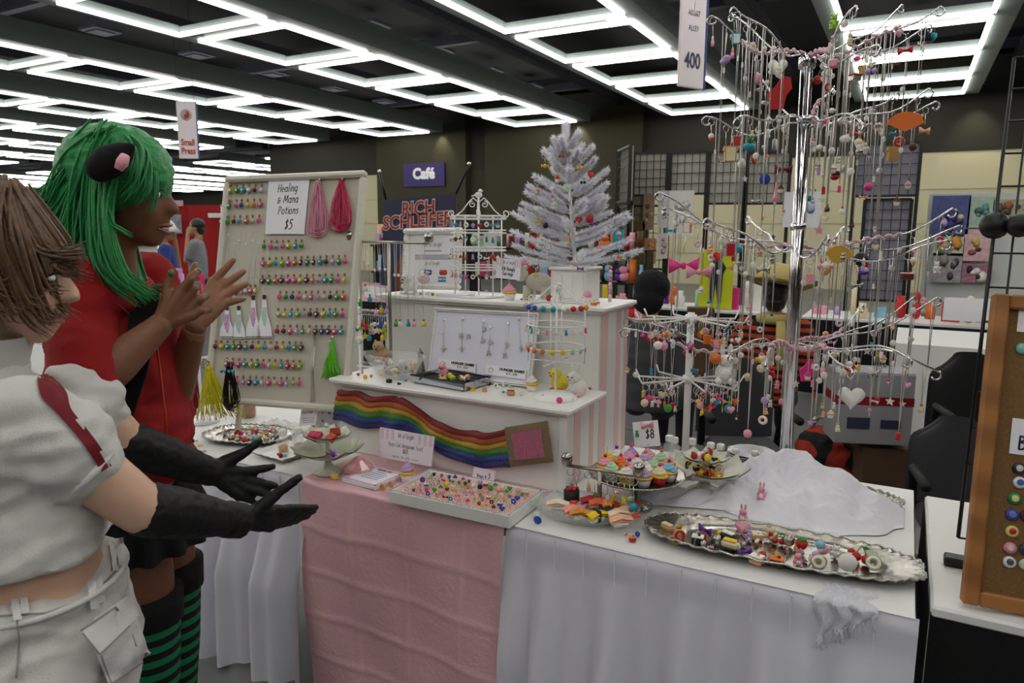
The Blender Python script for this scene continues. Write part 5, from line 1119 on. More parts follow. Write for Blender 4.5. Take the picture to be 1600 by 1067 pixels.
for px, py, kd, c, rz in SU:
    p = at_z(px, py, ZT+.02); t = thing('sushi_charm', f'{CN[c]} {SN[kd]} sushi charm in the oval glass dish', 'sushi charm', (p.x, p.y, ZT+.02), rz+.6, 'sushi charms'); t.scale = (1.3, 1.3, 1.35)
    if kd == 'gunkan':
        obj('nori_wrap', MB().lathe([(.014, 0), (.0155, .004), (.0155, .026)], 16, sx=1.15), nori, t, world=False); b = MB()
        for i in range(14): a = i*2.4; r = .0032*math.sqrt(i); b.sphere((r*cos(a), r*sin(a), .028+.002*(i % 2)), .0045, 7, 5)
        obj('topping', b, jelly(c), t, world=False)
    else:
        obj('rice', MB().box((0, 0, .008), (.04, .02, .016), .006), rice, t, world=False)
        def f(u, v): x = (u-.5)*.05; y = (v-.5)*.026; return (x, y, .019+.006*cos((v-.5)*2.6)-.006*abs(u-.5)*2-.0006*sin(u*40))
        b = MB().grid(f, 14, 8); b.grid(lambda u, v: V(f(1-u, v))-V((0, 0, .005)), 14, 8); obj('topping', b, clay(c), t, world=False)
        if kd == 'tamago': obj('nori_band', MB().box((0, 0, .014), (.009, .028, .027), .004), nori, t, world=False)
        if kd == 'ebi': obj('tail', MB().at(T(.026, 0, .018)).prism([(0, -.004), (.016, -.009), (.012, 0), (.016, .009), (0, .004)], .004), clay('#e8482c'), t, world=False)
# front T-bar with charms
a, b = at_y(886, 727, 1.86), at_y(998, 744, 1.80); f = at_y(936, 800, 1.83); f.z = ZT
tstand('nickel T-bar stand before the cupcake tray', a, b, f, ZT)
for i, (q, kd, c) in enumerate(((.08, 'bear', 'green'), (.16, 'bear', 'orange'), (.33, 'bear', 'peach'), (.42, 'bear', 'green'), (.6, 'tag', 'white'), (.68, 'star', 'yellow'), (.75, 'candy', 'pink'), (.83, 'flower', 'yellow'), (.9, 'fish', 'mint'), (.95, 'bead', 'turquoise'))):
    keyring(a.lerp(b, q)+V((0, -.008, -.004)), f'{c} {KSAY.get(kd, kd)} charm strap, {ordn(i)} along the front T-bar', kd, c, 'white', .024, 'charm straps on the front T-bar', drop=R.uniform(.012, .05))
# cupcake tray on a stand
cc = at_z(990, 742, TZ+.105); t = thing('cupcake_stand', 'silver tray raised on a stand and crowded with toy cupcakes', 'cake stand', (cc.x, cc.y+.03, ZT)); cy = cc.y+.03
obj('stem', MB().lathe([(.05, 0), (.05, .004), (.014, .014), (.011, .09)], 20), silver, t, world=False)
obj('tray', MB().lathe([(.001, .09), (.115, .09), (.135, .1), (.14, .1), (.137, .094), (.11, .086), (.0, .086)], 40, wob=lambda a, j: 1+.02*abs(sin(a*10))*(2 <= j <= 4)), silver, t, world=False)
zc = ZT+.0915; fr = ['white', 'mint', 'lilac', 'pink', 'orange', 'pink', 'white', 'skyblue', 'peach', 'mint', 'pink', 'lilac', 'white', 'yellow', 'pink', 'mint', 'white', 'lilac', 'cream']
spots = [(0, 0)]+[(.048*cos(rad(60*i+20)), .048*sin(rad(60*i+20))) for i in range(6)]+[(.095*cos(rad(30*i)), .095*sin(rad(30*i))) for i in range(12)]
for i, (dx, dy) in enumerate(spots):
    c = fr[i % len(fr)]; where = 'in the middle' if i == 0 else f'{ordn(i-1)} in the inner ring' if i < 7 else f'{ordn(i-7)} in the outer ring'
    cupcake((cc.x+dx, cy+dy, zc), .06, c, f'{SAY.get(c, c)} frosted toy cupcake {where} of the cupcake tray', ['white', 'yellow', 'white', 'red', 'white'][i % 5], 'gold', 'cupcakes on the raised tray', True, ['red', None, 'orange', None, 'hotpink', 'purple', None][i % 7])
t, w, h = paper_sign('cupcake_price_card', 'tilted white card marked $8 with a pink bow behind the cupcakes', [at_y(988, 661, cy+.16), at_y(1026, 655, cy+.16), at_y(1033, 695, cy+.15), at_y(994, 700, cy+.15)], V((.1, -1, .15)).normalized())
b = MB(); scribe(b, '$8', .017, T(.01, -h*.18, .001), w=.1, shear=.1); obj('lettering', b, ink, t, world=False)
obj('pink_bow', charm('bow', 'pink'), None, t, world=False, X=T(.008, h*.12, .004) @ RX(-pi/2) @ MX.Scale(.035, 4)); obj('green_bear', charm('bear', 'green'), None, t, world=False, X=T(-.028, -h*.1, .004) @ RX(-pi/2) @ MX.Scale(.022, 4))
# centre petal dish
p = at_z(1097, 776, ZT); p.y += .02; petal_dish('cream two-tier petal dish of chocolate charms in the table centre', p, ZT+.01, .055, .12, post=.07, second=(.066, .048), a0=.5)
for i in range(14): put(R.choice(['cake', 'loaf', 'candy', 'donut']), R.choice(['brown', 'black', 'black', 'gold', 'red']), R.choice(['yellow', 'orange', 'white', 'black']), T(p.x+R.uniform(-.06, .06), p.y+R.uniform(-.05, .03), ZT+.072) @ RZ(R.uniform(0, 6)), 'on the lower petals of the centre dish', 'charms on the centre petal dish', R.uniform(.022, .03))
for i in range(12): put(R.choice(['ball', 'mushroom', 'bunny', 'bead', 'slipper']), R.choice(['white', 'black', 'red', 'skyblue', 'yellow', 'white']), R.choice(['white', 'black']), T(p.x+R.uniform(-.04, .04), p.y+R.uniform(-.035, .03), ZT+.115) @ RZ(R.uniform(0, 6)), 'on the upper petals of the centre dish', 'charms on the centre petal dish', R.uniform(.02, .028))
# foil pans
q = at_z(1168, 738, ZT); foil = mat('crinkled_foil', '#cfcfd2', .22, 1, var=.15, scale=60, bump=.6, bscale=120)
for i in range(6):
    obj('foil_pan', MB().lathe([(.055, 0), (.07, .024), (.078, .026), (.078, .028), (.069, .027), (.053, .003), (0, .003)], 40, cap=False, wob=lambda a, j: 1+.02*sin(a*30)), foil, X=T(q.x, q.y+.04, ZT+.0075*i) @ RZ(i), world=False, label=f'crinkled foil pan, {ordn(i)} from the bottom of its stack', cat='foil pan', group='stacked foil pans')
for i, (px, py, h) in enumerate(((1045, 716, .085), (1058, 712, .08), (1081, 720, .085), (1110, 725, .08), (1128, 724, .08), (1155, 722, .07), (1184, 728, .075), (1206, 740, .075))):
    z = at_z(px, py, ZT); cap_bottle(V((z.x, min(z.y, 2.43), ZT)), h, f'clear white-capped bottle, {ordn(i)} from left in the row behind the cupcakes', '#d8b090' if i == 7 else None)
# chiffon heap over a riser, the silver trays and lace
chif = mat('white_chiffon', '#eeeef6', .8, var=.06, scale=14, sheen=.4, bump=.15, bscale=50)
h0 = at_z(1215, 800, TZ); hx, hy = h0.x+.03, h0.y+.07; PB0 = at_z(1230, 740, TZ+.03); PB0.y = min(PB0.y, 2.36)
from mathutils import noise as NZ
hd = [(R.uniform(0, 6.28), R.uniform(5, 14), R.uniform(.4, 1)) for _ in range(9)]
def heap(u, v):
    a = 2*pi*u; ex = .3+.04*sin(3*a+1)+.025*sin(7*a); ey = .2+.03*sin(4*a)+.015*sin(9*a); r = v
    x = hx+ex*r*cos(a)+(PB0.x-hx)*(1-r); y = hy+ey*r*sin(a)+(PB0.y-hy)*(1-r)
    z = .115*(1-r)**1.7+.03*(1-r)*(1+cos(a+.5))*r*2
    for ph, fr_, am in hd: z += .007*am*sin(fr_*(cos(ph)*cos(a)+sin(ph)*sin(a))*r*1.3+ph*3+a*2)*min(1, r*4)*min(1, (1-r)*6)
    z += .03*(.5-abs(NZ.noise(V((x*13, y*17, 1.7)))))*min(1, r*5)*min(1, (1-r)*5)+.014*(.4-abs(NZ.noise(V((x*31+y*12, y*37-x*9, 4.1)))))*min(1, (1-r)*5)
    return (min(x, TX1-.02), min(y, 2.47), TZ+.004+max(0, z)+.004*(1-r))
obj('chiffon_cloth', MB().grid(heap, 200, 80, closed_u=True), chif, label='rumpled white chiffon cloth piled around the jewellery tree pole', cat='cloth')
b = MB()
ge = at_z(1040, 790, TZ)
def strip(u, v):
    p = at_z(lerp(985, 1130, u), lerp(762, 800, u*.3+v*.7), TZ); return (p.x, p.y, TZ+.006+.02*abs(sin(u*7+v*5))*sin(pi*v)+.008*sin(u*23+v*9)*sin(pi*v)+.008*sin(pi*v))
obj('chiffon_scarf', MB().grid(strip, 60, 20), chif, label='loose end of white chiffon trailing left towards the cupcake stand', cat='cloth')
lt = [at_z(995, 822, ZT), at_z(1425, 893, ZT)]; tcn = (lt[0]+lt[1])/2; tcn.y += .045; ang = math.atan2(lt[1].y-lt[0].y, lt[1].x-lt[0].x)
TL_ = (lt[1]-lt[0]).length/2
trayA = platter('long scalloped silver tray crowded with charms at the table front', at_z(1212, 857, ZT+.01), .325, .115, ZT, rz=rad(3.5), scal=22, amp=.03, rim=.3, lip=.02)
tc_ = at_z(1212, 857, ZT+.01); TA = T(tc_.x, tc_.y, ZT+.006) @ RZ(rad(3.5))
big = [(1042, 831, 'loaf', 'tan', 'cream', .036), (1062, 846, 'donut', 'gold', 'red', .03), (1090, 848, 'cake', 'black', 'white', .03), (1101, 838, 'bow', 'purple', 'purple', .034), (1137, 846, 'loaf', 'black', 'white', .04), (1140, 858, 'loaf', 'cream', 'yellow', .04), (1158, 834, 'heart', 'pink', 'white', .034), (1170, 846, 'bunny', 'lilac', 'white', .03), (1183, 843, 'cake', 'peach', 'cream', .026), (1163, 873, 'bow', 'purple', 'white', .032), (1182, 880, 'cake', 'peach', 'white', .032), (1204, 845, 'flower', 'cream', 'red', .036), (1216, 850, 'cherry', 'red', 'green', .03), (1214, 884, 'cake', 'brown', 'orange', .032), (1232, 853, 'ball', 'silver', 'white', .03), (1252, 862, 'strawberry', 'red', 'green', .036), (1246, 885, 'bunny', 'pink', 'white', .042), (1281, 867, 'icecream', 'skyblue', 'cream', .036), (1285, 866, 'ball', 'pink', 'white', .024), (1306, 874, 'bear', 'white', 'white', .034), (1278, 890, 'donut', 'gold', 'white', .034), (1323, 893, 'disc', 'white', 'pink', .04), (1345, 879, 'cherry', 'red', 'green', .042), (1364, 892, 'donut', 'lime', 'white', .036), (1120, 850, 'ball', 'silver', 'white', .024), (1330, 868, 'bead', 'red', 'white', .018)]
for px, py, kd, c, c2, s in big:
    p = at_z(px, py, ZT+.006); put(kd, c, c2, T(p.x, p.y, ZT+.006) @ RZ(R.uniform(-.5, .9)) @ RX(-.25 if kd in ('disc', 'donut', 'heart') else 0), 'on the long silver tray', 'charms on the long silver tray', s*1.08)
for i in range(40):
    px = R.uniform(1040, 1375); py = lerp(838, 884, (px-1040)/335)+R.uniform(-14, 12); p = at_z(px, py, ZT+.006); put(R.choice(['bead', 'ring', 'ball', 'candy', 'disc', 'flower']), R.choice(['silver', 'white', 'pink', 'silver', 'red', 'yellow', 'lilac', 'grey', 'gold']), 'white', T(p.x, p.y, ZT+.005) @ RZ(R.uniform(0, 6)) @ RX(R.uniform(0, 1)), 'on the long silver tray', 'charms on the long silver tray', R.uniform(.014, .022))
platter('silver tray rim showing behind the chiffon at right', at_z(1300, 780, ZT) + V((0, .03, 0)), .19, .085, ZT, rz=rad(-14), scal=18, amp=.03, rim=.3, lip=.02)
def lace(u, v):
    x = lerp(-.115, -.005, u)+.01*sin(v*9); d = v*.16*(1-.45*u); y0 = 1.715
    if d < .075: return (x, y0-d, TZ+.0045+.0015*sin(u*30))
    return (x, TY0-.02-.006*sin(u*19), TZ+.004-(d-.075))
obj('lace_cloth', MB().grid(lace, 50, 30), mat('white_lace', '#f2f2f8', .8, c2='#c8c8d4', scale=160, bump=.5), label='frayed white lace edge hanging from under the long silver tray', cat='cloth', base=(-.06, 1.66, TZ))
b = MB()
for i in range(40): u = R.random(); p = V(lace(u, 1)); b.tube([p, p+V((R.uniform(-.006, .006), -.004, -.012)), p+V((R.uniform(-.01, .01), -.006, -.03))], .0007, 3)
obj('lace_fringe', b, chif, label='loose white threads fraying off the lace edge', cat='fringe', kind='stuff')
for px, py, kd, c, z in ((1190, 770, 'bunny', 'pink', .0), (1161, 805, 'bunny', 'pink', .0)):
    p = at_z(px, py, TZ+.06 if py < 790 else TZ+.035); put(kd, c, 'white', T(p.x, p.y, p.z-.02), ['lying high on the chiffon heap', 'hanging at the chiffon edge above the long tray'][py > 790], 'bunnies on the chiffon', .05)
scatter_px([(988, 845, 'cake', 'red', 'tan', .02), (996, 838, 'bead', 'blue', 'white', .014), (979, 838, 'candy', 'orange', 'white', .014), (838, 808, 'ball', 'white', 'white', .018), (840, 819, 'disc', 'blue', 'orange', .024), (992, 806, 'slipper', 'hotpink', 'pink', .022), (1000, 790, 'heart', 'hotpink', 'white', .016), (990, 795, 'bead', 'skyblue', 'white', .014), (1003, 799, 'star', 'turquoise', 'white', .018), (1010, 800, 'ring', 'silver', 'white', .03)], ZT, 'loose on the table near the sushi dish', 'loose charms by the sushi dish')
# ------------------------------------------------------------------ white spinner rack
sp = at_z(1073, 700, ZT); sp.y = 2.3; sp.x = at_y(1073, 650, 2.3).x
t = thing('spinner_rack', 'white spinner rack of hooks left of the jewellery tree', 'jewellery stand', (sp.x, sp.y, ZT))
Zs = lambda py: at_y(1073, py, 2.3).z-ZT
obj('pole', MB().tube([(0, 0, 0), (0, 0, Zs(488))], .012, 12), whitew, t, world=False); obj('base', MB().lathe([(.001, 0), (.07, 0), (.07, .008), (.014, .016)], 24), whitew, t, world=False)
for k, py in enumerate((497, 592)):
    z = Zs(py); obj('hub', MB().at(T(0, 0, z)).lathe([(.019, -.012), (.019, .012)], 14), whitew, t, world=False)
    for i in range(9):
        a = 2*pi*i/9+k*.3+.1; L = .165+.0*k; d = V((cos(a), sin(a), 0))
        obj('hook', MB().tube([V((0, 0, z)), d*L+V((0, 0, z-.006)), d*(L+.014)+V((0, 0, z+.018))], .0032, 6), whitew, t, world=False)
        for m_ in range(4):
            q = .5+.14*m_; kd = R.choice(['bow', 'ball', 'bear', 'heart', 'candy', 'bead', 'slipper', 'donut', 'flower', 'mushroom', 'toast', 'cherry']); c = R.choice(['hotpink', 'pink', 'red', 'yellow', 'white', 'orange', 'green', 'tan', 'black', 'lilac', 'cream', 'turquoise', 'pink'])
            keyring(V((sp.x, sp.y, ZT))+d*L*q+V((0, 0, z-.004-.006*q)), f'{SAY.get(c, c)} {KSAY.get(kd, kd)} strap, {ordn(m_)} on {ordn(i)} hook of {["upper", "lower"][k]} spinner tier', kd, c, R.choice(['white', 'pink', 'red']), R.uniform(.02, .03), 'straps on the spinner rack', R.uniform(0, 6), drop=R.uniform(.012, .04))
# ------------------------------------------------------------------ the tall wire jewellery tree
pb = at_z(1227, 745, TZ+.02); PB = V((pb.x, min(pb.y, 2.36), TZ)); PT = at_d(1262, 86, depth(PB)*1.0)
t = thing('jewellery_tree', 'tall chrome wire jewellery tree hung with many necklaces', 'jewellery stand', PB); JT = t
obj('pole', MB().tube([PB, PT], [.0195, .0195], 16), chrome, t)
obj('pole_cap', MB().at(basis(PT, (1, 0, 0), (0, 1, 0), (0, 0, 1))).lathe([(.02, -.045), (.027, -.04), (.027, -.01), (.023, 0), (.001, .002)], 16), chrome, t)
for q in (.32, .6, .85): obj('pole_collar', MB().at(T(*PB.lerp(PT, q))).lathe([(.02, -.012), (.024, -.008), (.024, .008), (.02, .012)], 16), chrome, t)
ribm = mat('pink_ribbon_wrap', '#e4b4c0', .45, var=.1, scale=60, coat=.2)
dP = depth(PB)
tiers = [(88, [(1112, 28, .05), (1145, 18, .3), (1152, 3, -.25), (1470, 6, -.1), (1412, 9, .25), (1448, 45, .35), (1335, 14, -.3), (1366, 68, -.38)], 'top'),
 (190, [(1103, 185, 0), (1187, 110, .3), (1298, 130, .35), (1404, 140, .2), (1452, 140, -.1), (1458, 165, .1), (1150, 190, -.3), (1340, 190, -.36)], 'second'),
 (385, [(1030, 303, 0), (1042, 322, .25), (1110, 335, -.3), (1170, 335, .35), (1490, 328, -.05), (1494, 358, .2), (1478, 380, -.2), (1330, 350, .4), (1300, 360, -.4)], 'third'),
 (532, [(975, 515, -.05), (982, 495, .25), (1148, 545, -.3), (1195, 560, -.35), (1433, 465, .25), (1460, 470, .05), (1348, 480, .38), (1415, 557, -.3), (1463, 572, -.15), (1330, 570, -.4)], 'lowest')]
SPEC = {}
bi = 0
for k, (py, tl_, nm) in enumerate(tiers):
    q = (745-py)/(745-86); base = PB.lerp(PT, q)
    for j, (tx_, ty_, dd) in enumerate(tl_):
        tip = at_d(tx_, ty_, dP+dd); d = tip-base; L = d.length; side = V((0, 0, 1)).cross(d).normalized(); pts = []
        for i in range(15):
            s = i/14; pts.append(base+d*s+V((0, 0, .035*sin(s*pi)*(-1 if ty_ < py else .5)+.012*sin(s*9+j)))+side*.012*sin(s*7+j*2))
        e = pts[-1]; dn = V((d.x, d.y, 0)).normalized()
        curl = [e+dn*(.014*sin(a))+V((0, 0, -.014*(1-cos(a)))) for a in [rad(40*i) for i in range(1, 7)]]
        br = obj('branch', MB().tube(pts+curl, .0032, 6), chrome, t)
        if (j+k) % 3 == 0:
            rp = []
            for i in range(60):
                s = .06+.62*i/59; x_ = s*14; i0 = min(13, int(x_)); p = pts[i0].lerp(pts[i0+1], x_-i0); rp.append(p+side*.006*cos(i*.9)+V((0, 0, .006*sin(i*.9))))
            obj('ribbon_wrap', MB().tube(rp, .0045, 5), ribm, br)
        # things hung along the branch
        nn_ = 7 if k < 3 else 6
        for m_ in range(nn_):
            s = min(.985, .3+.7*(m_+R.uniform(.2, .9))/nn_); x_ = s*14; i0 = min(13, int(x_)); p = pts[i0].lerp(pts[i0+1], x_-i0)-V((0, 0, .003))
            c = R.choice(['pink', 'pink', 'white', 'red', 'cream', 'lilac', 'white', 'silver', 'white', 'silver', 'hotpink', 'tan', 'peach', 'white', 'grey', 'cream', 'turquoise', 'brown']); side_ = 'left' if tx_ < 1240 else 'right'
            if m_ % 5 in (1, 4) and k != 3 or m_ == 2 and k == 3:
                kd = R.choice(['bow', 'heart', 'bear', 'donut', 'toast', 'candy', 'cherry', 'cake', 'lipstick', 'flower', 'icecream', 'fish'])
                keyring(p, f'{SAY.get(c, c)} {KSAY.get(kd, kd)} key ring, {nm} tier {side_}, {ordn(m_)} along {ordn(j)} branch', kd, c, R.choice(['white', 'red', 'pink', 'gold']), R.uniform(.026, .042), 'key rings on the jewellery tree', R.uniform(-.5, 1), drop=R.uniform(.012, .04))
            else:
                Ln = R.uniform(.2, .46) if k < 3 else R.uniform(.12, p.z-TZ-.2)
                kd = R.choice(['cupcake', 'cupcake', 'ball', 'bear', 'tooth', 'lolly', 'bottle', 'donut', 'heart', 'bow', 'bunny', 'icecream', 'star', 'tag'])
                n_ = thing('charm_necklace', f'silver chain, {SAY.get(c, c)} {KSAY.get(kd, kd)}, {nm} tier {side_}, {ordn(m_)} along {ordn(j)} branch', 'necklace', p-V((0, 0, Ln)), 0, 'necklaces on the jewellery tree')
                wv = dn*.0055
                obj('chain', MB().tube([V((0, 0, .018)), V((0, 0, Ln))-wv, V((0, 0, Ln+.004))], .0013, 4).tube([V((0, 0, .018)), V((0, 0, Ln))+wv, V((0, 0, Ln+.004))], .0013, 4), chainm, n_, world=False)
                obj('pendant', charm(kd, c), None, n_, world=False, X=T(0, 0, -.008) @ RZ(R.uniform(-.4, 1)) @ MX.Scale(R.uniform(.02, .028), 4))
                obj('price_tag', charm(R.choice(['disc', 'tag']), 'white'), None, n_, world=False, X=T(R.uniform(-.006, .006), -.004, Ln*R.uniform(.5, .95)) @ RZ(R.uniform(-.5, .9)) @ MX.Scale(R.uniform(.016, .022), 4))
# large charms that stand out on the tree
for px, py, dd, kd, c, c2, s, lab in ((1215, 145, -.05, 'mitt', 'red', 'white', .1, 'large orange-red mitten card hanging under the top tier'), (1215, 105, -.02, 'heart', 'white', 'white', .06, 'frosted white heart charm under the top tier'), (1133, 90, -.05, 'slipper', 'lilac', 'lilac', .05, 'lilac sequin slipper charm at the top left'), (1068, 415, -.05, 'bow', 'hotpink', 'hotpink', .085, 'big hot pink bow card hanging at the third tier left'), (1092, 425, -.1, 'bow', 'pink', 'pink', .07, 'large pale pink fabric bow at the third tier left'), (1122, 400, 0, 'heart', 'red', 'red', .035, 'shiny red heart charm at the third tier'), (1260, 578, -.1, 'mitt', 'hotpink', 'pink', .07, 'large pink mitten card beside the pole at the lowest tier'), (1310, 398, -.1, 'fan', 'gold', 'red', .07, 'golden pastry fan charm under the third tier'), (1415, 190, -.1, 'fan', 'orange', 'green', .075, 'orange fruit fan charm under the second tier right'), (1141, 240, -.05, 'toast', 'tan', 'cream', .05, 'toast slice charm hanging below the second tier left'), (1195, 280, 0, 'disc', 'blue', 'blue', .035, 'dark blue oval charm between second and third tiers'), (1305, 270, 0, 'slipper', 'red', 'black', .06, 'red and black slipper charm right of the pole'), (1212, 300, -.05, 'tower', 'pink', 'pink', .06, 'pink tower charm above the third tier'), (1224, 265, -.05, 'bow', 'maroon', 'maroon', .05, 'dark red bow charm left of the pole'), (1345, 405, 0, 'ball', 'black', 'white', .045, 'black bead charm under the third tier right'), (1348, 420, -.02, 'slipper', 'purple', 'lilac', .05, 'purple slipper charm under the third tier right'), (1395, 240, 0, 'toast', 'gold', 'tan', .045, 'gold locket charm under the second tier right'), (1285, 118, 0, 'cherry', 'red', 'green', .055, 'red cherry charm with green leaf by the pole top'), (1303, 35, .1, 'bear', 'lime', 'lime', .055, 'lime gummy bear charm on the top tier right'), (1085, 20, 0, 'disc', 'white', 'white', .02, 'white tag disc at the top tier left'), (1134, 570, -.1, 'bunny', 'white', 'white', .12, 'large white felt bunny seen from behind by the spinner rack'), (1118, 560, -.12, 'ball', 'orange', 'orange', .035, 'woven orange ball charm above the felt bunny'), (1330, 620, -.15, 'heart', 'white', 'white', .075, 'broad plain white card charm at the lowest tier right'), (1328, 575, -.12, 'fish', 'red', 'yellow', .05, 'red and yellow fish charm at the lowest tier'), (1280, 360, .1, 'star', 'pink', 'pink', .035, 'pink star charm beside the pole at the third tier')):
    p = at_d(px, py, dP+dd); tt = thing('large_charm', lab, 'charm', p, 0, 'large charms on the jewellery tree')
    obj('pendant', charm(kd, c, c2), None, tt, world=False, X=T(0, 0, -s/2) @ RZ(rad(28)+R.uniform(-.3, .3)) @ MX.Scale(s, 4))
    obj('cord', MB().tube([(0, 0, s*.45), (.003, 0, s*.5+.05)], .0012, 4), chainm, tt, world=False)
# ------------------------------------------------------------------ people
from mathutils import noise as NZ
FH = V((FWD.x, FWD.y, 0)).normalized(); RH = V((RIGHT.x, RIGHT.y, 0)).normalized(); ZV = V((0, 0, 1))
def loft(b, rings, fw, n=28, sq=1.):
    """closed loft through (centre, half depth, half width[, axis]) rings; fw is the facing direction"""
    fw = V(fw).normalized(); vs, F = [], []
    for j, rg in enumerate(rings):
        c, rx, ry = V(rg[0]), rg[1], rg[2]; f = V(rg[3]).normalized() if len(rg) > 3 else fw; l = ZV.cross(f).normalized()
        for i in range(n):
            a = 2*pi*i/n; ca = math.copysign(abs(cos(a))**sq, cos(a)); sa_ = math.copysign(abs(sin(a))**sq, sin(a)); vs.append(c+f*(rx*ca)+l*(ry*sa_))
    for j in range(len(rings)-1):
        for i in range(n): k = (i+1) % n; F.append((j*n+i, j*n+k, (j+1)*n+k, (j+1)*n+i))
    F.append(tuple(range(n))[::-1]); F.append(tuple((len(rings)-1)*n+i for i in range(n)))
    return b.add(vs, F)
def fuse(name, mb, vox, m, parent=None, smooth=6, wr=0., wf=14., base=None, wr2=0.):
    """one continuous surface grown from overlapping volumes"""
    off = parent_loc(parent) if parent else (V(base) if base is not None else centre(mb))
    me = mb.mesh(name, m); o = bpy.data.objects.new(name, me); COL.objects.link(o)
    rm = o.modifiers.new('r', 'REMESH'); rm.mode = 'VOXEL'; rm.voxel_size = vox; rm.use_smooth_shade = True
    if smooth: sm = o.modifiers.new('s', 'SMOOTH'); sm.factor = .5; sm.iterations = smooth
    dg = bpy.context.evaluated_depsgraph_get(); m2 = bpy.data.meshes.new_from_object(o.evaluated_get(dg)); bpy.data.objects.remove(o)
    m2.name = name; m2.materials.clear(); m2.materials.append(m)
    ns = [v.normal.copy() for v in m2.vertices] if wr else None
    for i, v in enumerate(m2.vertices):
        p = v.co
        if wr: q = p+V((NZ.noise(p*6), NZ.noise(p*6+V((9, 2, 4))), 0))*.05; p = p+ns[i]*(wr*(.9*NZ.noise(V((q.x*wf, q.y*wf, q.z*wf*1.6)))+1.5*(.25-abs(NZ.noise(V((q.x*wf*.9+5, q.y*wf*.9, q.z*wf*1.9)))))+.35*NZ.noise(V((q.x*wf*3, q.y*wf*3, q.z*wf*4)))))
        v.co = p-off
    for f in m2.polygons: f.use_smooth = True
    o = bpy.data.objects.new(name, m2); COL.objects.link(o)
    if parent: o.parent = parent
    else: o.location = off
    return o
def limb(b, pts, rs, n=14):
    P, Q = [V(p) for p in pts], rs; oP, oR = [], []
    for i in range(len(P)-1):
        for k in range(4): oP.append(P[i].lerp(P[i+1], k/4)); oR.append(lerp(Q[i], Q[i+1], k/4))
    oP.append(P[-1]); oR.append(Q[-1])
    b.tube(oP, oR, n); b.sphere(P[0], Q[0], n, 8); b.sphere(P[-1], Q[-1], n, 8)
    for i in range(1, len(P)-1): b.sphere(P[i], Q[i], n, 8)
    return b
def head_shape(b, X, neck=.16):
    b.at(X); b.sphere((-.012, 0, .035), (.098, .077, .088), 20, 14).sphere((.028, 0, -.03), (.063, .06, .085), 18, 12).sphere((.054, 0, -.094), (.028, .034, .024), 12, 8)
    for s in (-1, 1): b.sphere((.05, s*.032, -.035), (.034, .03, .035), 12, 8).sphere((-.005, s*.075, -.01), (.018, .01, .03), 10, 8)
    b.tube([(.08, 0, .018), (.1, 0, -.016), (.106, 0, -.03)], [.008, .011, .014], 10).sphere((.104, 0, -.032), (.014, .016, .011), 10, 7).sphere((.072, 0, .022), (.02, .046, .014), 12, 8)
    b.sphere((.082, 0, -.062), (.014, .024, .012), 12, 8).sphere((.078, 0, -.078), (.014, .022, .012), 12, 8)
    b.tube([(-.02, 0, -.03), (-.03, 0, -.1), (-.035, 0, -neck)], [.05, .05, .056], 16); b.at(MX.Identity(4)); return b
def face_parts(parent, X, skin, lipc, iris='#2a1a10', brow='#1a120e', smile=False):
    Xl = T(*(-parent_loc(parent))) @ X
    for s in (-1, 1):
        e = obj('eye', MB().at(Xl).sphere((.077, s*.03, .002), (.01, .015, .008), 12, 8), plastic('#efece6'), parent, world=False)
        obj('iris', MB().at(Xl).sphere((.0845, s*.03, .002), (.004, .006, .006), 10, 7), plastic(iris), e, world=False)
        obj('eyebrow', MB().at(Xl).tube([(.09, s*.012, .026), (.088, s*.03, .032), (.074, s*.047, .026)], [.003, .0035, .002], 6), fabric(brow), parent, world=False)
        obj('eyelash', MB().at(Xl).tube([(.088, s*.016, .008), (.088, s*.03, .013), (.078, s*.045, .006)], .002, 5), fabric('#0c0a0a'), parent, world=False)
    obj('lips', MB().at(Xl).tube([(.078, -.027, -.067), (.0935, -.012, -.063), (.095, 0, -.0645), (.0935, .012, -.063), (.078, .027, -.067)], [.002, .0042, .0042, .0042, .002], 8).tube([(.078, -.025, -.073), (.091, 0, -.082 if smile else -.075), (.078, .025, -.073)], [.002, .0048, .002], 8), mat('lips_'+lipc[1:], lipc, .4), parent, world=False)
    if smile: obj('teeth', MB().at(Xl).sphere((.084, 0, -.072), (.009, .018, .0045), 12, 6), plastic('#efe8dc'), parent, world=False)
def hand(b, wrist, knuckles, tips, thumb, r=.0095, wr_=.026, bend=None):
    """palm and five separate fingers: knuckles and tips are four points each, thumb is (base, joint, tip)"""
    w = V(wrist); K = [V(k) for k in knuckles]
    for i, k in enumerate(K): b.tube([w.lerp(k, -.05), w.lerp(k, .55), k], [wr_*.72, .0165, r*1.25], 10); b.sphere(k, r*1.28, 10, 7)
    for i in range(3):
        m0, m1 = w.lerp(K[i], .7), w.lerp(K[i+1], .7); b.tube([m0, m1], .0135, 8); b.tube([w.lerp(K[i], .4), w.lerp(K[i+1], .4)], .0155, 8)
    for i, (k, t_) in enumerate(zip(K, [V(q) for q in tips])):
        bd = bend[i] if bend else V((0, 0, 0)); m = k.lerp(t_, .42)+bd; m2 = k.lerp(t_, .74)+bd*.7; s = [1, 1.03, 1, .86][i]
        b.tube([k, m, m2, t_], [r*1.12*s, r*1.02*s, r*.92*s, r*.72*s], 10); b.sphere(m, r*1.05*s, 8, 6); b.sphere(m2, r*.94*s, 8, 6); b.sphere(t_, r*.72*s, 8, 6)
    a, j, t_ = [V(q) for q in thumb]; b.tube([w.lerp(a, .2), a, j, t_], [.02, .0165, r*1.15, r*.85], 10); b.sphere(a, .0165, 10, 7); b.sphere(j, r*1.15, 8, 6); b.sphere(t_, r*.85, 8, 6)
    return b
def D3(l, d=None): return [at_d(*p) if len(p) == 3 else at_d(p[0], p[1], d) for p in l]
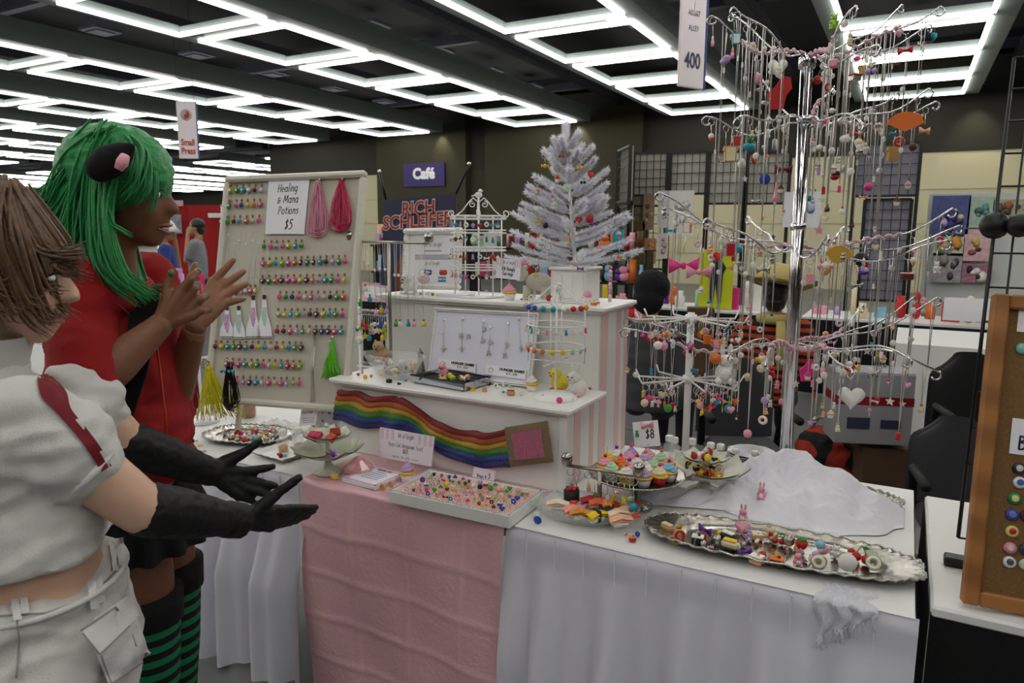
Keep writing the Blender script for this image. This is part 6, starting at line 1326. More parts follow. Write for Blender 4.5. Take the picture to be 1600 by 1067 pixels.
def strands(b, pts, n, spread, r, seed=0, taper=.15, flat=.6):
    rr = random.Random(seed); P = [V(p) for p in pts]
    for i in range(n):
        o = V((rr.gauss(0, 1), rr.gauss(0, 1), rr.gauss(0, 1)))*spread*.5; o2 = V((rr.gauss(0, 1), rr.gauss(0, 1), rr.gauss(0, 1)))*spread*.5; q = []
        m = len(P)-1; N = m*5
        for k in range(N+1):
            s = k/N*m; j = min(int(s), m-1); f = s-j; p0, p1, p2, p3 = P[max(j-1, 0)], P[j], P[j+1], P[min(j+2, m)]
            c = (p1*2+(p2-p0)*f+(p0*2-p1*5+p2*4-p3)*f*f+(p1*3-p0-p2*3+p3)*f**3)*.5; q.append(c+o.lerp(o2, k/N))
        b.tube(q, [max(r*taper, r*(1-(k/N)**2.2)) for k in range(N+1)], 5, flat=flat)
    return b
def hairm(key, c, c2): return mat(key, c, .38, var=.2, c2=c2, scale=55, bump=.3, bscale=200, sheen=.2)
skinD = mat('deep_brown_skin', '#82563c', .5, var=.1, scale=30, sss=.08, bump=.06, bscale=250); skinL = mat('fair_skin', '#dcb8a0', .5, var=.07, scale=25, c2='#d4a88e', sss=.1, bump=.05, bscale=250)
redc = mat('red_fleece', '#98090c', .85, var=.14, scale=20, bump=.2, bscale=300); whitec = mat('white_cotton_twill', '#d8d7d3', .85, var=.05, scale=20, bump=.2, bscale=350); glovem = mat('black_satin_glove', '#060607', .6, var=.2, scale=25, sheen=0, bump=.15, bscale=60)
def slabq(q, n, th): c = [V(p) for p in q]; return c+[p-n*th for p in c], [(0, 1, 2, 3), (7, 6, 5, 4), (0, 4, 5, 1), (1, 5, 6, 2), (2, 6, 7, 3), (3, 7, 4, 0)]
# ---- person in the green wig and red hoodie
H2 = at_d(196, 302, 1.6); f2 = (RH*.93+FH*.12-ZV*.06).normalized(); l2 = ZV.cross(f2).normalized(); u2 = f2.cross(l2); HX2 = basis(H2, f2, l2, u2)
hip = at_d(214, 735, 1.7); t = thing('person', 'person in a green wig and red hoodie clapping beside the table', 'person', (hip.x, hip.y, 0)); P2 = t
b = head_shape(MB(), HX2, .18)
nk = HX2 @ V((-.035, 0, -.17)); chest = at_d(182, 500, 1.68); waist = at_d(205, 640, 1.7)
fh2 = V((f2.x, f2.y, 0)).normalized()
loft(b, [(nk+V((0, 0, -.02)), .05, .06), (nk+V((0, 0, -.09)), .09, .17), (chest, .105, .165), (waist, .1, .14), (hip, .11, .165), (hip-V((0, 0, .1)), .11, .165)], fh2)
SHr, SHl = at_d(116, 450, 1.53), at_d(228, 440, 1.84); ELr, ELl = at_d(140, 605, 1.42), at_d(265, 640, 1.78); WRr, WRl = at_d(252, 507, 1.52), at_d(305, 512, 1.68)
limb(b, [SHr, ELr, ELr.lerp(WRr, .35), WRr], [.052, .043, .044, .027]); limb(b, [SHl, ELl, ELl.lerp(WRl, .35), WRl], [.052, .042, .042, .027])
lf = []
for s, px in ((-1, 205), (1, 232)):
    hp = hip+l2*(-s*.0)+l2*(s*.08)*-1; kn = V((hp.x, hp.y, .5))+fh2*.03; an = V((hp.x, hp.y, .09))-fh2*.02
    limb(b, [hp-V((0, 0, .06)), hp.lerp(kn, .5), kn, kn.lerp(an, .35), an], [.088, .078, .056, .058, .036]); lf.append((hp, kn, an))
fuse('body', b, .009, skinD, t, 5)
hb = MB()
hand(hb, WRr, D3([(283, 455, 1.53), (292, 465, 1.54), (300, 478, 1.55), (302, 492, 1.55)]), D3([(310, 422, 1.56), (310, 443, 1.58), (324, 462, 1.59), (327, 486, 1.59)]), D3([(263, 470, 1.53), (262, 448, 1.53), (268, 425, 1.53)]), r=.0098, bend=[at_d(303, 430, 1.585)-at_d(300, 434, 1.6)]*4)
hb.tube([WRr.lerp(ELr, .2), WRr], [.0285, .0272], 14); fuse('right_hand', hb, .0035, skinD, t, 4)
hb = MB(); skinP = mat('light_brown_palm', '#a8775c', .5, var=.12, scale=40, sss=.1)
hand(hb, WRl, D3([(333, 440, 1.7), (344, 449, 1.7), (349, 462, 1.7), (349, 475, 1.7)]), D3([(365, 406, 1.7), (381, 424, 1.71), (386, 443, 1.71), (382, 467, 1.7)]), D3([(301, 455, 1.72), (298, 438, 1.72), (305, 414, 1.72)]), r=.0098)
hb.tube([WRl.lerp(ELl, .2), WRl], [.0285, .0272], 14); fuse('left_hand', hb, .0035, skinP, t, 4)
nailm = plastic('#3f6a34'); nb = MB()
for px, py, d in ((310, 424, 1.55), (310, 443, 1.57), (324, 461, 1.58), (327, 484, 1.58), (266.5, 427, 1.522)): p = at_d(px, py, d); obj('fingernail', MB().sphere(p, (.006, .006, .007), 8, 6), nailm, t)
face_parts(t, HX2, skinD, '#a0605a', smile=True)
# hoodie
b = MB()
loft(b, [(nk+V((0, 0, -.03)), .07, .085), (nk+V((0, 0, -.075)), .105, .19), (chest+V((0, 0, .02)), .128, .185), (waist+V((0, 0, .02)), .118, .165), (hip+V((0, 0, .03)), .128, .18), (hip-V((0, 0, .012)), .13, .185)], fh2)
limb(b, [SHr, SHr.lerp(ELr, .5), ELr+V((0, 0, .012)), ELr.lerp(WRr, .06)], [.078, .072, .066, .058]); limb(b, [SHl, SHl.lerp(ELl, .5), ELl], [.078, .07, .06])
for i in range(4): p = ELr.lerp(SHr, .08+.1*i); b.torus(p, .062, .008, 18, 6, basis((0, 0, 0), *frame_of(SHr-ELr)))
hd_ = fuse('hoodie', b, .009, redc, t, 6, .011, 9)
obj('collar', MB().tube([nk+fh2*(.075*cos(a))+l2*(.085*sin(a))+V((0, 0, -.015-.035*cos(a))) for a in [2*pi*i/20 for i in range(20)]], .017, 8, True), redc, hd_)
obj('zip', MB().tube(D3([(236, 470, 1.55), (248, 560, 1.555), (258, 640, 1.56), (262, 700, 1.56)]), .0025, 5), mat('zip_orange', '#c84820', .5), hd_)
# shoulder strap over hoodie
sp_ = D3([(228, 455, 1.56), (221, 520, 1.525), (207, 580, 1.52), (187, 640, 1.525), (165, 690, 1.53)])
b = MB(); 
for a_, c_ in zip(sp_, sp_[1:]): b.bar(a_, c_+(c_-a_)*.06, .06, .006, up=FH)
obj('bag_strap', b, blackcloth, t)
# skirt with net frill
def skirtf(u, v):
    a = 2*pi*u; r = lerp(.135, .2, v)*(1+.07*v*sin(a*17)); c = hip+V((0, 0, .0-.16*v)); return c+fh2*(r*.8*cos(a))+l2*(r*1.05*sin(a))
obj('skirt', MB().grid(skirtf, 120, 10, closed_u=True), blackcloth, t)
# striped stockings and boots
stripe_s = mat('striped_knit', '#0c7a4c', .85, c2='#0a0a0c', pattern=wave_pattern('Z', 9, .3, 1), bump=.3, bscale=300)
for i, (hp, kn, an) in enumerate(lf):
    b = MB(); top = kn+V((0, 0, .2)); limb(b, [top.lerp(kn, .2)+V((0, 0, .0)), kn, kn.lerp(an, .35), an], [.074, .062, .063, .041]); s_ = fuse('stocking', b, .009, stripe_s, t, 3)
    obj('stocking_band', MB().tube([top.lerp(kn, .3), top.lerp(kn, .0)+V((0, 0, .012))], [.0775, .08], 20), blackcloth, s_)
    b = MB(); limb(b, [an+V((0, 0, .05)), an, an+fh2*.05-V((0, 0, .03)), an+fh2*.15-V((0, 0, .05))], [.046, .047, .046, .036]); b.box((0, 0, 0), (.001, .001, .001)) if 0 else None
    fuse('boot', b, .01, black, t, 3)
# wig
wig = hairm('green_wig', '#18a04e', '#0c6a30')
cap = MB().at(HX2).sphere((-.02, 0, .045), (.122, .1, .108), 24, 16).sphere((-.075, 0, -.03), (.07, .085, .09), 18, 12).at(MX.Identity(4))
wg = fuse('wig', cap, .006, wig, t, 5, .004, 40)
def lock(pts, n, spread, r, seed, nm='hair_lock'): obj(nm, strands(MB(), D3(pts), n, spread, r, seed), wig, wg)
D0 = 1.52
locks = [([(160, 212, D0), (110, 250, D0), (80, 320, D0), (60, 350, D0)], 22, .03, .009), ([(150, 212, D0), (105, 270, D0), (75, 300, D0), (42, 300, D0)], 20, .022, .009), ([(150, 230, D0), (110, 300, D0), (80, 340, D0), (50, 322, D0)], 20, .025, .009), ([(140, 250, D0), (110, 330, D0), (95, 370, D0), (62, 345, D0)], 20, .03, .01),
 ([(165, 215, D0), (140, 280, D0-.01), (135, 380, D0), (165, 440, D0)], 24, .03, .01), ([(160, 230, D0), (150, 330, D0-.02), (160, 420, D0-.02), (215, 470, D0-.01)], 22, .02, .009), ([(175, 250, D0), (165, 340, D0-.03), (185, 420, D0-.03), (240, 462, D0-.02)], 20, .016, .008), ([(180, 270, D0), (170, 350, D0-.03), (195, 430, D0-.03), (232, 468, D0-.02)], 18, .014, .008),
 ([(185, 210, D0+.03), (215, 235, D0), (212, 280, D0-.02), (196, 308, D0-.02)], 16, .016, .008), ([(185, 208, D0+.04), (225, 240, D0+.02), (232, 290, D0), (212, 318, D0)], 16, .013, .007), ([(190, 208, D0+.06), (236, 250, D0+.04), (244, 300, D0+.03), (236, 332, D0+.03)], 12, .009, .006), ([(170, 215, D0), (172, 290, D0-.03), (190, 350, D0-.03), (252, 376, D0-.02)], 0, .01, .006),
 ([(150, 260, D0), (160, 330, D0-.03), (190, 372, D0-.03), (250, 380, D0-.02)], 0, .01, .006), ([(205, 380, 1.7), (215, 420, 1.68), (230, 450, 1.66), (262, 446, 1.62)], 16, .014, .008), ([(180, 215, D0), (160, 280, D0-.03), (175, 345, D0-.03), (190, 360, D0-.03), (205, 368, D0-.03)], 8, .008, .006), ([(120, 340, D0), (110, 370, D0), (105, 400, D0), (130, 400, D0)], 16, .02, .009)]
for i, (pts, n, sp2, r) in enumerate(locks):
    if n: lock(pts, int(n*1.5), sp2, r*.42, 200+i)
ear_ = thing('cat_ear_clip', 'black plush cat ear clip with pink inside worn on the green wig', 'hair clip', at_d(158, 262, 1.46))
eb = ear_.location; b = MB(); tipE = at_d(210, 226, 1.44)
fuse('outer_ear', MB().tube([eb, eb.lerp(tipE, .3), eb.lerp(tipE, .7), tipE], [.03, .034, .022, .004], 14).sphere(eb, .03, 14, 10), .004, blackcloth, ear_, 4)
pe = [at_d(196, 243, 1.418), at_d(191, 254, 1.413), at_d(185, 265, 1.413)]; obj('inner_ear', MB().tube(pe, [.009, .012, .008], 10), mat('pink_plush', '#f0a8b4', .95), ear_)
# ---- person in the white outfit and long black gloves
H1 = at_d(6, 424, 1.2); f1 = (RH*.92+FH*.28-ZV*.14).normalized(); l1 = ZV.cross(f1).normalized(); u1 = f1.cross(l1); HX1 = basis(H1, f1, l1, u1); fh1 = V((f1.x, f1.y, 0)).normalized()
hip1 = at_d(55, 985, 1.2); t = thing('person', 'person in a white cropped jacket and long black gloves reaching out', 'person', (hip1.x, hip1.y, 0)); P1 = t
nk1 = HX1 @ V((-.03, 0, -.16)); ch1 = at_d(20, 690, 1.2); ws1 = at_d(50, 880, 1.2)
b = head_shape(MB(), HX1, .18)
loft(b, [(nk1+V((0, 0, -.01)), .05, .055), (nk1+V((0, 0, -.08)), .085, .155), (ch1, .105, .155), (ws1, .1, .125), (hip1, .12, .16), (hip1-V((0, 0, .1)), .12, .165)], fh1)
S1r, S1l = at_d(40, 660, 1.1), at_d(118, 615, 1.38); E1r, E1l = at_d(222, 795, 1.2), at_d(198, 692, 1.45); W1r, W1l = at_d(372, 813, 1.4), at_d(330, 738, 1.58)
limb(b, [S1r, S1r.lerp(E1r, .5), E1r, E1r.lerp(W1r, .3), W1r], [.054, .05, .043, .041, .027]); limb(b, [S1l, E1l, E1l.lerp(W1l, .3), W1l], [.05, .042, .04, .027])
lg = []
for s in (-1, 1):
    hp = hip1+l1*(s*.085); kn = V((hp.x, hp.y, .47))+fh1*.04; an = V((hp.x, hp.y, .09)); limb(b, [hp-V((0, 0, .08)), hp.lerp(kn, .5), kn, kn.lerp(an, .35), an], [.09, .08, .056, .056, .036]); lg.append((hp, kn, an))
fuse('body', b, .008, skinL, t, 5); face_parts(t, HX1, skinL, '#a86a68', '#4a5a5a', '#4a3420')
# gloves
hb = MB(); limb(hb, [E1r.lerp(W1r, .06), E1r.lerp(W1r, .35), W1r], [.047, .045, .03])
for i in range(6): p = E1r.lerp(W1r, .84+.035*i); hb.torus(p, .031+.002*(i % 2), .004, 16, 6, basis((0, 0, 0), *frame_of(W1r-E1r)))
hand(hb, W1r, D3([(418, 797, 1.45), (422, 806, 1.46), (424, 814, 1.47), (422, 822, 1.47)]), D3([(494, 793, 1.56), (490, 798, 1.58), (480, 806, 1.58), (466, 814, 1.57)]), D3([(402, 797, 1.43), (432, 772, 1.44), (468, 746, 1.45)]), r=.0105)
fuse('right_glove', hb, .004, glovem, t, 4, .0015, 40)
hb = MB(); limb(hb, [E1l.lerp(W1l, .03), E1l.lerp(W1l, .4), W1l], [.046, .044, .03])
for i in range(9): p = E1l.lerp(W1l, .62+.045*i); hb.torus(p, .036-.001*i, .0045, 16, 6, basis((0, 0, 0), *frame_of(W1l-E1l+V((0, 0, .02*(i % 3))))))
hand(hb, W1l, D3([(386, 737, 1.63), (386, 751, 1.63), (381, 763, 1.62), (373, 774, 1.61)]), D3([(427, 729, 1.66), (431, 759, 1.66), (422, 773, 1.65), (400, 786, 1.64)]), D3([(352, 722, 1.6), (380, 708, 1.61), (405, 690, 1.62)]), r=.0105)
fuse('left_glove', hb, .004, glovem, t, 4, .0015, 40)
# cropped jacket with puffed sleeves
b = MB(); hem = at_d(45, 850, 1.2)
loft(b, [(nk1+V((0, 0, .02)), .068, .072), (nk1+V((0, 0, -.03)), .07, .08), (nk1+V((0, 0, -.075)), .1, .175), (ch1+V((0, 0, .03)), .132, .19), (ch1+V((0, 0, -.06)), .13, .18), (hem, .132, .172)], fh1)
seam0 = mat('white_seam', '#c4c3bf', .85); pr = S1r.lerp(E1r, .46); pl_s = S1l.lerp(E1l, .45)
limb(b, [S1r, S1r.lerp(pr, .55), pr], [.07, .078, .06]); limb(b, [S1l, S1l.lerp(pl_s, .5), pl_s], [.066, .068, .056])
jk = fuse('cropped_jacket', b, .007, whitec, t, 5, .011, 11)
obj('sleeve_band', MB().torus(pr.lerp(E1r, .1), .056, .007, 22, 8, basis((0, 0, 0), *frame_of(E1r-S1r))), whitec, jk)
obj('stand_collar', MB().grid(lambda u, v: nk1+V((0, 0, -.03+.075*v))+fh1*((.066+.012*v)*cos(2*pi*u)+.01*v)+l1*((.07+.008*v)*sin(2*pi*u)), 30, 6, closed_u=True), whitec, jk)
trim = mat('dark_red_trim', '#7a0c20', .7, var=.15, scale=40)
from mathutils.bvhtree import BVHTree
def sew(name, o, fn, nu, nv, lift, m, parent):
    """a patch of cloth laid on a garment: fn(u, v) gives the pixel it is seen at"""
    off = parent_loc(o); tree = BVHTree.FromPolygons([v.co+off for v in o.data.vertices], [tuple(p.vertices) for p in o.data.polygons]); last = [1.15]
    def g(u, v):
        px, py = fn(u, v); r = ray(px, py); h = tree.ray_cast(EYE, r.normalized())
        if h[0]: last[0] = depth(h[0])
        return at_d(px, py, last[0]-lift)
    b = MB().grid(g, nu, nv); b.grid(lambda u, v: V(g(1-u, v))+FH*(lift+.004), nu, nv); return obj(name, b, m, parent)
def between(A, B): return lambda u, v: cat_rom(A, v) if u == 0 else [lerp(cat_rom(A, v)[k], cat_rom(B, v)[k], u) for k in (0, 1)]
def quadpx(q): return lambda u, v: [lerp(lerp(q[0][k], q[1][k], u), lerp(q[3][k], q[2][k], u), v) for k in (0, 1)]
sew('red_chest_trim', jk, between([(58, 587), (64, 618), (86, 642), (116, 676), (140, 707), (158, 738)], [(72, 584), (98, 612), (106, 640), (128, 668), (152, 700), (170, 730)]), 6, 24, .004, trim, jk)
# trousers
b = MB(); wl = at_d(60, 905, 1.2)
loft(b, [(wl+V((0, 0, .012)), .123, .155), (wl-V((0, 0, .05)), .13, .165), (hip1-V((0, 0, .02)), .15, .185), (hip1-V((0, 0, .1)), .15, .19), (hip1-V((0, 0, .16)), .14, .185)], fh1)
for hp, kn, an in lg: limb(b, [hp-V((0, 0, .1)), hp.lerp(kn, .5), hp.lerp(kn, .85)], [.105, .105, .1])
tr = fuse('cargo_shorts', b, .007, whitec, t, 5, .011, 11)
seam = mat('white_twill_pocket', '#dedddb', .85, var=.05, bump=.2, bscale=300)
sew('cargo_pocket', tr, quadpx([(142, 1000), (198, 966), (224, 1034), (170, 1070)]), 12, 12, .02, seam, tr)
pf = sew('pocket_flap', tr, quadpx([(126, 985), (181, 948), (202, 978), (156, 1022)]), 12, 8, .03, seam, tr)
def stitch(o, pts, lift, parent, name='stitching'):
    off = parent_loc(o); tree = BVHTree.FromPolygons([v.co+off for v in o.data.vertices], [tuple(p.vertices) for p in o.data.polygons]); P = []; dd = 1.1
    for (x0, y0), (x1, y1) in zip(pts, pts[1:]):
        for k in range(10):
            px, py = lerp(x0, x1, k/10), lerp(y0, y1, k/10); h = tree.ray_cast(EYE, ray(px, py).normalized())
            if h[0]: dd = depth(h[0])
            P.append(at_d(px, py, dd-lift))
    obj(name, MB().tube(P, .0014, 5), mat('grey_stitching', '#a3a29f', .85), parent)
stitch(tr, [(126, 985), (181, 948), (202, 978), (156, 1022), (126, 985)], .031, pf); stitch(tr, [(158, 1024), (174, 1068), (222, 1036), (203, 980)], .02, pf); stitch(tr, [(-5, 962), (70, 958), (140, 935), (186, 885)], .004, tr, 'waistband_stitching'); stitch(tr, [(22, 930), (30, 1000), (25, 1066)], .004, tr, 'side_seam')
for px, py in ((22, 945), (143, 928), (178, 868)): sew('belt_loop', tr, quadpx([(px-7, py-20), (px+6, py-22), (px+12, py+22), (px-1, py+24)]), 3, 8, .014, seam, tr)
wb = [wl+V((0, 0, .005))+fh1*(.13*cos(2*pi*i/36))+l1*(.162*sin(2*pi*i/36)) for i in range(36)]
obj('waistband', MB().tube(wb, .005, 8, True), seam, tr)
for hp, kn, an in lg:
    b = MB(); limb(b, [an+V((0, 0, .05)), an, an+fh1*.05-V((0, 0, .03)), an+fh1*.15-V((0, 0, .05))], [.046, .047, .046, .036]); fuse('boot', b, .01, plastic('#e8e6e0'), t, 3)
# short brown hair
hbm = hairm('brown_hair', '#7a5634', '#48301c')
cap = MB().at(HX1).sphere((-.026, 0, .045), (.104, .086, .094), 24, 16).sphere((-.07, 0, -.03), (.052, .076, .075), 16, 12).sphere((-.015, -.05, .0), (.045, .033, .055), 14, 10).at(MX.Identity(4))
hr = fuse('hair', cap, .006, hbm, t, 5, .005, 35)
rr = random.Random(5)
for i in range(64):
    a = rr.uniform(-2.7, .5) if i < 48 else rr.uniform(0, 6.28); el = rr.uniform(.15, 1.2); e0 = HX1 @ V((-.02+.05*cos(a)*.6, .05*sin(a)*.6, .14))
    mid = HX1 @ V((-.028+.106*cos(a), .09*sin(a), .06)); end = HX1 @ V((-.03+.112*cos(a+.35)+.005, .094*sin(a+.35), rr.uniform(-.06, .0) if abs(a) > .8 else rr.uniform(.015, .05))); fin = end+(end-mid)*.22+HX1.to_3x3() @ V((rr.uniform(.005, .03), 0, rr.uniform(-.01, .015)))
    obj('hair_tuft', strands(MB(), [e0, mid, end, fin], 9, .014, .0042, i), hbm, hr)
# ------------------------------------------------------------------ the neighbouring stall at right
t = thing('neighbour_table', 'white-topped table with black drape at the right edge', 'table', (.6, 2.2, 0))
nz = at_x(1440, 900, .1)
NX0, NY0, NY1 = .105, 1.72, 2.48
obj('tabletop', MB().box((NX0+.9, (NY0+NY1)/2, TZ-.014), (1.8, NY1-NY0, .028), .006), topcloth_m, t)
obj('drape', MB().grid(lambda u, v: (lerp(NX0, NX0+1.8, u), NY0+.004-.012*sin(u*70)*min(1, v*3)-.008*v, TZ-.016-v*(TZ-.03)), 120, 12).grid(lambda u, v: (NX0-.002-.004*sin(u*40)*v, lerp(NY0, NY1, u), TZ-.016-v*(TZ-.03)), 30, 6), blackcloth, t)
for y in (NY0+.1, NY1-.1): obj('leg', MB().at(T(NX0+1.6, y, 0)).lathe([(.02, 0), (.02, .71)], 8), black, t)
# cork board
c0, c1, c2, c3 = at_y(1551, 460, 2.0), at_y(1740, 470, 1.9), at_y(1700, 1000, 1.66), at_y(1501, 940, 1.76)
c3 = at_z(1501, 940, TZ+.01); dq = depth(c3); c0 = at_d(1551, 459, dq*1.0+.02)
up_ = (c0-c3); upn = up_.normalized(); xr = (at_d(1640, 974, dq*.965)-c3).normalized(); xr = (xr-upn*xr.dot(upn)).normalized(); nb_ = xr.cross(upn); CW, CHh = .52, up_.length
CX = basis(c3, xr, upn, nb_)
t = thing('cork_board', 'wood-framed cork board covered with round pin badges at the right edge', 'cork board', X=CX)
corkm = mat('cork_sheet', '#8a6a40', .9, var=.35, scale=160, c2='#6a4a26', bump=.3, bscale=300); oak = mat('oak_frame', '#a8703c', .5, var=.2, c2='#8c5a2c', scale=10, pattern=wave_pattern('Y', 3, 6, 3, lo=.1, hi=.9))
obj('cork_sheet', MB().box((CW/2, CHh/2, -.006), (CW-.03, CHh-.03, .01)), corkm, t, world=False)
fb = .032
for nm, c, d in (('frame_stile', (fb/2, CHh/2, 0), (fb, CHh, .03)), ('frame_stile', (CW-fb/2, CHh/2, 0), (fb, CHh, .03)), ('frame_rail', (CW/2, fb/2, 0), (CW-2*fb, fb, .03)), ('frame_rail', (CW/2, CHh-fb/2, 0), (CW-2*fb, fb, .03))): obj(nm, MB().box(c, d, .004), oak, t, world=False)
CXi = CX.inverted()
def oncork(px, py): r = ray(px, py); return CXi @ (EYE+r*((c3-EYE).dot(nb_)/r.dot(nb_)))
bad = [(1592, 732, 'navy blue', '#2a2c50', '#e8e0c8'), (1593, 754, 'white and blue', '#e8ecf0', '#3c6cb0'), (1585, 779, 'green and yellow', '#2c8c50', '#f0e08c'), (1581, 804, 'violet blue', '#4a4ca8', '#6c88d0'), (1581, 830, 'red and yellow', '#e8d47c', '#c02c34'), (1578, 856, 'pink', '#d88ca0', '#f0c8d0'), (1577, 878, 'white and grey', '#e8e8ec', '#55506a')]
for i, (px, py, nm, ca, cb) in enumerate(bad):
    q = oncork(px, py); b = MB().lathe([(.001, .007), (.009, .0062), (.0125, .003), (.013, 0)], 20); b2 = MB().at(T(0, .001, .0062)).lathe([(.001, .0012), (.006, .0008), (.0075, 0)], 14)
    o = thing('pin_badge', f'round {nm} pin badge, {ordn(i)} down the left column of the cork board', 'pin badge', X=CX @ T(q.x, q.y, 0), group='pin badges on the cork board'); obj('button_face', b, plastic(ca, .2), o, world=False); obj('printed_patch', b2, plastic(cb, .2), o, world=False)
bad = []
for i, (px, py, c) in enumerate(((1604, 806, '#5c2c44'), (1603, 858, '#3a3c5c'), (1602, 882, '#c8d0c0'))):
    q = oncork(px, py); o = thing('pin_badge', ['plum round pin badge cut by the right picture edge', 'slate blue round pin badge cut by the right picture edge', 'pale green round pin badge cut by the right picture edge'][i], 'pin badge', X=CX @ T(q.x, q.y, 0), group='pin badges on the cork board'); obj('button_face', MB().lathe([(.001, .007), (.009, .0062), (.0125, .003), (.013, 0)], 20), plastic(c, .2), o, world=False)
q = oncork(1597, 545); o = thing('pin_badge', 'teal heart-shaped pin badge near the top of the cork board', 'pin badge', X=CX @ T(q.x, q.y, 0)); obj('button_face', MB().lathe([(.001, .007), (.01, .006), (.014, 0)], 18), plastic('#7cc0b4', .2), o, world=False)
for i, (px0, py0, py1, s) in enumerate(((1588, 478, 518, ''), (1576, 652, 708, 'B'))):
    a_, b_ = oncork(px0, py0), oncork(px0, py1); o = thing('note_card', ['blank dotted card pinned at the top of the cork board', 'dotted card lettered with a B pinned to the cork board'][i], 'card', X=CX @ T(b_.x, b_.y, .002)); w = .09
    obj('sheet', MB().box((w/2, (a_.y-b_.y)/2, 0), (w, a_.y-b_.y, .001)), paper, o, world=False); b = MB()
    for k in range(14): b.box((R.uniform(.004, .08), R.uniform(.004, a_.y-b_.y-.004), .0008), (.0016, .0016, .0004))
    obj('dots', b, goldm, o, world=False, kind='stuff')
    if s: b = MB(); scribe(b, 'B', .017, T(.016, .012, .001), w=.13, align='L'); obj('lettering', b, mat('navy_ink', '#1c1c40', .7), o, world=False)
# black wire grid behind the cork board
g0 = at_d(1497, 840, dq+.18); gt = at_d(1585, 90, dq+.34); gx = (RH*.55-FH*.8).normalized()
gx = (at_d(1640, 830, dq+.1)-g0); gx.z = 0; gx.normalize(); gu = (gt-g0); GH = gu.length; gu.normalize(); GW = .6
t = thing('wire_grid_stand', 'black wire grid panel standing behind the cork board', 'display grid', g0)
for i in range(15): p = g0+gx*(GW*i/14); obj('upright_wire', MB().tube([p, p+gu*GH], .0045 if i == 0 else .0028, 6), black, t)
for i in range(15): p = g0+gu*(GH*i/14); obj('cross_wire', MB().tube([p, p+gx*GW], .0028, 5), black, t)
b = MB().at(T(g0.x, g0.y, TZ)).box((0, 0, .012), (.05, .04, .024), .004); obj('foot_clamp', b, black, t); b = MB().at(T(*(g0+gu*(GH*.63)))).sphere((0, 0, 0), .035, 12, 8).sphere((.05, -.03, 0), .03, 12, 8); obj('grid_connector', b, black, t)
# loose thread
# ------------------------------------------------------------------ background stalls and people
def booth_table(label, a, b, dep, top=topcloth_m, drape=blackcloth, z=.74):
    a, b = V(a), V(b); x = (b-a); L = x.length; x.normalize(); y = V((-x.y, x.x, 0)); y = y if y.y > 0 else -y
    X = basis((a.x, a.y, 0), x, y); t = thing('booth_table', label, 'table', X=X)
    obj('tabletop', MB().box((L/2, dep/2, z-.012), (L, dep, .024)), top, t, world=False)
    obj('drape', MB().grid(lambda u, v: (u*L, -.004-.02*abs(sin(u*L*14))*min(1, v*3), z-.02-v*(z-.03)), max(20, int(L*30)), 5), drape, t, world=False)
    for p in (.05, L-.05): obj('leg', MB().box((p, dep-.05, z/2-.02), (.03, .03, z-.04)), black, t, world=False)
    return X, L
def wares(X, x0, x1, dep, z, n, place, group, hmax=.22, seed=0, cols=None):
    rr = random.Random(seed)
    for i in range(n):
        c = rr.choice(cols or COLS); k = rr.choice(['box', 'plush', 'book', 'jar', 'roll']); h = rr.uniform(.06, hmax); w = rr.uniform(.05, .14)
        b = MB()
        if k == 'box': b.box((0, 0, h/2), (w, w*.8, h), .004)
        elif k == 'book': b.box((0, 0, h/2), (w*1.1, .03, h*1.1), .002)
        elif k == 'jar': b.lathe([(w*.35, 0), (w*.4, h*.6), (w*.25, h*.75), (w*.27, h)], 10)
        elif k == 'roll': b.lathe([(w*.25, 0), (w*.25, h*1.2)], 10)
        else: b.sphere((0, 0, h*.35), (w*.5, w*.45, h*.36), 10, 7).sphere((0, -.02, h*.8), (w*.36, w*.34, h*.25), 10, 7)
        nm = {'box': 'gift_box', 'plush': 'plush_toy', 'book': 'comic_book', 'jar': 'craft_jar', 'roll': 'poster_roll'}[k]
        obj(nm, b, clay(HUE[c]), X=X @ T(lerp(x0, x1, (i+.5)/n)+rr.uniform(-.03, .03), rr.uniform(.08, dep-.1), z) @ RZ(rr.uniform(-.4, .4)), world=False, label=uniq(f'{SAY.get(c, c)} {nm.replace("_", " ")}', place), cat=nm.split('_')[-1] if k != 'plush' else 'plush toy', group=group)
def grid_panel(px0, px1, pyt, pyb, y, label, back=None, y2=None):
    a, b = at_y(px0, pyt, y), at_y(px1, pyt, y2 or y); zb = at_y((px0+px1)/2, pyb, y).z; b.z = a.z
    t = thing('wire_grid_screen', label, 'display grid', (a.x, a.y, zb), group='background wire grid screens'); L = (b-a); H_ = a.z-zb
    wv = MB(); n = max(4, int(L.length/.075))
    for i in range(1, n): p = a+L*(i/n); wv.bar(p, p-V((0, 0, H_)), .008)
    m_ = int(H_/.1)
    for i in range(1, m_): wv.bar(a-V((0, 0, H_*i/m_)), b-V((0, 0, H_*i/m_)), .008)
    obj('wires', wv, black, t, kind='stuff')
    for p in (a, b): obj('upright', MB().bar(V((p.x, p.y, 0)), p, .035), black, t)
    for z in (a.z, zb): obj('rail', MB().bar(V((a.x, a.y, z)), V((b.x, b.y, z)), .025), black, t)
    if back:
        n_ = L.cross(ZV).normalized(); n_ = n_ if n_.y > 0 else -n_; b_ = MB(); q = [a+n_*.03, b+n_*.03, b+n_*.03-V((0, 0, H_)), a+n_*.03-V((0, 0, H_))]; vs, fs = slabq(q, n_, -.01); b_.add(vs, fs, False); obj('backing_sheet', b_, back, t)
    return t
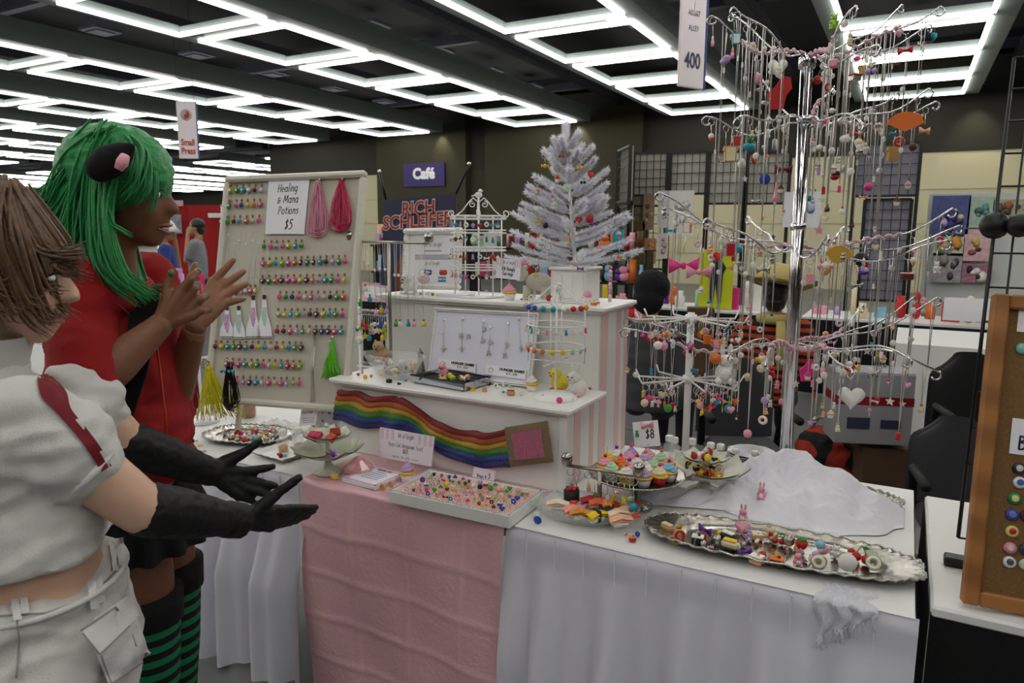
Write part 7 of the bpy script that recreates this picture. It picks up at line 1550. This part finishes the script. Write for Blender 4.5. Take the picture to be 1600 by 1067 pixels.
def poster(px0, py0, px1, py1, y, label, cols, seed=0, cat='poster'):
    a, b = at_y(px0, py0, y), at_y(px1, py1, y); w, h = b.x-a.x, a.z-b.z; rr = random.Random(seed)
    t = thing('art_print', label, cat, ((a.x+b.x)/2, y, b.z), group='prints in the background')
    obj('sheet', MB().box((0, 0, h/2), (w, .012, h)), mat('sheet_'+cols[0][1:], cols[0], .7, var=.1, c2=cols[1], scale=7/max(h, .2)), t, world=False)
    for i in range(5): c = rr.choice(cols[1:]); obj('painted_shape', MB().at(T(rr.uniform(-.3, .3)*w, -.0075, h*rr.uniform(.2, .8)) @ RX(pi/2)).lathe([(.0001, .0), (w*rr.uniform(.1, .22), 0), (.0001, .002)], rr.choice([5, 8, 12]), sy=rr.uniform(.8, 1.8)), mat('paint_'+c[1:], c, .7), t, world=False)
back_w = mat('backing_card', '#b4b3a8', .8, var=.05, scale=3); back_g = mat('backing_grey', '#8a8898', .8, var=.05, scale=3)
GY = 8.6
for i, (x0, x1, yt, yb, bk, y2) in enumerate(((966, 985, 236, 316, back_w, 8.1), (990, 1044, 240, 305, back_w, None), (1048, 1106, 239, 303, back_w, None), (1109, 1166, 238, 318, back_w, None), (1169, 1236, 240, 318, back_w, None), (966, 985, 324, 410, back_w, 8.1), (990, 1044, 322, 420, None, None), (1340, 1440, 226, 306, back_g, None), (1352, 1425, 312, 470, back_g, None))):
    grid_panel(x0, x1, yt, yb, GY+(.06 if i in (5, 6, 8) else 0), ['narrow wire grid screen left of the tall white ones', 'white-backed wire grid screen, first of the tall row', 'white-backed wire grid screen, second of the tall row', 'white-backed wire grid screen, third of the tall row', 'white-backed wire grid screen behind the jewellery tree pole', 'short wire grid screen beside the tinsel tree', 'open wire grid screen with art strips on it', 'grey-backed wire grid screen behind the jewellery tree right', 'lower grey-backed wire grid screen behind the jewellery tree right'][i], bk, y2)
PO = [(1006, 302, 1021, 359, 'brown patterned art strip on the grid screen', ['#9c8474', '#7c6050', '#b89c8c']), (1029, 298, 1043, 356, 'white sketch art strip on the grid screen', ['#d8d6d4', '#aaa8b0', '#c8b8b8']), (1007, 372, 1024, 412, 'orange art strip low on the grid screen', ['#d88a50', '#7a6a5a', '#e8a468']), (1028, 364, 1043, 404, 'pale green art strip low on the grid screen', ['#d4dcd4', '#c8a8b0', '#a8b8a8']), (1046, 298, 1082, 368, 'blank white poster board beside the art strips', ['#dcdcd8', '#d0d0cc', '#d8d8d8']), (988, 345, 1006, 420, 'dark floral art panel beside the tinsel tree', ['#3a3020', '#6a5a30', '#a8502c']), (1226, 300, 1280, 355, 'white panel with blue lettering behind the pole', ['#dcdcdc', '#c8ccd4', '#a8b4c8']),
 (1458, 306, 1512, 366, 'crowded blue and violet print on the far display', ['#5c6c9c', '#3c3c78', '#b8a8c8', '#d8c8a0', '#405890']), (1515, 308, 1550, 356, 'pale teal print of a long-haired figure on the far display', ['#c8d0b8', '#6a9c98', '#48685c', '#d87838']), (1508, 358, 1545, 408, 'print of two costumed figures on the far display', ['#e8dcd8', '#b06070', '#5c3830', '#d8b868']), (1553, 312, 1600, 338, 'small print strip at the right of the far display', ['#ccc8a8', '#5c5848', '#a85838']), (1460, 370, 1505, 400, 'white floral print low on the far display', ['#e4e4dc', '#78a060', '#e09a48']), (1505, 412, 1548, 442, 'pink badge card sheet on the far display', ['#d890a8', '#303040', '#e8e0d0']), (1458, 395, 1500, 442, 'striped price sheet on the far display', ['#c8c4c0', '#55505c', '#989090'])]
for i, (x0, y0, x1, y1, lab, cs) in enumerate(PO): poster(x0, y0, x1, y1, GY-.045 if i < 7 else 8.9, lab, cs, i)
a, b = at_y(1452, 303, 9.0), at_y(1640, 303, 9.0); obj('display_board', MB().box(((a.x+b.x)/2, 9.0, a.z/2), (b.x-a.x, .04, a.z)), mat('display_board_white', '#c8ccc8', .8, var=.05), label='tall white display board of art prints at the far right', cat='display board')
X1, L1 = booth_table('black draped far table behind the straw-hatted person', (-3.1, 7.35, 0), (-.95, 7.35, 0), .7)
X2, L2 = booth_table('long black draped far table at the right', (-.85, 7.3, 0), (2.6, 7.3, 0), .75)
wares(X1, .05, L1-.05, .6, .74, 16, 'on the far black table', 'wares on the far tables', .28, 1); wares(X2, .05, L2-.1, .6, .74, 24, 'on the far right table', 'wares on the far tables', .26, 2, ['pink', 'white', 'skyblue', 'lilac', 'orange', 'cream', 'grey', 'red'])
p = at_y(1495, 485, 7.27); obj('table_sign', MB().box((0, 0, .0), (.48, .01, .2)), paper, X=T(at_y(1525, 485, 7.26).x, 7.284, at_y(1525, 485, 7.26).z), world=False, label='blank white sign on the front of the far right table', cat='sign')
p = at_y(1120, 415, 7.5); t = thing('yellow_poster_stand', 'bright yellow poster with a dark figure behind the jewellery tree', 'poster', (p.x, 7.5, .75)); hgt = at_y(1120, 390, 7.5).z-.75
obj('sheet', MB().box((0, 0, hgt/2), (.34, .02, hgt)), mat('acid_yellow', '#c8d01c', .7), t, world=False); obj('figure', MB().at(T(0, -.012, hgt*.5) @ RX(pi/2)).prism([(-.05, -.25), (-.02, -.25), (0, -.05), (.03, -.25), (.06, -.25), (.07, .05), (.1, .12), (.05, .2), (-.04, .2), (-.09, .1), (-.06, .0)], .004), mat('figure_dark', '#20242c', .7), t, world=False)
# nearer white table with things on and under it
X3, L3 = booth_table('white table corner behind the black chairs at right', (-.03, 5.9, 0), (1.9, 5.9, 0), 1.0, drape=topcloth_m)
# cartons
def carton(px0, px1, pyt, pyb, d, label, m, band=None):
    a, b = at_d(px0, pyt, d), at_d(px1, pyt, d); zb = max(0.0, at_d((px0+px1)/2, pyb, d).z); h = a.z-zb; w = (b-a).length
    t = thing('carton', label, 'box', ((a.x+b.x)/2, (a.y+b.y)/2, zb), rad(20)); obj('box_body', MB().box((0, 0, h/2), (w, w*.6, h), .004), m, t, world=False)
    if band: obj('red_band', MB().box((0, 0, h*.62), (w+.004, w*.6+.004, h*.12)), plastic(band), t, world=False); obj('printed_mark', MB().box((-w*.2, -w*.3-.003, h*.3), (w*.3, .003, h*.16)).box((w*.22, -w*.3-.003, h*.3), (w*.26, .003, h*.12)), mat('print_navy', '#30344c', .6), t, world=False); obj('top_flap', MB().box((0, 0, h+.004), (w*.98, w*.58, .006)), m, t, world=False)
carton(1305, 1415, 578, 690, 4.3, 'white carton with a red band between the chairs', plastic('#9a999c', .5), '#8c1c24'); carton(1345, 1425, 694, 760, 4.35, 'brown carton under the white one', mat('brown_card', '#5c4430', .85)); carton(1075, 1115, 480, 700, 6.4, 'small brown carton behind the knit-hatted person', mat('brown_card', '#5c4430', .85))
# patterned bag on the floor
p = at_z(1290, 735, 0); t = thing('shoulder_bag', 'patterned red and black bag on the floor behind the table', 'bag', p)
pat = mat('patterned_cloth', '#1c1c1e', .85, c2='#b03424', bump=.2, pattern=wave_pattern('DIAGONAL', 2.2, 14, 2))
fuse('bag_body', MB().sphere((p.x, p.y, .15), (.2, .14, .15), 18, 12).sphere((p.x+.1, p.y, .12), (.14, .14, .12), 14, 10).box((p.x, p.y, .03), (.3, .2, .06)), .015, pat, t, 4, .01, 12); obj('bag_handle', MB().tube([(p.x-.12, p.y, .25), (p.x-.06, p.y-.02, .36), (p.x+.05, p.y-.02, .36), (p.x+.12, p.y, .25)], .012, 8), fabric('#8a8a7a'), t)
# chairs
chg = fabric('#3c3c40', .3, 40); chb = mat('chair_black', '#101012', .6, var=.2, bump=.1)
def office_chair(label, px0, px1, pyt, pyb, d, m, yaw):
    a, b = at_d(px0, pyt, d), at_d(px1, pyb, d); c = (a+b)/2; w = abs((px1-px0)/FPX*d); h = a.z-b.z; g = V((c.x, c.y, 0))
    t = thing('office_chair', label, 'chair', g, yaw)
    zs = min(.48, b.z-.02)
    def bk(u, v): s = (u-.5)*2; r = (1-abs(2*v-1)**5*.0); ww = w/2*(1-.35*max(0, v-.6)**1.5*4*.6); return (ww*s*math.sqrt(max(0, 1-(max(0, v-.7)/.3)**2*abs(s)**2*.9)), .03+.05*s*s, b.z+h*v-(.0 if v < .7 else (v-.7)*h*.45*abs(s)**3))
    mb = MB().grid(bk, 18, 14); mb.grid(lambda u, v: V(bk(1-u, v))+V((0, .06, 0)), 18, 14); obj('backrest', mb, m, t, world=False)
    obj('seat', MB().box((0, -.2, zs), (w*.95, .44, .08), .03), m, t, world=False); obj('gas_post', MB().lathe([(.025, .1), (.025, zs)], 10), chb, t, world=False); obj('back_bracket', MB().box((0, .08, (zs+b.z)/2), (.07, .02, abs(b.z-zs)+.2)), chb, t, world=False)
    for i in range(5): an = i*2*pi/5; obj('foot_spoke', MB().bar((0, 0, .1), (.28*cos(an), .28*sin(an), .06), .04), chb, t, world=False)
    for s in (-1, 1): obj('armrest', MB().tube([(s*w*.5, -.02, zs), (s*w*.53, -.05, zs+.2), (s*w*.53, -.3, zs+.2)], .02, 8), chb, t, world=False)
    return t
office_chair('dark grey fabric office chair behind the neighbouring table', 1436, 1560, 655, 800, 3.05, chg, rad(10)); office_chair('black mesh chair with jacket near the white table', 1468, 1570, 552, 690, 3.7, chb, rad(15)); office_chair('dark grey chair behind the jewellery tree', 1098, 1215, 562, 690, 3.6, chg, rad(25))
# seated and standing people behind
def bystander(label, head, d, face, shirt, skin, hair, seated=True, hat=None, hm=None):
    h = at_d(head[0], head[1], d); f = V((face[0], face[1], 0)).normalized(); l = ZV.cross(f); X = basis(h, f, l, ZV); g = V((h.x, h.y, 0)); t = thing('person', label, 'person', g)
    nk = h+V((0, 0, -.16)); b = head_shape(MB(), X, .17); hip = nk-V((0, 0, .55)); sh = [nk+l*s*.19-V((0, 0, .06)) for s in (-1, 1)]
    loft(b, [(nk, .05, .06), (nk-V((0, 0, .06)), .08, .17), (nk-V((0, 0, .25)), .11, .17), (hip, .11, .16)], f)
    arms = []
    for s, p in zip((-1, 1), sh):
        e = p-V((0, 0, .27))+l*s*.06-f*.02; w = e+f*.2-V((0, 0, .06)) if seated else e-V((0, 0, .24))+f*.04
        if not seated and s == 1: w = h+f*.11-V((0, 0, .09))+l*.02; e = p-V((0, 0, .25))+f*.12
        limb(b, [p, e, w], [.05, .042, .028]); arms.append((p, e, w)); b.sphere(w+(w-e).normalized()*.05, (.03, .03, .04), 10, 8)
        for k in range(4): q = w+(w-e).normalized()*.06+l*(.014*(k-1.5)); b.tube([q, q+(w-e).normalized()*.06], [.009, .007], 6)
    legs = []
    for s in (-1, 1):
        hp = hip+l*s*.09; kn = hp+f*.42 if seated else V((hp.x, hp.y, .48)); an = V((kn.x, kn.y, .08)); limb(b, [hp, kn, an], [.085, .06, .04]); legs.append((hp, kn, an))
    fuse('body', b, .014, skin, t, 4); face_parts(t, X, skin, '#8a5048')
    c = MB(); loft(c, [(nk-V((0, 0, .01)), .07, .075), (nk-V((0, 0, .06)), .1, .19), (nk-V((0, 0, .25)), .13, .195), (hip-V((0, 0, .04)), .13, .18)], f)
    for p, e, w in arms: limb(c, [p, e, e.lerp(w, .55)] if seated else [p, p.lerp(e, .75)], [.068, .06, .05] if seated else [.068, .06])
    fuse('shirt', c, .014, shirt, t, 4, .006, 9)
    c = MB()
    for hp, kn, an in legs: limb(c, [hp, kn, kn.lerp(an, .9)], [.1, .075, .06])
    fuse('trousers', c, .016, fabric('#1c1c24'), t, 3)
    for hp, kn, an in legs: fuse('shoe', limb(MB(), [an, an+f*.1-V((0, 0, .04))], [.05, .04]), .014, black, t, 2)
    if hair: 
        c = MB().at(X).sphere((-.03, 0, .045), (.105, .09, .095), 18, 12).sphere((-.06, 0, -.03), (.06, .075, .08), 14, 10); fuse('hair', c, .01, hair, t, 3, .005, 30)
    return t, X
dark_h = hairm('dark_hair', '#1c1512', '#0c0908'); skinM = mat('tan_skin', '#b08464', .5, var=.08, sss=.05)
t, X = bystander('person in a knit hat and dark grey shirt sitting with back turned', (1020, 462), 4.6, (.1, 1), fabric('#3c3c42'), skinM, dark_h)
c = MB().at(X).sphere((-.02, 0, .06), (.125, .115, .11), 18, 12).sphere((-.07, 0, -.02), (.09, .1, .1), 16, 12); kh = fuse('knit_hat', c, .01, mat('black_knit', '#141216', .95, bump=.6, bscale=160), None, 4, .004, 40); tag(kh, 'black slouchy knit hat on the seated person', 'hat'); 
plaid = mat('plaid_flannel', '#b84420', .9, c2='#201412', bump=.2, pattern=wave_pattern('Z', 6, .4, 2, lo=.35, hi=.65))
t, X = bystander('person in a plaid shirt and straw hat sitting with back turned', (1212, 462), 4.9, (-.12, 1), plaid, skinM, dark_h)
straw = mat('woven_straw', '#c8b878', .8, var=.2, scale=90, bump=.4, bscale=140)
hp = X @ V((-.01, 0, .075)); sh_ = thing('straw_hat', 'pale straw cowboy hat with turned-up brim on the plaid-shirted person', 'hat', hp, 0); sh_.scale = (1.25, 1.25, 1.2); sh_.rotation_euler = (rad(-12), rad(6), 0)
obj('crown', MB().lathe([(.112, 0), (.112, .05), (.098, .1), (.07, .115), (.001, .1)], 24, sx=1, sy=1.1), straw, sh_, world=False); obj('brim', MB().grid(lambda u, v: ((.108+.09*v)*cos(2*pi*u)*(1+.1*v), (.115+.075*v)*sin(2*pi*u), .0-.005*v+.055*v*v*cos(2*pi*u)**2), 40, 8, closed_u=True).grid(lambda u, v: ((.108+.09*v)*cos(-2*pi*u)*(1+.1*v), (.115+.075*v)*sin(-2*pi*u), -.005-.005*v+.055*v*v*cos(2*pi*u)**2), 40, 8, closed_u=True), straw, sh_, world=False); obj('hat_band', MB().lathe([(.114, .004), (.115, .02)], 24, cap=False, sy=1.1), fabric('#6a5a30'), sh_, world=False)
nb = X @ V((-.05, 0, -.13)); sc2 = thing('neck_scarf', 'pale straw-coloured neck scarf hanging down the plaid shirt back', 'scarf', nb-V((0, 0, .3))); obj('wrap', MB().torus(nb-V((0, 0, .02)), .085, .035, 22, 8), fabric('#b8a868'), sc2); obj('tail', MB().tube([nb+V((.06, -.1, -.03)), nb+V((.08, -.17, -.15)), nb+V((.09, -.17, -.34))], [.03, .035, .03], 8, flat=.4), fabric('#b8a868'), sc2)
t, X = bystander('man in a grey T-shirt with hand to his mouth near the pegboard', (306, 356), 10.4, (-.55, -.5), fabric('#8c8e94'), skinM, dark_h, False)
t, X = bystander('person in a blue shirt and white sun hat beyond the green wig', (258, 362), 9.4, (.5, .6), fabric('#28408c'), skinM, dark_h, False)
wh = X @ V((0, 0, .03)); obj('sun_hat', MB().at(T(*wh)).lathe([(.19, -.03), (.14, .03), (.11, .09), (.06, .13), (.001, .14)], 20), plastic('#dcdcdc', .7), label='wide white sun hat on the blue-shirted person', cat='hat')
# left stall with a red backdrop
a, b = at_d(243, 320, 13), at_d(345, 320, 13); t = thing('red_backdrop', 'red stall backdrop behind the man in grey', 'backdrop', ((a.x+b.x)/2, (a.y+b.y)/2, 0), math.atan2(b.y-a.y, b.x-a.x)); Lb = (b-a).length
obj('fabric_panel', MB().grid(lambda u, v: ((u-.5)*Lb, .02*sin(u*30), v*a.z), 40, 4), fabric('#a01818'), t, world=False)
for s in (-1, 1): obj('upright_pole', MB().tube([(s*Lb/2, 0, 0), (s*Lb/2, 0, a.z)], .02, 6), chrome, t, world=False)
for i, (px0, px1, py0, py1, c) in enumerate(((254, 276, 335, 365, '#b8b8c0'), (326, 345, 333, 340, '#e0e0e0'), (240, 251, 312, 330, '#241c1c'), (262, 285, 313, 322, '#d0a0b8'))):
    q, r_ = at_d(px0, py0, 12.93), at_d(px1, py1, 12.93); t = obj('stall_placard', MB().box((0, 0, 0), ((r_-q).length, .02, abs(q.z-r_.z))), mat('placard_'+c[1:], c, .7, c2='#404048' if i == 0 else None, scale=9), X=T(*((q+r_)/2)) @ RZ(math.atan2(b.y-a.y, b.x-a.x)), world=False, label=['grey printed placard on the red backdrop', 'white name placard right of the red backdrop', 'dark banner left of the red backdrop', 'pink placard above the red backdrop'][i], cat='placard')
q, r_ = at_z(215, 415, .74), at_z(300, 420, .74); q = at_d(215, 430, 8.2); r_ = at_d(300, 430, 8.2); q.z = r_.z = 0
X4, L4 = booth_table('left stall table of small wares behind the clapping hands', q, r_, .8); wares(X4, .03, L4-.03, .6, .74, 14, 'on the left stall table', 'wares on the left stall table', .34, 4)
for i in range(5):
    p = X4 @ V((.06+L4*i/5.2, -.03, .5)); obj('hanging_tag', MB().box((0, 0, 0), (.09, .006, .2)), paper, X=T(*p) @ RZ(rad(50)), world=False, label=f'white hanging price sheet, {ordn(i)} along the left stall table', cat='tag', group='price sheets on the left stall')
# banner with a fighter's name behind the shelf
yB = 5.6; t = thing('name_banner', 'dark blue banner lettered RICH SCHLEIFER behind the upper shelf', 'banner', (at_y(650, 460, yB).x, yB, 0))
bc4 = [at_y(601, 313, yB), at_y(712, 302, yB), at_y(698, 470, yB), at_y(588, 470, yB)]; bc4[2].z = bc4[3].z = .5
vs, fs = slabq(bc4, V((0, 1, 0)), -.01); b = MB(); b.add(vs, fs, False); obj('cloth', b, mat('banner_navy', '#3a3c5c', .7, c2='#2a2840', scale=3, var=.3), t)
ex = (bc4[1]-bc4[0]); ang = math.atan2(ex.z, ex.x); cxn = (bc4[0]+bc4[1])/2
redl = mat('banner_red_letter', '#a83428', .7); whl = mat('banner_letter_edge', '#d8d4d0', .7)
for s, px, py, sz, sx in (('RICH', 653, 326, .18, .95), ('SCHLEIFER', 651, 346, .18, .97)):
    p = at_y(px, py, yB-.01)-t.location
    letters(s, sz, T(p.x, p.y, p.z) @ RY(-ang) @ RX(rad(90)), whl, t, bold=.011, shear=.1, sx=sx, name='lettering_edge'); letters(s, sz, T(p.x, p.y-.004, p.z) @ RY(-ang) @ RX(rad(90)), redl, t, bold=.003, shear=.1, sx=sx)
for (x0, y0, x1, y1) in ((593, 268, 603, 312), (733, 256, 711, 306)):
    p, q = at_y(x0, y0, yB+.02), at_y(x1, y1, yB+.02); obj('banner_pole', MB().tube([p, q], .012, 8), black, t); obj('pole_tip', MB().sphere(p, .02, 8, 6), chrome, t); obj('support_pole', MB().tube([q, V((q.x, q.y+.02, 0))], .012, 8), black, t)
fg = at_y(640, 420, yB-.02); obj('painted_figure', MB().at(T(fg.x-t.location.x, -.015, fg.z) @ RX(pi/2)).prism([(-.16, -.3), (.1, -.3), (.16, -.05), (.06, .1), (.1, .22), (-.02, .25), (-.1, .12), (-.2, 0)], .004), mat('figure_rust', '#8c4a30', .7, c2='#2c1c1c', scale=9), t, world=False)
# cluttered shelves glimpsed behind the display
for i, (px0, px1, pyt, y, lab, n, sd) in enumerate(((565, 602, 440, 6.4, 'left of the name banner', 9, 5), (716, 1000, 440, 6.2, 'behind the earring stand', 26, 6))):
    a, b = at_y(px0, pyt, y), at_y(px1, pyt, y); X5, L5 = booth_table(['far table left of the name banner', 'far table behind the tinsel tree'][i], (a.x, y, 0), (b.x, y, 0), .5)
    for k, (z, zl) in enumerate(((1.05, .74), (1.36, 1.06))):
        obj('stall_shelf', MB().box((L5/2, .3, z), (L5, .26, .02)).box((.02, .3, (z+zl)/2-.005), (.02, .2, z-zl-.01)).box((L5-.02, .3, (z+zl)/2-.005), (.02, .2, z-zl-.01)), black, X=X5, world=False, label=f'{["lower", "upper"][k]} black shelf {lab}', cat='shelf'); wares(X5 @ T(0, .15, 0), .05, L5-.05, .2, z+.01, n, f'on the {["lower", "upper"][k]} shelf {lab}', 'wares on the far shelves', .2, sd*10+k)
    wares(X5, .05, L5-.05, .3, .74, n, 'on the table '+lab, 'wares on the far tables', .2, sd)
# strap rack seen between pegboard and shelf
sx_, sy_ = at_y(585, 490, 2.75).x, 2.75; t = thing('strap_rack', 'white wire rack of coloured straps between pegboard and shelf', 'jewellery stand', (sx_, sy_, 0)); zq = at_y(585, 485, 2.75).z; zq2 = at_y(585, 440, 2.75).z
for s in (-1, 1): obj('leg', MB().tube([(s*.1, 0, 0), (s*.1, 0, zq2)], .006, 6), whitew, t, world=False)
obj('top_wire', MB().tube([(-.12, 0, zq), (.12, 0, zq)], .004, 6), chrome, t, world=False); obj('shelf_wire', MB().tube([(-.12, 0, .86), (.12, 0, .86)], .004, 6), whitew, t, world=False)
for i in range(18):
    kd = R.choice(['bear', 'bottle', 'candy', 'star', 'bead']); c = R.choice(['yellow', 'pink', 'turquoise', 'lime', 'orange', 'blue', 'lilac', 'red', 'white']); keyring(V((sx_-.11+.0125*i, sy_-.006, zq-.003)), f'{c} {KSAY.get(kd, kd)} strap, {ordn(i)} along the rack beside the pegboard', kd, c, 'white', .04, 'straps on the rack beside the pegboard', drop=R.uniform(.01, .12))
t, w, h = paper_sign('pink_price_card', 'pink-edged card with tiny bottles hanging behind the T-bar', [at_y(567, 441, 2.742), at_y(606, 446, 2.742), at_y(606, 472, 2.742), at_y(567, 468, 2.742)], V((.1, -1, 0)).normalized(), m=mat('pink_lattice', '#c88c98', .8, c2='#e8d8d8', scale=200)); obj('inner_panel', MB().box((0, 0, .001), (w*.8, h*.7, .001)), paper, t, world=False)
